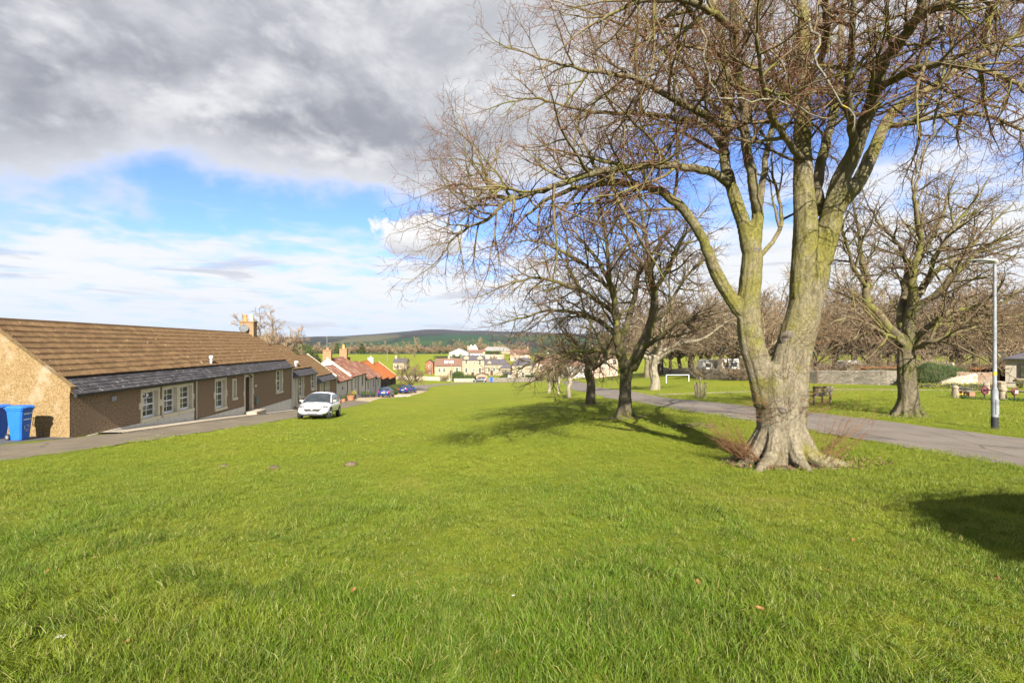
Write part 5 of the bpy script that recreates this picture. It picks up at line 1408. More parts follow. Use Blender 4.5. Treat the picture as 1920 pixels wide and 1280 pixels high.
def car(label, x, y, rz, col, group=None, h=1.0, l=1.0, detail=True, cat='car'):
    nx, ny = math.sin(-rz), math.cos(-rz)
    def g(fy, fx):
        return gz(x + fy * -math.sin(rz) + fx * math.cos(rz), y + fy * math.cos(rz) + fx * math.sin(rz))
    zf, zb, zl, zrr = g(1.3, 0), g(-1.3, 0), g(0, -.75), g(0, .75)
    t = thing('parked_car', label, cat, (x, y, (zf + zb) / 2 + .035), 0, group)
    t.rotation_mode = 'XYZ'
    t.rotation_euler = (Matrix.Rotation(rz, 3, 'Z') @ Matrix.Rotation(math.atan2(zf - zb, 2.6), 3, 'X') @ Matrix.Rotation(-math.atan2(zrr - zl, 1.5), 3, 'Y')).to_euler('XYZ')
    t.scale = (1, l, h)
    body = MB(); n = 9; vs = []
    for (yy, wb, wm, z0, z1) in ST:
        c = .035
        for sx, zz in ((-wb, z0), (-wm, z0 + .42 * (z1 - z0)), (-wm * .985, z0 + .75 * (z1 - z0)), (-wm * .9, z1), (0, z1 + c), (wm * .9, z1), (wm * .985, z0 + .75 * (z1 - z0)), (wm, z0 + .42 * (z1 - z0)), (wb, z0)):
            vs.append((sx, yy, zz))
    m = len(ST)
    fs = [(i * n + j, i * n + (j + 1) % n, (i + 1) * n + (j + 1) % n, (i + 1) * n + j) for i in range(m - 1) for j in range(n)] + [tuple(range(n)), tuple(range((m - 1) * n, m * n))]
    bo = body.add(vs, fs).build('body', col, t, 1); sd = bo.modifiers.new('s', 'SUBSURF'); sd.levels = sd.render_levels = 2
    def cw(z):
        return .81 - (z - .9) * .40
    cv = []
    for yy, z in CB:
        w0, w1 = (.80, cw(z))
        for sx, zz in ((-w0, .86), (-(w0 + w1) / 2 - .015, (.86 + z) / 2), (-w1, z - .05), (-w1 * .72, z), (0, z + .022), (w1 * .72, z), (w1, z - .05), ((w0 + w1) / 2 + .015, (.86 + z) / 2), (w0, .86)):
            cv.append((sx, yy, zz))
    m = len(CB)
    cab = MB().add(cv, [(i * n + j, i * n + j + 1, (i + 1) * n + j + 1, (i + 1) * n + j) for i in range(m - 1) for j in range(n - 1)] + [tuple(range(n)), tuple(range((m - 1) * n, m * n))])
    cab.build('roof', col, t, 1)
    def glass(name, i0, i1, j0, j1, f0=0.0, f1=1.0, off=.014, mm=M_CARGLASS):
        mb = MB(); rows = []
        for i in range(i0, i1 + 1):
            r = [Vector(cv[i * n + j]) for j in range(j0, j1 + 1)]
            out = []
            for p in r:
                ctr = Vector((0, -.4, 1.0)); d = (p - ctr).normalized(); out.append(p + Vector((d.x, d.y * .8, abs(d.z))) * off)
            a, b = out[0].lerp(out[-1], 0), out[-1].copy()
            k = len(out)
            # shrink across
            mid = sum(out, Vector()) / k; out = [mid + (p - mid) * .97 for p in out]
            rows.append(out)
        for a, b in zip(rows, rows[1:]):
            for j in range(len(a) - 1):
                mb.quad(a[j], a[j + 1], b[j + 1], b[j])
        return mb.build(name, mm, t, 1)
    glass('windscreen', 0, 3, 2, 6); glass('rear_window', 6, 8, 2, 6)
    for s in (-1, 1):
        def S(yy, z, o=.02):
            f = (z - .86) / (np.interp(-yy, [-a for a, b in CB], [b for a, b in CB]) - .05 - .86 + 1e-6); wt = cw(float(np.interp(-yy, [-a for a, b in CB], [b for a, b in CB])))
            return (s * (.80 + (wt - .80) * f + .015 * (1 - abs(2 * f - 1)) + o), yy, z)
        for (y0, y1) in ((.55, -.42), (-.50, -1.42)):
            P = []
            for yy in np.linspace(y0, y1, 5):
                top = float(np.interp(-yy, [-a for a, b in CB], [b for a, b in CB])) - .10; top = max(min(top, 1.34), .95)
                P.append((S(yy, .93), S(yy, (.93 + top) / 2), S(yy, top)))
            mb = MB()
            for a, b in zip(P, P[1:]):
                mb.quad(a[0], b[0], b[1], a[1]); mb.quad(a[1], b[1], b[2], a[2])
            mb.build('side_window', M_CARGLASS, t)
        MB().bbox(s * .93 - .075, s * .93 + .075, .60, .70, .92, 1.02, .03).build('mirror', col, t, 1)
        for wy in (1.24, -1.24):
            MB().tube([(s * .70, wy, .31), (s * .868, wy, .31)], .365, 20).build('wheel_arch', M_TRIM, t)
            wh = MB().tube([(s * .68, wy, .30), (s * .70, wy, .30), (s * .86, wy, .30), (s * .885, wy, .30)], [.27, .305, .305, .27], 22).build('wheel', M_RUBBER, t, 40)
            rim = MB().tube([(s * .872, wy, .30), (s * .889, wy, .30)], .055, 10)
            for q in range(5):
                a = q * 1.2566 + .3
                rim.box(-.012, .012, .03, .215, -.035, .035, Matrix.Translation((s * .880, wy, .30)) @ Matrix.Rotation(a, 4, 'X'))
            rim.tube([(s * .868, wy, .30), (s * .888, wy, .30)], .222, 18, False); rim.tube([(s * .868, wy, .30), (s * .888, wy, .30)], .200, 18, False)
            rim.build('rim', M_ALLOY, wh)
        hlm = MB().lathe([(.02, -.09), (.12, -.06), (.155, 0), (.12, .06), (.02, .09)], 12); hm = Matrix.Translation((s * .60, 1.735, .655)) @ Matrix.Rotation(s * -.75, 4, 'Z') @ Matrix.Rotation(-.25, 4, 'X') @ Matrix.Diagonal((1.5, .7, .80, 1))
        hlm.v = [tuple(hm @ Vector(v)) for v in hlm.v]; hlm.build('headlight', M_LAMP, t, 1)
        MB().lathe([(.01, -.03), (.06, -.02), (.07, 0), (.05, .03)], 10, (s * .56, 1.86, .36)).build('fog_lamp', M_TRIM, t, 1)
        MB().bbox(s * .72 - .11, s * .72 + .11, -1.97, -1.83, .62, .90, .05).build('tail_light', M_TAIL, t, 1)
    gr = MB().prism([(-.44, .52), (-.34, .42), (.34, .42), (.44, .52), (.48, .60), (-.48, .60)], 1.90, 2.04).build('grille', M_TRIM, t)
    MB().box(-.46, .46, 2.035, 2.05, .545, .575).build('grille_bar', M_ALLOY, gr)
    MB().tube([(0, 2.03, .555), (0, 2.065, .555)], .07, 16).build('badge', M_ALLOY, gr)
    MB().bbox(-.60, .60, 1.84, 2.015, .19, .285, .02).build('lower_intake', M_TRIM, t)
    MB().box(-.26, .26, 2.005, 2.03, .31, .42).build('number_plate', M_PLATEW, t); MB().box(-.26, .26, -2.06, -2.03, .60, .71).build('number_plate', M_PLATEY, t)
    MB().bbox(-.62, .62, -2.02, -1.9, .26, .36, .02).build('rear_bumper_trim', M_TRIM, t)
    return t


P_WHITE = paint('white_paint', (.62, .63, .64)); P_BLUE = paint('blue_paint', (.007, .025, .16)); P_GREY = paint('dark_grey_paint', (.045, .05, .055)); P_NAVY = paint('navy_paint', (.012, .03, .16)); P_SILV = paint('silver_paint', (.5, .51, .52))
car('white three door hatchback parked half on the grass facing uphill', -11.35, 28.6, R(-81 - 90), P_WHITE)
car('blue hatchback seen from behind on the gravel by the white cottages', xs(724, 72), 72, R(2), P_BLUE)
car('blue estate car parked under the pale bare bushy tree', xs(765, 86), 86, R(-14), P_BLUE, l=1.05)
car('dark grey off-roader parked side on before the brown garage door', xs(900, 150.4), 150.4, R(90), P_GREY, h=1.15, l=1.08)
car('navy car parked at the far end of the road beside young trees', xs(1041, 143), 143, R(-20), P_NAVY)
# ------------------------------------------------------------------ leafy plants
def leaf_mat(name, c1, c2, c3=None, s=1.2):
    return mat(name, c1, c2, s, .55, c3=c3, s3=3.0, t3=(.5, .7), spec=.3, trans=.15, rnd=.12)


M_EVER = leaf_mat('evergreen_leaf', (.030, .058, .010), (.075, .105, .018), (.11, .13, .03))
M_HEDGE = leaf_mat('hedge_leaf', (.035, .075, .012), (.075, .12, .02))
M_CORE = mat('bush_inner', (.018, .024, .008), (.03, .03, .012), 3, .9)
M_OLIVE = leaf_mat('olive_leaf', (.10, .10, .03), (.17, .15, .05), (.2, .16, .06))
M_RUST = leaf_mat('rust_beech_leaf', (.26, .095, .03), (.34, .15, .05))


def leaves_np(blobs, n, s, seed, box=False):
    g = np.random.default_rng(seed); V = []
    vol = np.array([b[3] * b[4] * b[5] for b in blobs]) ** .67; pick = g.choice(len(blobs), n, p=vol / vol.sum()); B = np.array(blobs)[pick]
    d = g.normal(size=(n, 3)); d /= np.linalg.norm(d, axis=1, keepdims=True)
    if box:
        d = g.uniform(-1, 1, (n, 3)); k = g.integers(0, 3, n); sg = g.choice([-1, 1], n); d[np.arange(n), k] = sg
    r = g.uniform(.80, 1.05, (n, 1)); c = B[:, :3] + d * B[:, 3:6] * r
    c += g.normal(0, s * .35, (n, 3))
    a = g.normal(size=(n, 3)); a /= np.linalg.norm(a, axis=1, keepdims=True); a = a * .8 + d * .2
    b = np.cross(a, g.normal(size=(n, 3))); b /= np.linalg.norm(b, axis=1, keepdims=True)
    L = s * g.uniform(.7, 1.4, (n, 1)); W = L * .5
    V = np.stack([c - a * L * .5, c + b * W * .5, c + a * L * .5, c - b * W * .5], 1).reshape(-1, 3)
    F = np.arange(n * 4).reshape(-1, 4)
    return V, F


def core_mb(blobs, f=.86, box=False):
    mb = MB()
    for (x, y, z, a, b, c) in blobs:
        if box:
            mb.box(x - a * f, x + a * f, y - b * f, y + b * f, z - c * f, z + c * f); continue
        vs, fs = [], []; n, m = 10, 6
        for i in range(m + 1):
            th = math.pi * i / m
            for j in range(n):
                q = 2 * math.pi * j / n; vs.append((x + a * f * math.sin(th) * math.cos(q), y + b * f * math.sin(th) * math.sin(q), z + c * f * math.cos(th)))
        fs = [(i * n + j, i * n + (j + 1) % n, (i + 1) * n + (j + 1) % n, (i + 1) * n + j) for i in range(m) for j in range(n)]
        mb.add(vs, fs)
    return mb


def bush(name, label, cat, x, y, blobs, n, s, m=M_EVER, seed=1, rz=0.0, group=None, box=False, core=True, f=.86):
    t = thing(name, label, cat, (x, y, gz(x, y)), rz, group)
    o = link('foliage', np_mesh('foliage', *leaves_np(blobs, n, s, seed, box), m, smooth=False), t); o['kind'] = 'stuff'
    if core:
        core_mb(blobs, f, box).build('inner_core', M_CORE, t)  # solid dark filler core, added so the leaves aren't see-through
    return t


# ------------------------------------------------------------------ the village across the valley
M_SAND = mat('cream_sandstone', (.22, .185, .128), (.295, .255, .182), 1.6, .95, .3, 8, c3=(.34, .27, .18), s3=.8, t3=(.55, .7), coord='Object')
M_PINK = mat('pink_sandstone', (.36, .26, .20), (.46, .35, .27), 1.6, .95, .3, 8, coord='Object')
M_SLATEF = mat('far_slate', (.055, .05, .06), (.09, .082, .092), 1.5, .7, coord='Object', stretch=(1, 1, 4))
M_REDF = mat('far_red_tile', (.110, .060, .043), (.155, .092, .066), 1.6, .9, coord='Object', stretch=(1, 1, 4))
M_BARN = mat('grey_barn_sheet', (.17, .165, .155), (.24, .23, .215), 1.0, .8, coord='Object', stretch=(3, 1, 1))
M_WHITE = mat('white_render', (.40, .39, .36), (.46, .45, .42), 2, .9)
M_BEIGE = mat('beige_harling', (.27, .235, .185), (.34, .30, .24), 16, .95, .7, 60)
M_BROWND = mat('brown_garage_door', (.22, .12, .08), (.27, .16, .11), 3, .7)


def far_house(name, label, px0, px1, D, yr, ye, yb, depth, wm, rm, wins=(), chims=(), hip=0.0, gable=False, cat='house', rz=0.0, doors=(), dormers=(), skylights=0):
    k = D / FPX; w = (px1 - px0) * k; x = xs((px0 + px1) / 2, D); zb = -(yb - HOR) * k; he = (yb - ye) * k; hr = (yb - yr) * k
    t = thing(name, label, cat, (x, D, zb), rz); a = w / 2; dn = -4.0; d = depth
    mb = MB()
    if gable:
        mb.prism([(-a, dn), (a, dn), (a, he), (0, hr), (-a, he)], 0, d).build('wall', wm, t)
        q = MB(); sl = Vector((a, 0, he - hr)).normalized(); o = .35
        for s in (-1, 1):
            q.prism([(0, hr + .02), (s * (a + o), he - o * (hr - he) / a + .02), (s * (a + o), he - o * (hr - he) / a + .2), (0, hr + .22)], -.3, d + .3)
        q.build('roof', rm, t)
    else:
        if hip:
            mb.box(-a, a, 0, d, dn, he).build('wall', wm, t); h = hip; o = .25
            V = [(-a - o, -o, he), (a + o, -o, he), (a + o, d + o, he), (-a - o, d + o, he), (-a + h, d / 2, hr), (a - h, d / 2, hr)]
            MB().add(V, [(0, 1, 5, 4), (1, 2, 5), (2, 3, 4, 5), (3, 0, 4), (3, 2, 1, 0)]).build('roof', rm, t)
        else:
            mb.prism([(0, dn), (0, he), (d / 2, hr), (d, he), (d, dn)], -a, a, axis='x').build('wall', wm, t); s = (hr - he) / (d / 2); o = .3
            MB().prism([(-o, he - o * s + .02), (-o, he - o * s + .2), (d / 2, hr + .22), (d + o, he - o * s + .2), (d + o, he - o * s + .02), (d / 2, hr + .02)], -a - .15, a + .15, axis='x').build('roof', rm, t)
    for fx, fz, ww, hh in wins:
        cx, cz = -a + fx * w, fz * he
        wo = MB().box(cx - ww / 2 - .06, cx + ww / 2 + .06, -.05, .02, cz - hh / 2 - .06, cz + hh / 2 + .06).build('window', M_UPVC, t)
        for s in (0, 1):
            MB().box(cx - ww / 2, cx + ww / 2, -.065, -.052, cz - hh / 2 + s * (hh / 2 + .03), cz - .03 + s * (hh / 2 + .03)).build('pane', M_GLASS, wo)
    for fx, ww, hh, m in doors:
        cx = -a + fx * w; MB().bbox(cx - ww / 2, cx + ww / 2, -.06, .03, 0, hh, .02).build('door', m, t)
    for fx, ww, hh in dormers:
        cx = -a + fx * w; dm = MB().prism([(cx - ww / 2, he - .3), (cx + ww / 2, he - .3), (cx + ww / 2, he + hh * .55), (cx, he + hh), (cx - ww / 2, he + hh * .55)], -.04, d * .3).build('dormer', wm, t)
    for fx, hh, m in chims:
        cx = -a + fx * w; base = hr - .5; ch = MB().box(cx - .45, cx + .45, d / 2 - .35, d / 2 + .35, base, hr + hh).build('chimney', m, t)
        for s in (-.2, .2):
            MB().lathe([(.13, 0), (.12, .45), (.15, .5)], 8, (cx + s, d / 2, hr + hh)).build('chimney_pot', M_POTC, ch)
    for i in range(skylights):
        cx = -a + (.42 + .2 * i) * w; s = (hr - he) / (d / 2)
        MB().prism([(d * .14, he + d * .14 * s + .2), (d * .14, he + d * .14 * s + .3), (d * .3, he + d * .3 * s + .3), (d * .3, he + d * .3 * s + .2)], cx - .7, cx + .7, axis='x').build('skylight', M_PLATEW, t)
    return t


far_house('stone_house', 'two storey cream stone house with wallhead gables in its slate roof', 865, 908, 190, 667, 674.5, 707, 6, M_SAND, M_SLATEF,
          [(.22, .86, .9, 1.3), (.56, .82, .8, .9), (.81, .88, .95, 1.5), (.81, .40, .95, 1.7), (.22, .40, .95, 1.6), (.55, .42, .7, .9)], [(.03, 1.0, M_SAND), (.97, 1.0, M_SAND)], dormers=((.22, 2.0, 1.7), (.81, 2.0, 1.7)), doors=((.5, 1.0, 2.0, M_DOOR),))
far_house('tiled_cottage', 'low stone cottage with brown tiled roof and skylights left of the cream house', 815, 865, 187, 673, 685, 704, 6, M_SAND, M_REDF, [(.18, .55, 1.0, 1.2), (.36, .55, 1.0, 1.2), (.84, .6, 1.0, 1.5)], [(.5, .8, M_SAND)], skylights=2, doors=((.62, 1.0, 2.0, M_DOOR),))
far_house('stone_wing', 'lower slate roofed wing beside the two storey cream house', 909, 948, 193, 674, 682.5, 703, 5.5, M_SAND, M_SLATEF, [(.2, .5, .9, 1.3), (.45, .5, .9, 1.3), (.7, .5, .9, 1.3)], dormers=((.22, 1.5, 1.3),), doors=((.33, 1.0, 2.0, M_DOOR),))
far_house('stone_pavilion', 'small square stone house with pointed slate roof near the roadside wall', 938, 963, 178, 680, 690, 706, 5, M_SAND, M_SLATEF, [(.55, .35, 1.0, 1.0)], hip=2.3)
far_house('stone_house', 'broad pale stone house with hipped slate roof behind the roadside hedge', 960, 1006, 172, 671, 685, 712, 8, M_SAND, M_SLATEF, [(.2, .35, 1.0, 1.6), (.45, .35, 1.0, 1.6), (.8, .35, 1.0, 1.6), (.3, .8, 1.0, 1.3)], [(.12, 1.1, M_SAND)], hip=2.5)
far_house('white_bungalow', 'white gabled bungalow with two dark windows above the village', 842, 878, 262, 653.5, 661, 669, 8, M_WHITE, M_BARN, [(.25, .45, 2.0, 1.4), (.62, .45, 2.2, 1.4)], [(.95, 1.0, M_CHIM)], gable=True)
far_house('tiled_cottage', 'long low house with red roof beside the white bungalow', 877, 909, 272, 656, 661.5, 669, 6, M_WHITE, M_REDF, [(.3, .5, 1.0, 1.0), (.75, .5, 1.0, 1.0)])
far_house('farm_barn', 'large grey sheet roofed barn beyond the village', 904, 958, 296, 650, 657.5, 668, 12, M_SAND, M_BARN, cat='barn', hip=3, doors=((.5, 3, 2.2, M_TIMBER),))
for px in (883, 890):
    far_house('kiln_tower', ('pale pointed kiln roof next to the white bungalow' if px == 883 else 'second pale pointed kiln roof, on the barn side of its twin'), px - 6, px + 6, 305 + (px - 883), 645.5, 656, 664, 4, M_WHITE, M_WHITE, hip=1.95, cat='tower')
far_house('tiled_cottage', 'stone cottage with orange red roof behind the hipped stone house', 957, 994, 240, 655.5, 664, 684, 7, M_PINK, M_REDF, [(.25, .6, 1.0, 1.4), (.7, .6, 1.0, 1.4)], [(.9, 1.0, M_SAND)])
far_house('cream_cottage', 'small cream cottage with chimney half hidden by the bare bushy tree', 737, 762, 205, 673, 679, 699, 6, M_SAND, M_SLATEF, [(.35, .6, 1.1, 1.6)], [(.1, .9, M_SAND)])
far_house('garden_shed', 'red brown garden shed in the field beside the bare bushy tree', 799, 812, 192, 674.5, 679.5, 697, 3, mat('red_brown_boards', (.20, .075, .045), (.26, .11, .07), 3, .9), M_DOOR, [(.5, .6, .7, .8)], cat='shed', gable=True)
far_house('garage', 'small stone garage with brown door behind the dark off-roader', 893, 914, 160, 699.5, 703, 714.5, 4, M_SAND, M_REDF, doors=((.5, 2.9, 1.75, M_BROWND),), cat='garage', gable=True)
far_house('white_garage', 'low white garage building behind the roadside rubble wall', 943, 960, 168, 698, 701, 713, 4, M_WHITE, M_SLATEF, doors=((.5, 2.2, 1.6, M_WHITE),), cat='garage')
far_house('stone_house', 'stone house with red tiled roof behind the young roadside trees', 1006, 1050, 205, 667, 680, 703, 7, M_PINK, M_REDF, [(.2, .6, 1.0, 1.5), (.5, .6, 1.0, 1.5), (.8, .6, 1.0, 1.5)], [(.5, 1.0, M_SAND)])
far_house('stone_house', 'pink stone house with slate roof seen between the trunks along the road', 1108, 1158, 152, 656, 667, 690, 7, M_PINK, M_REDF, [(.2, .5, 1.0, 1.5), (.55, .5, 1.0, 1.5), (.88, .5, 1.0, 1.5)], [(.1, 1.0, M_SAND)])
far_house('tiled_cottage', 'white cottage with red roof beyond the far end of the road', 1062, 1100, 175, 675, 686, 704, 6, M_WHITE, M_REDF, [(.3, .5, 1.0, 1.3), (.7, .5, 1.0, 1.3)])
bg_ = far_house('bungalow', 'beige harled bungalow with slate hipped roof beside the memorial garden', 1884, 2030, 39, 640, 673, 728, 7, M_BEIGE, M_SLATEF, hip=3.1)
cq = Vector((xs(1885, 39), 39)); ba = R(-47); bw = (2030 - 1884) * 39 / FPX / 2; bg_.rotation_euler.z = ba; bg_.location = (cq.x + bw * math.cos(ba), cq.y + bw * math.sin(ba), bg_.location.z)
w_ = MB().box(-bw + .75, -bw + 2.2, -.10, .02, .86, 1.98).build('window', mat('black_window_frame', (.02, .015, .013), (.03, .022, .02), 4, .5), bg_); MB().box(-bw + .87, -bw + 2.08, -.115, -.102, .98, 1.86).build('pane', M_GLASS, w_); MB().box(-bw + .62, -bw + 2.33, -.16, .02, .74, .858).build('sill', M_BEIGE, w_)
MB().prism([(-.42, 2.33), (-.42, 2.42), (-.30, 2.44), (-.26, 2.33)], -bw - .2, bw + .2, axis='x').build('gutter', M_DARK, bg_)


# ------------------------------------------------------------------ stone walls
def stone_mat(name, c1, c2, mortar, sc):
    m = bpy.data.materials.new(name); m.use_nodes = True; t = m.node_tree; t.nodes.clear(); k = NT(t)
    out = k.n('ShaderNodeOutputMaterial'); b = k.n('ShaderNodeBsdfPrincipled'); b.inputs['Roughness'].default_value = .95; b.inputs['Specular IOR Level'].default_value = .1
    v = k.vmul(k.n('ShaderNodeNewGeometry').outputs['Position'], (1, 1, 1.7)); v2 = k.vmul(v, (1, 1, 1))
    vo = k.n('ShaderNodeTexVoronoi'); k.put(vo.inputs['Vector'], v2); vo.inputs['Scale'].default_value = sc
    ed = k.n('ShaderNodeTexVoronoi', feature='DISTANCE_TO_EDGE'); k.put(ed.inputs['Vector'], v2); ed.inputs['Scale'].default_value = sc
    c = k.mix(k.sep(vo.outputs['Color'])[0], c1, c2); c = k.mix(k.sm(k.noise(v, .7, 4), .5, .7, 0, .6), c, tuple(x * .55 for x in c1))
    jo = k.sm(ed.outputs['Distance'], .05, .10); c = k.mix(jo, mortar, c); k.put(b.inputs['Base Color'], c)
    bn = k.n('ShaderNodeBump'); bn.inputs['Strength'].default_value = .9; bn.inputs['Distance'].default_value = .05; k.put(bn.inputs['Height'], jo)
    t.links.new(bn.outputs[0], b.inputs['Normal']); t.links.new(b.outputs[0], out.inputs[0])
    return m


M_RUBBLE = stone_mat('rubble_stone', (.15, .13, .105), (.29, .255, .205), (.20, .18, .145), 4.0)
M_RUBBLEL = stone_mat('pale_rubble_stone', (.40, .34, .24), (.56, .50, .38), (.30, .26, .19), 3.0)


def stone_wall(name, label, pts, h, th, m, seed=1, cope=True, group=None):
    """wall along (x, y) points with an uneven top, plus its coping stones"""
    x0, y0 = pts[0]; t = thing(name, label, 'wall', (x0, y0, gz(x0, y0)), group=group); base = t.location.z; g = random.Random(seed); mb = MB(); cp = MB(); prev = None; hh = h if isinstance(h, (list, tuple)) else [h] * len(pts)
    for i in range(len(pts) - 1):
        a, b = Vector(pts[i]), Vector(pts[i + 1]); L = (b - a).length; n = max(1, int(L / .7)); d = (b - a) / L; no = Vector((-d.y, d.x)) * th / 2
        for j in range(n + (1 if i == len(pts) - 2 else 0)):
            p = a + d * (L * j / n); H = hh[i] + (hh[i + 1] - hh[i]) * j / n + g.uniform(-.03, .03); z = gz(p.x, p.y) - base
            r = [(p.x - x0 - no.x, p.y - y0 - no.y, z - .4), (p.x - x0 - no.x * .9, p.y - y0 - no.y * .9, z + H), (p.x - x0 + no.x * .9, p.y - y0 + no.y * .9, z + H), (p.x - x0 + no.x, p.y - y0 + no.y, z - .4)]
            if prev:
                for q in range(3):
                    mb.quad(prev[q], prev[q + 1], r[q + 1], r[q])
                if cope:
                    s = g.uniform(.9, 1.25); u0 = [Vector(v) for v in (prev[1], prev[2], r[2], r[1])]; c = sum(u0, Vector()) / 4; k = g.uniform(.07, .13)
                    v0 = [c + (q - c) * 1.02 * s ** .3 for q in u0]; v0 = [v + Vector((0, 0, .004)) for v in v0]; v1 = [c + (q - c) * .82 + Vector((0, 0, k)) for q in u0]
                    cp.add(v0 + v1, [(0, 1, 5, 4), (1, 2, 6, 5), (2, 3, 7, 6), (3, 0, 4, 7), (4, 5, 6, 7)])
            else:
                mb.quad(*r)
            prev = r
    mb.quad(*prev)
    mb.build('masonry', m, t)
    if cope:
        cp.build('coping_stones', m, t)['kind'] = 'stuff'
    return t


stone_wall('boundary_wall', 'long grey rubble wall along the wood behind the goal and sapling', [(44, 140), (28.6, 79), (25.6, 64), (30.4, 48), (33.6, 43.5), (36.2, 42.6)], [1.2, 1.15, 1.25, 1.2, 1.2, 1.15], .45, M_RUBBLE)
stone_wall('garden_wall', 'rubble and brick wall between the evergreen shrub and the bungalow', [(37.0, 40.6), (40.2, 40.0)], [1.15, 1.05], .4, stone_mat('rubble_brick', (.24, .115, .065), (.27, .23, .18), (.2, .18, .14), 4.0), 3)
stone_wall('rubble_wall', 'tumbled pale rubble wall end sloping out of the evergreen shrub', [(xs(1762, 39.5), 39.5), (xs(1790, 39.3), 39.3), (xs(1829, 39), 39)], [.25, .7, 1.0], .5, M_RUBBLEL, 5)
stone_wall('field_wall', 'low pale stone wall beyond the far green under the bare bushy tree', [(xs(742, 168), 168), (xs(800, 166), 166), (xs(848, 163), 163)], 1.2, .5, M_RUBBLEL, 7)
stone_wall('roadside_wall', 'rubble wall with planting along the far road by the blue bin', [(xs(915, 159), 159), (xs(960, 158.5), 158.5), (xs(1004, 158), 158)], 1.25, .5, M_RUBBLE, 8)
stone_wall('roadside_wall', 'pale retaining wall under the clipped round bushes by the far road', [(xs(851, 157), 157), (xs(872, 158), 158), (xs(889, 159), 159)], 1.0, .5, M_RUBBLEL, 9)
stone_wall('garden_wall', 'tall pale garden wall behind the slate roofed wing', [(xs(909, 245), 245), (xs(945, 243), 243)], 2.6, .5, M_RUBBLEL, 10)

def woodland_floor():
    """leaf-strewn ground of the wood, just beyond the boundary wall"""
    wl = np.array([(44, 140), (28.6, 79), (25.6, 64), (30.4, 48), (33.6, 43.5), (36.2, 42.6), (46, 46)])
    ys = np.arange(44, 138, 1.5); mb = []; V = []
    left = np.array([max(np.interp(y, [43.5, 48, 64, 79, 140], [33.6, 30.4, 25.6, 28.6, 44]) + .5, 0) for y in ys]); n = 30
    for y, l in zip(ys, left):
        for j in range(n + 1):
            V.append((l + (110 - l) * (j / n) ** 1.6, y))
    V = np.array(V); Z = ground_np(V[:, 0], V[:, 1]) + .05
    F = [(i * (n + 1) + j, i * (n + 1) + j + 1, (i + 1) * (n + 1) + j + 1, (i + 1) * (n + 1) + j) for i in range(len(ys) - 1) for j in range(n)]
    struct(link('woodland_floor', np_mesh('woodland_floor', np.column_stack([V, Z]), np.array(F), mat('leaf_strewn_ground', (.085, .058, .035), (.15, .105, .062), .9, .95, .4, 6, coord='World', c3=(.09, .085, .03), s3=.25, t3=(.5, .65)))))


woodland_floor()

# ------------------------------------------------------------------ hedges, bushes and far trees
def hedge(label, px0, px1, D, y0, y1, m, seed, dep=1.2, n=2600, s=.28, cat='hedge', name='hedge', grp=None):
    k = D / FPX; w = (px1 - px0) * k / 2; h = (y1 - y0) * k; x = xs((px0 + px1) / 2, D); zb = -(y1 - HOR) * k - gz(x, D)
    return bush(name, label, cat, x, D, [(0, 0, zb + h / 2 - .3, w, dep, h / 2 + .3)], n, s, m, seed, box=True, group=grp)


hedge('long clipped hedge behind the brown roofed cottage', 814, 866, 250, 667, 674, M_HEDGE, 1)
hedge('clipped hedge on top of the pale garden wall', 909, 939, 262, 658, 664, M_HEDGE, 2)
hedge('dark trimmed hedge by the road before the hipped stone house', 986, 1019, 165, 703, 713, M_HEDGE, 3, 1.0)
hedge('low rust coloured beech hedge beyond the boundary wall', 1612, 1688, 50, 688, 712, M_RUST, 4, .5, 2600, .12)
hedge('rust leaved beech hedge above the brick garden wall', 1822, 1892, 44, 690, 716, M_RUST, 6, .5, 2000, .12)
bush('round_bush', 'tall clipped round green bush on the bend of the far road', 'bush', xs(858, 162), 162, [(0, 0, 1.5, 2.3, 1.8, 1.9)], 2600, .3, M_HEDGE, 11)
bush('round_bush', 'wide low green bush beside the dark off-roader', 'bush', xs(880, 161), 161, [(.3, 0, .9, 3.3, 1.5, 1.25), (-2.2, 0, .9, 1.8, 1.4, 1.25)], 3000, .3, M_HEDGE, 12)
bush('round_bush', 'green bushes climbing the bank near the pointed slate roof', 'bush', xs(944, 166), 166, [(0, 0, 1.2, 1.2, 1.0, 1.0), (.8, .3, 2.0, .8, .8, .8), (-.9, 0, .6, 1.0, 1, .8)], 1800, .26, M_HEDGE, 13)
bush('evergreen_tree', 'dark evergreen tree behind the stepped brown cottages', 'tree', xs(572, 66), 66, [(0, 0, 3.6, 1.3, 1.2, 1.3), (1.0, 0, 3.0, 1.1, 1, 1.1), (-1.2, 0, 3.0, 1.2, 1, 1.2), (0, 0, 1.6, 2.2, 1.2, 1.8)], 5200, .16, M_EVER, 14).scale = (1.15, 1.15, 1.45)
bush('overgrown_shrub', 'olive overgrown shrubs between the bare tree and evergreen behind the cottages', 'shrub', xs(540, 70), 70, [(0, 0, 3.0, 2.2, 1.2, 1.6), (2.0, 0, 2.6, 1.6, 1.2, 1.4), (0, 0, 1.2, 3.2, 1.2, 1.4)], 4200, .18, M_OLIVE, 15).scale = (1.2, 1.2, 1.6)
for px, D, h, w in ((632, 318, 7.4, 1.7), (678, 322, 8.0, 2.0), (566, 312, 6.5, 2.2)):
    bush('conifer_tree', 'dark green conifer standing in the bare tree line beyond the field', 'tree', xs(px, D), D, [(0, 0, h * .3, w, w, h * .3), (0, 0, h * .55, w * .8, w * .8, h * .25), (0, 0, h * .8, w * .5, w * .5, h * .2)], 1300, .4, M_EVER, px, group='conifers in the tree line')
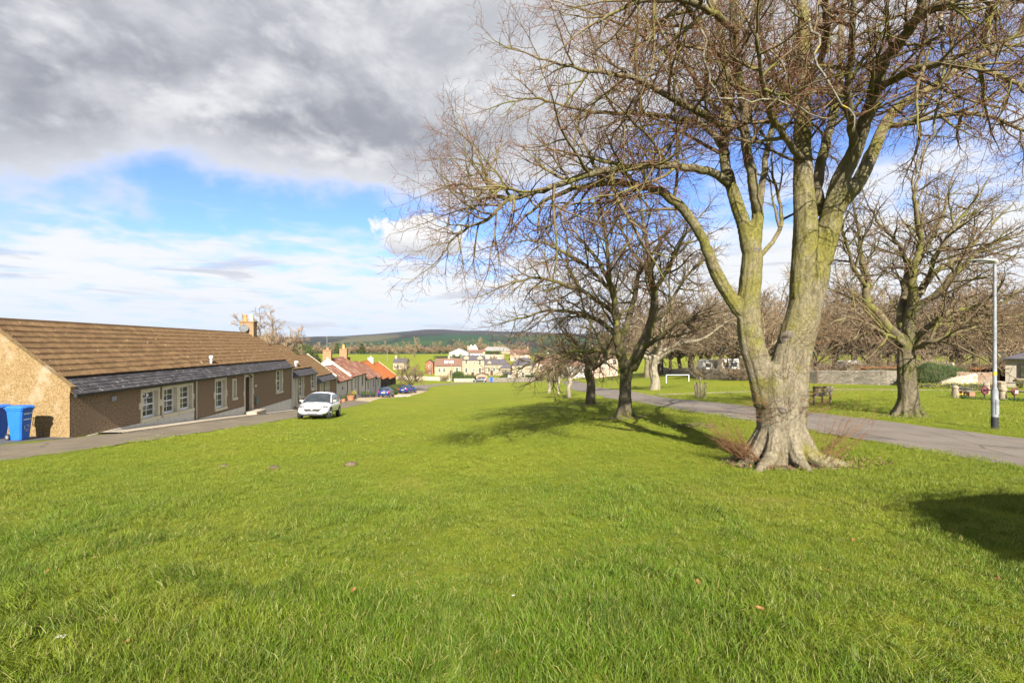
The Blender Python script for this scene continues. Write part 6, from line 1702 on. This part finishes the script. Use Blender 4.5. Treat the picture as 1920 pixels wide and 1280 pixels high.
bush('evergreen_shrub', 'big glossy evergreen shrub growing over the stone wall end', 'shrub', xs(1752, 40.6), 40.6, [(-.4, 0, 1.1, 1.3, .9, 1.0), (.9, .2, 1.05, 1.2, .8, .85), (2.1, .4, 1.0, 1.0, .7, .65), (-1.1, -.1, .7, .8, .7, .7), (0, -.3, .6, 1.2, .8, .6)], 9000, .10, M_HEDGE, 16)
bush('dry_shrub', 'bare tawny shrub between the mossy trunk and evergreen shrub', 'shrub', xs(1730, 43), 43, [(0, 0, 1.2, .9, .8, 1.0), (.6, 0, 1.6, .7, .6, .7)], 3600, .09, mat('tawny_twigs', (.20, .15, .09), (.28, .22, .14), 4, .9), 17, core=False)
bush('bed_plants', 'low yellow green plants along the foot of the pale rubble wall', 'plants', xs(1795, 37.8), 37.8, [(-2.2, 0, .12, 1.2, .5, .26), (-.4, 0, .14, 1.3, .5, .3), (1.3, 0, .14, 1.2, .5, .3), (2.8, 0, .12, .8, .4, .25)], 3800, .08, leaf_mat('yellow_green_leaf', (.16, .17, .03), (.26, .24, .06)), 18, f=.7)
bush('young_shrub', 'bright yellow green shrub by the bungalow wall under its window', 'shrub', xs(1915, 37.6), 37.6, [(0, 0, .3, .35, .3, .35)], 700, .07, leaf_mat('lime_leaf', (.22, .22, .03), (.32, .30, .05)), 19)
for i, (u, c) in enumerate(((60.5, M_HEDGE), (63.8, M_HEDGE), (66.0, M_OLIVE), (69.0, M_HEDGE))):
    x, y = row_xy(u, 1.2)
    bush('garden_shrub', 'green garden shrub growing against the dark timber outbuildings', 'shrub', x, y, [(0, 0, .7, .9, .9, .8 + .15 * (i % 2))], 900, .14, c, 30 + i, group='shrubs along the timber outbuildings')
bush('heath_mound', 'brown heather mound and stones beside the parked blue estate', 'mound', xs(752, 93), 93, [(0, 0, .5, 1.8, 1.2, .7)], 1500, .13, mat('dead_heather', (.10, .065, .04), (.15, .10, .06), 4, .9), 40)
# the clipped evergreen behind the photographer that throws the dark shadow on the grass at the right
bush('clipped_yew', 'large clipped yew bush on the grass beside the photographer, throwing a dark shadow', 'bush', 7.45, 1.0, [(0, 0, 1.6, 2.5, 1.1, 1.85), (-1.1, 0, 1.7, 1.6, 1.0, 1.6), (1.2, 0, 1.7, 1.6, 1.0, 1.7)], 15000, .10, M_EVER, 41, f=.95)

rg = random.Random(5)
for i in range(52):
    px = 560 + i * 8.4 + rg.uniform(-3, 3); D = rg.uniform(322, 345)
    wood_tree('field_edge_tree', 'bare brown tree in the line beyond the bright field', xs(px, D), D, rg.choice([0, 1, 2]), rg.uniform(0, 6.28), rg.uniform(.7, 1.15), 'bare trees lining the far field', None, FARW)
k_ = 0
for px, D, sc, lab in ((876, 166, .95, 'round twiggy brown shrub before the cream stone house'), (834, 162, .8, 'small gnarled bare tree on the far green by the field wall'), (975, 168, .7, 'purple brown twiggy shrub at the corner of the hipped stone house'),
                       (946, 215, 1.2, 'pale bare garden tree behind the slate roofed wing'), (925, 230, 1.1, 'bare garden tree beside the tall pale garden wall')):
    wood_tree('bare_shrub', lab, xs(px, D), D, int(px) % 3, px, sc * .5, None, None, FARW)
for i in range(9):
    px = 1010 + 17 * i; D = 165 + (i * 37) % 50
    wood_tree('village_tree', 'bare tree among the houses beyond the end of the road', xs(px, D), D, i % 3, i * 1.3, .55 + .1 * (i % 3), 'bare trees among the far houses', None, FARW)


# ------------------------------------------------------------------ poles, lamp post, goal, bench, sapling
M_POLE = mat('weathered_pole', (.16, .13, .10), (.22, .19, .15), 5, .9)
M_GALV = mat('galvanised_steel', (.17, .185, .20), (.23, .245, .26), 5, .6, c3=(.14, .15, .165), s3=3, t3=(.5, .6))


def pole(label, px, D, y0, y1, arm=True):
    b = at(px, y1, D); t = thing('telegraph_pole', label, 'pole', (b.x, b.y, gz(b.x, b.y))); h = at(px, y0, D).z - t.location.z
    MB().tube([(0, 0, -.4), (0, 0, h)], [.16, .11], 8).build('post', M_POLE, t)
    if arm:
        MB().box(-.8, .8, -.16, -.06, h - .7, h - .58).build('cross_arm', M_POLE, t)
    return t


pole('wooden telegraph pole with crossarm on the bend of the far road', 847, 154, 667, 719); pole('wooden telegraph pole standing in the bright field', 726, 235, 655, 682, False); pole('wooden pole in front of the red brown garden shed', 807, 186, 678, 703, False)
lp = thing('street_lamp', 'galvanised street lamp with flat head and yellow band beside the road', 'lamp post', (xs(1865, 14.3), 14.3, gz(xs(1865, 14.3), 14.3)))
kk = 14.3 / FPX; LZ = lambda y: -(y - HOR) * kk - lp.location.z
MB().lathe([(.088, -.2), (.088, .0), (.088, LZ(781))], 20).build('base_band', mat('black_paint_band', (.02, .021, .024), (.03, .03, .034), 5, .6), lp, 40)
sh = MB().lathe([(.085, LZ(781)), (.084, LZ(736)), (.078, LZ(733)), (.055, LZ(726)), (.049, LZ(725)), (.046, LZ(640)), (.040, LZ(495))], 20).build('shaft', M_GALV, lp, 40)
MB().bbox(-.045, .045, -.092, -.08, LZ(776), LZ(748), .006).build('access_door', M_GALV, sh)
MB().lathe([(.051, LZ(703)), (.051, LZ(697))], 20).build('yellow_band', mat('yellow_tape', (.55, .36, .02), (.58, .40, .03), 5, .5), lp)
hd = MB(); vs = []
for i, (xx, w, zt, zb_) in enumerate(((.07, .05, .03, -.05), (.03, .09, .055, -.06), (-.12, .13, .06, -.055), (-.35, .15, .055, -.02), (-.58, .14, .05, .005), (-.72, .09, .035, .012), (-.77, .03, .025, .015))):
    vs += [(xx, -w, (zt + zb_) / 2), (xx, -w * .6, zt), (xx, w * .6, zt), (xx, w, (zt + zb_) / 2), (xx, w * .6, zb_), (xx, -w * .6, zb_)]
hd.add(vs, [(i * 6 + j, i * 6 + (j + 1) % 6, (i + 1) * 6 + (j + 1) % 6, (i + 1) * 6 + j) for i in range(6) for j in range(6)] + [tuple(range(6)), tuple(range(36, 42))])
hd.v = [(x, y, z + LZ(490)) for x, y, z in hd.v]; hdo = hd.build('lamp_head', mat('lamp_head_grey', (.27, .28, .26), (.33, .34, .31), 4, .5), lp, 50)
MB().box(-.62, -.25, -.09, .09, LZ(490) - .035, LZ(490) - .012).build('lens', M_LAMP, hdo)

gl = thing('football_goal', 'white metal football goal frame on the grass near the wall', 'goal', (xs(1270.5, 62), 62, gz(xs(1270.5, 62), 62)), .05)
MW = mat('white_goal_paint', (.7, .7, .68), (.75, .75, .73), 4, .5); gw = 43 * 62 / FPX / 2; gh = 13.6 * 62 / FPX
for s in (-1, 1):
    MB().tube([(s * gw, 0, -.2), (s * gw, 0, gh)], .04, 8).build('post', MW, gl)
MB().tube([(-gw - .04, 0, gh), (gw + .04, 0, gh)], .04, 8).build('crossbar', MW, gl)

tg = thing('tree_guard', 'round guard of split timber pales round the young sapling', 'tree guard', (xs(1313, 31.5), 31.5, gz(xs(1313, 31.5), 31.5)))
MPALE = mat('mossy_pale', (.12, .11, .06), (.19, .165, .10), 5, .9, .3, 30)
rg = random.Random(2)
for i in range(14):
    a = i * 2 * math.pi / 14; r0, r1 = .30, .40; hh = .95 + rg.uniform(-.08, .1); M_ = Matrix.Rotation(a + math.pi / 2, 4, 'Z')
    p0 = Vector((r0 * math.cos(a), r0 * math.sin(a), -.05)); p1 = Vector((r1 * math.cos(a), r1 * math.sin(a), hh))
    tt = Vector((-math.sin(a), math.cos(a), 0)) * .032; nn = Vector((math.cos(a), math.sin(a), 0)) * .012
    MB().add([p0 - tt - nn, p0 + tt - nn, p0 + tt + nn, p0 - tt + nn, p1 - tt - nn, p1 + tt - nn, p1 + tt + nn, p1 - tt + nn], [(0, 3, 2, 1), (4, 5, 6, 7), (0, 1, 5, 4), (1, 2, 6, 5), (2, 3, 7, 6), (3, 0, 4, 7)]).build('pale', MPALE, tg)
for z in (.3, .75):
    r = .30 + .1 * z; MB().tube([(r * math.cos(q * .4488), r * math.sin(q * .4488), z) for q in range(15)], .014, 5, False).build('band', MPALE, tg)
free_tree('sapling', 'slim young bare sapling standing inside the timber guard', xs(1313, 31.5), 31.5, 44, 4.2, .045, 1.4, .55, (M_BARK2, M_BRANCH2, M_TWIG2), prm_for(.42, kids=(6, 5, 3.5), rmin=.006, rad=(.02, .012, .008)), nl=4, cat='sapling')
bx_, by_ = xs(1533, 23.5), 23.5
be = thing('park_bench', 'weathered timber bench on the grass across the road from the huge beech', 'bench', (bx_, by_, gz(bx_, by_)), R(200))
MBE = mat('weathered_bench_timber', (.10, .08, .06), (.16, .13, .10), 5, .9, .3, 30, stretch=(.3, 1, 1))
for i in range(3):
    MB().bbox(-.62, .62, -.22 + i * .15, -.10 + i * .15, .42, .455, .008).build('seat_slat', MBE, be); MB().bbox(-.62, .62, .26 + i * .02, .29 + i * .02, .52 + i * .14, .64 + i * .14, .008).build('back_slat', MBE, be)
for s in (-.55, .55):
    MB().bbox(s - .035, s + .035, .20, .27, -.05, .93, .01).build('leg', MBE, be); MB().bbox(s - .035, s + .035, -.22, -.15, -.05, .42, .01).build('leg', MBE, be); MB().bbox(s - .04, s + .04, -.25, .26, .62, .66, .01).build('arm_rest', MBE, be)

# ------------------------------------------------------------------ memorial garden: rough stone posts, iron rails, planters
M_POSTS = mat('weathered_post_stone', (.20, .16, .115), (.29, .24, .175), 5, .95, .8, 20, c3=(.20, .165, .11), s3=3, t3=(.5, .62))
M_IRON = mat('dark_iron', (.025, .018, .018), (.045, .03, .03), 6, .6)
M_MAROON = mat('maroon_paint', (.10, .012, .03), (.13, .02, .04), 6, .5)


def rough_post(label, px, D, h, w, seed):
    x = xs(px, D); t = thing('stone_post', label, 'post', (x, D, gz(x, D)), seed * .7, 'rough stone posts of the memorial garden'); g = random.Random(seed)
    vs = []; n = 10; prof = [(1.05, -.2), (1.03, .05), (.95, h * .5), (.86, h * .78), (1.06, h * .80), (1.02, h * .93), (.7, h), (.2, h + .01)]
    for r, z in prof:
        for j in range(n):
            a = 2 * math.pi * j / n; q = w / 2 * r * g.uniform(.9, 1.1) / max(abs(math.cos(a)), abs(math.sin(a))) ** .6; vs.append((q * math.cos(a), q * math.sin(a), z + g.uniform(-.015, .015)))
    MB().add(vs, [(i * n + j, i * n + (j + 1) % n, (i + 1) * n + (j + 1) % n, (i + 1) * n + j) for i in range(len(prof) - 1) for j in range(n)] + [tuple(range((len(prof) - 1) * n, len(prof) * n))]).build('stone', M_POSTS, t, 50)
    return t


posts = {}
for nm, px, D, h, w, lab in (('a', 1791, 27.0, .70, .28, 'rough stone post at the open end of the garden rails'), ('b', 1850, 29.5, .72, .30, 'rough stone post behind the maroon wheel'), ('c', 1880, 25.4, .66, .30, 'rough stone post standing just beyond the street lamp'),
                             ('d', 1945, 24.5, .66, .30, 'rough stone post towards the bungalow end of the rails'), ('e', 1876, 33.0, .7, .5, 'dark lichened stone post at the back of the garden'), ('f', 1950, 32, .7, .4, 'rough stone post at the far back corner of the garden')):
    posts[nm] = rough_post(lab, px, D, h, w, ord(nm))


def rail(label, a, b, z):
    A, B = posts[a].location, posts[b].location; t = thing('iron_rail', label, 'rail', A, 0, 'iron rails of the memorial garden')
    d = B - A; u = Vector((d.x, d.y, 0)).normalized() * .17
    MB().tube([Vector((0, 0, z)) + u, d + Vector((0, 0, z)) - u], .032, 8).build('bar', M_IRON, t)


rail('dark iron rail along the open front of the garden', 'a', 'c', .52); rail('dark iron rail from the garden corner towards the bungalow', 'c', 'd', .48); rail('dark iron rail at the back beside the planter', 'a', 'b', .55); rail('dark iron rail joining the two rear stones', 'b', 'e', .5); rail('dark iron rail along the far back of the garden', 'e', 'f', .6)


def disc_wheel(label, px, D, r):
    x = xs(px, D); t = thing('maroon_wheel', label, 'wheel', (x, D, gz(x, D)))
    ti = MB(); ti.tube([(r * math.cos(q * math.pi / 10), 0, .48 + r * math.sin(q * math.pi / 10)) for q in range(21)], r * .22, 6, False); o = ti.build('rim', M_MAROON, t, 1)
    sp = MB()
    for q in range(6):
        a = q * math.pi / 3; sp.tube([(0, 0, .48), (r * math.cos(a), 0, .48 + r * math.sin(a))], r * .1, 6)
    sp.tube([(0, -.06, .48), (0, .06, .48)], r * .3, 10); sp.build('spokes', M_MAROON, t); MB().tube([(0, .03, -.1), (0, .03, .48 - r)], .03, 6).build('stand', M_IRON, t)


disc_wheel('maroon poppy coloured wheel ornament hung on the garden rail', 1847, 26.0, .17); disc_wheel('maroon wheel ornament with white centre on the far rail', 1903, 25.0, .16)
wx = xs(1903, 24.9); MB_ = MB().bbox(wx - .09, wx + .07, 24.8, 24.82, gz(wx, 24.8) + .40, gz(wx, 24.8) + .56, .005).build('notice_card', M_WHITE); tag(MB_, 'small white notice card fixed on the maroon wheel', 'notice')
for px, D, w, lab in ((1817, 27.8, .32, 'brown planter box with grey plant inside the garden rails'), (1803, 28.6, .30, 'planter box with silver shrub beside the end stone post')):
    x = xs(px, D); t = thing('planter_box', lab, 'planter', (x, D, gz(x, D))); MB().bbox(-w / 2, w / 2, -.2, .2, -.05, .30, .01).build('box', mat('brown_planter', (.20, .10, .065), (.26, .14, .09), 5, .9), t)
    o = link('plant', np_mesh('plant', *leaves_np([(0, 0, .38, w * .5, .18, .13)], 260, .07, px), leaf_mat('silver_leaf', (.26, .27, .22), (.36, .36, .30)), smooth=False), t); o['kind'] = 'stuff'
rg = random.Random(12)
MYEL = mat('daffodil_yellow', (.70, .50, .02), (.75, .58, .04), 6, .6); MSTEM = mat('daffodil_stem', (.06, .12, .02), (.09, .15, .03), 6, .6)
for i in range(9):
    px, D = 1800 + rg.uniform(-3, 12), 26.9 + rg.uniform(-.2, .3); x = xs(px, D); t = thing('daffodil', 'yellow daffodil flowering at the foot of the end stone post', 'flower', (x, D, gz(x, D)), rg.uniform(0, 6), 'daffodils by the stone post')
    MB().tube([(0, 0, -.02), (.01, 0, .14), (.02, -.01, .22)], .006, 5).build('stem', MSTEM, t); q = MB()
    for j in range(6):
        a = j * math.pi / 3; c = Vector((.02, -.03, .22)); q.quad(c, c + Vector((math.cos(a - .3) * .03, 0, math.sin(a - .3) * .03)), c + Vector((math.cos(a) * .055, .01, math.sin(a) * .055)), c + Vector((math.cos(a + .3) * .03, 0, math.sin(a + .3) * .03)))
    q.tube([(.02, -.025, .22), (.02, -.06, .22)], [.014, .02], 8); q.build('petals', MYEL, t)
for i, (pa, pb) in enumerate((('a', 'c'), ('c', 'd'))):
    A, B = posts[pa].location, posts[pb].location; c = (A + B) / 2; L = (B - A).length / 2; a = math.atan2(B.y - A.y, B.x - A.x)
    bush('edging_plants', ('low dark green edging plants along the open front rail', 'low dark green edging plants under the rail towards the bungalow')[i], 'plants', c.x, c.y - .25, [(k * L / 3, 0, .03, L / 4.5, .16, .12) for k in (-2.4, -1.2, 0, 1.2, 2.4)], 1700, .05, leaf_mat('dark_edging_leaf', (.03, .07, .02), (.06, .11, .03)), 60 + i, rz=a, f=.6)

# ------------------------------------------------------------------ caravans beyond the wall
def caravan(label, px, D, w, rz, sc=1.0):
    x = xs(px, D); t = thing('caravan', label, 'caravan', (x, D, gz(x, D)), rz, None); t.scale = (sc,) * 3
    MB().prism([(-w / 2, .35), (-w / 2 - .08, 1.2), (-w / 2 + .15, 2.2), (-w / 2 + .5, 2.4), (w / 2 - .4, 2.4), (w / 2 - .1, 2.1), (w / 2 + .06, 1.2), (w / 2, .35)], -1.05, 1.05).build('body', M_WHITE, t)
    for cx in (-w * .3, 0, w * .3):
        MB().bbox(cx - .4, cx + .4, -1.075, -1.05, 1.25, 1.85, .01).build('window', M_CARGLASS, t)
    MB().tube([(0, -1.06, .32), (0, -.9, .32)], .32, 14).build('wheel', M_RUBBER, t)


caravan('white caravan parked behind the wall near the split of the beech', 1336, 74, 4.2, .1); caravan('white caravan behind the wall beside the beech trunk', 1372, 72, 3.8, -.1); caravan('white caravan behind the wall near the pale woodland trunk', 1592, 62, 2.6, .05, .8); caravan('white caravan half hidden above the evergreen shrub', 1772, 66, 2.6, .1, .62)

# ------------------------------------------------------------------ tubs by the white cottages, far bin
def tub(label, u, v, r, h, m, plant):
    x, y = row_xy(u, v); t = thing('plant_pot', label, 'pot', (x, y, gz(x, y) + .04), 0, None)
    MB().lathe([(r * .75, 0), (r, h * .85), (r * 1.08, h * .86), (r * 1.08, h), (r * .9, h), (r * .85, h * .8)], 14).build('pot', m, t, 40)
    o = link('plant', np_mesh('plant', *leaves_np([(0, 0, h + r * .5, r, r, r * .8)], 320, .10, int(u * 7)), plant, smooth=False), t); o['kind'] = 'stuff'


TERRA = mat('terracotta', (.34, .13, .06), (.40, .17, .09), 5, .85); MYL = leaf_mat('yellow_flower', (.45, .36, .03), (.30, .30, .05))
tub('wide terracotta tub by the low white cottage wall', 38.2, .55, .42, .5, TERRA, M_OLIVE); tub('dark pot of yellow flowers beside the terracotta tub', 40.2, .5, .26, .55, M_TRIM, MYL); tub('small terracotta pot at the corner of the brown cottage', 35.6, .4, .25, .3, TERRA, M_HEDGE)
tub('dark tub by the door of the main white cottage', 45.4, .5, .3, .4, M_TRIM, M_HEDGE); tub('black trough below the window of the main white cottage', 47.4, .5, .34, .35, M_TRIM, M_EVER); tub('green potted shrub by the faded red roofed cottage', 52.0, .5, .3, .4, M_TRIM, M_HEDGE)
bin_240('blue bin standing by the rubble wall on the far road', xs(921.5, 154), 154, 1.0, marks=False, sc=1.45)
rg = random.Random(3)
for i in range(7):
    px, D = 742 + i * 4.2, 76 + rg.uniform(-1, 2); x = xs(px, D); s = rg.uniform(.12, .26); mb = core_mb([(0, 0, s * .3, s, s * .8, s * .6)], 1); mb.v = [(a * rg.uniform(.85, 1.1), b * rg.uniform(.85, 1.1), c) for a, b, c in mb.v]
    tag(mb.build('edge_stone', mat('edge_stone_grey', (.26, .23, .19), (.34, .31, .26), 5, .95), None, 50, (x, D, gz(x, D))), 'rough stone edging the grass by the blue cars', 'stone', 'stones edging the grass by the blue cars')
ae = MB().tube([(-2.75, .1, -.7 - zb), (-2.75, .1, 1.1 - zb)], .02, 5).tube([(-2.75 - 1.3, .1, 1.05 - zb), (-2.75 + .1, .1, 1.05 - zb)], .015, 5); ae.build('aerial', M_LEAD, cb)

# ------------------------------------------------------------------ bare soil, litter, molehills, fallen leaves
M_SOIL = mat('bare_soil', (.075, .052, .034), (.13, .095, .062), 9, .95, .8, 40, coord='World', c3=(.16, .12, .075), s3=3, t3=(.5, .65))


def soil_patch(cx, cy, r, seed, sx=1.0):
    mb = MB(); n, m = 40, 5; vs = []
    for i in range(m + 1):
        for j in range(n):
            a = 2 * math.pi * j / n; rr = r * i / m * (1 + .35 * (float(vnoise(np.array([math.cos(a) * 1.6 + seed]), np.array([math.sin(a) * 1.6 + 9]), seed)[0]) - .5) * 2)
            x, y = cx + rr * math.cos(a) * sx, cy + rr * math.sin(a); vs.append((x, y, gz(x, y) + .03 * (1 - i / m) + .004))
    mb.add(vs, [(i * n + j, i * n + (j + 1) % n, (i + 1) * n + (j + 1) % n, (i + 1) * n + j) for i in range(m) for j in range(n)])
    return struct(mb.build('bare_soil', M_SOIL, None, 1))


soil_patch(5.6, 9.75, .95, 2, 1.2); soil_patch(4.4, 19, .75, 3); soil_patch(14.7, 18, .8, 4); soil_patch(4.6, 28.5, .6, 5)


def litter(name, label, cx, cy, rx, ry, n, m, seed, s=.06, twigs=0):
    g = np.random.default_rng(seed); a = g.uniform(0, 6.283, n); r = np.sqrt(g.uniform(0, 1, n)); X = cx + rx * r * np.cos(a); Y = cy + ry * r * np.sin(a); Z = ground_np(X, Y) + .03 + g.uniform(0, .03, n)
    d = g.uniform(0, 6.283, n); L = s * g.uniform(.6, 1.4, n); u = np.stack([np.cos(d) * L, np.sin(d) * L, g.normal(0, .012, n)], 1); v = np.stack([-np.sin(d) * L * .4, np.cos(d) * L * .4, g.normal(0, .02, n)], 1); c = np.stack([X, Y, Z], 1)
    V = np.stack([c - u, c - v, c + u, c + v], 1).reshape(-1, 3)
    o = struct(link(name, np_mesh(name, V, np.arange(n * 4).reshape(-1, 4), m, smooth=False)), 'stuff'); o['label'] = label; o['category'] = 'litter'
    return o


M_LEAFB = mat('dead_leaf', (.10, .058, .030), (.17, .11, .06), 9, .8)
litter('leaf_litter', 'brown fallen leaves and twigs round the huge beech roots', 5.7, 9.4, 1.6, .8, 700, M_LEAFB, 4, .02)
tw_ = Tubes(); rg = random.Random(6)
for i in range(150):
    a, r = rg.uniform(0, 6.28), .75 * math.sqrt(rg.random()); x, y = xs(1305, 15.2) + r * math.cos(a) * .9, 15.2 + r * math.sin(a) * .7; p = Vector((x, y, gz(x, y) + rg.uniform(.01, .14 * (1 - r)+.02))); d = rvec(rg); d.z *= .25; l = rg.uniform(.1, .4)
    tw_.add([p - d * l / 2, p + rvec(rg) * .02, p + d * l / 2], [.006, .007, .004], 4)
o = link('twig_pile', tw_.mesh('twig_pile', M_BRANCH2)); tag(o, 'brown heap of twigs on the grass between beech and road', 'twig pile')
for i, (px, py) in enumerate(((420, 872), (512, 875), (658, 870))):
    D = 1541 / (py - HOR - 80); x = xs(px, D); D = min(D, 12); s = .12 + .02 * i
    mb = core_mb([(0, 0, .0, s, s * .9, .05)], 1); g = random.Random(i); mb.v = [(a * g.uniform(.8, 1.2), b * g.uniform(.8, 1.2), c * g.uniform(.7, 1.2)) for a, b, c in mb.v]
    tag(mb.build('molehill', M_SOIL, None, 60, (x, D, gz(x, D) + .02)), 'small brown molehill on the grass opposite the long cottage', 'molehill', 'molehills in a line on the green')
lf = MB().add([(-.05, 0, 0), (-.02, -.026, .012), (.03, -.022, .02), (.055, 0, .03), (.03, .024, .016), (-.02, .028, .022), (0, 0, .004)], [(0, 1, 6), (1, 2, 6), (2, 3, 6), (3, 4, 6), (4, 5, 6), (5, 0, 6)]).mesh('fallen_leaf', mat('fallen_leaf', (.22, .09, .035), (.30, .15, .06), 12, .7))
for i, (px, py) in enumerate(((178, 1048), (88, 1075), (50, 1120), (238, 1213), (662, 1115), (1555, 1074), (1575, 960), (1600, 1018), (1425, 1144), (1870, 1097), (970, 1165), (780, 990), (1180, 950), (30, 925), (1310, 1092))):
    D = 1541 / (py - HOR - (75 if px < 900 else 58)); x = xs(px, D); o = link('fallen_leaf', lf, None, (x, D, gz(x, D) + .042), i * 1.9); o.rotation_euler.x = .3 * math.sin(i * 3); o.scale = (.42 + .05 * (i % 5),) * 3
    tag(o, 'brown fallen leaf lying on the near grass', 'leaf', 'brown leaves scattered on the near grass')
for i, (px, py, lab) in enumerate(((113, 1203, 'crumpled scrap of white paper lying in the near grass'), (963, 1123, 'white feather lying on the near grass'))):
    D = 1541 / (py - HOR - 75); x = xs(px, D); q = MB().add([(-.035, -.012, 0), (-.006, -.02, .012), (.03, -.012, .006), (.03, .012, .015), (0, .016, .003), (-.03, .014, .012), (0, 0, .024)], [(0, 1, 6), (1, 2, 6), (2, 3, 6), (3, 4, 6), (4, 5, 6), (5, 0, 6)])
    q.v = [tuple(c * (1.0, .45)[i] for c in p) for p in q.v]
    tag(q.build(('paper_scrap', 'feather')[i], M_WHITE, None, False, (x, D, gz(x, D) + (.04, .02)[i])), lab, ('paper', 'feather')[i])

# ------------------------------------------------------------------ air: thin haze over the whole valley
hz = MB().box(-7500, 7500, -60, 6400, -60, 330); ho = struct(hz.build('haze', None) if False else link('haze', bpy.data.meshes.new('haze')), 'stuff')
ho.data.from_pydata(hz.v, [], hz.f)
hm = bpy.data.materials.new('haze_air'); hm.use_nodes = True; hm.node_tree.nodes.clear(); k = NT(hm.node_tree)
pv = k.n('ShaderNodeVolumePrincipled'); pv.inputs['Color'].default_value = (.72, .82, 1.0, 1); pv.inputs['Density'].default_value = 2.6e-5; pv.inputs['Anisotropy'].default_value = 0.0
hm.node_tree.links.new(pv.outputs[0], k.n('ShaderNodeOutputMaterial').inputs['Volume']); ho.data.materials.append(hm)
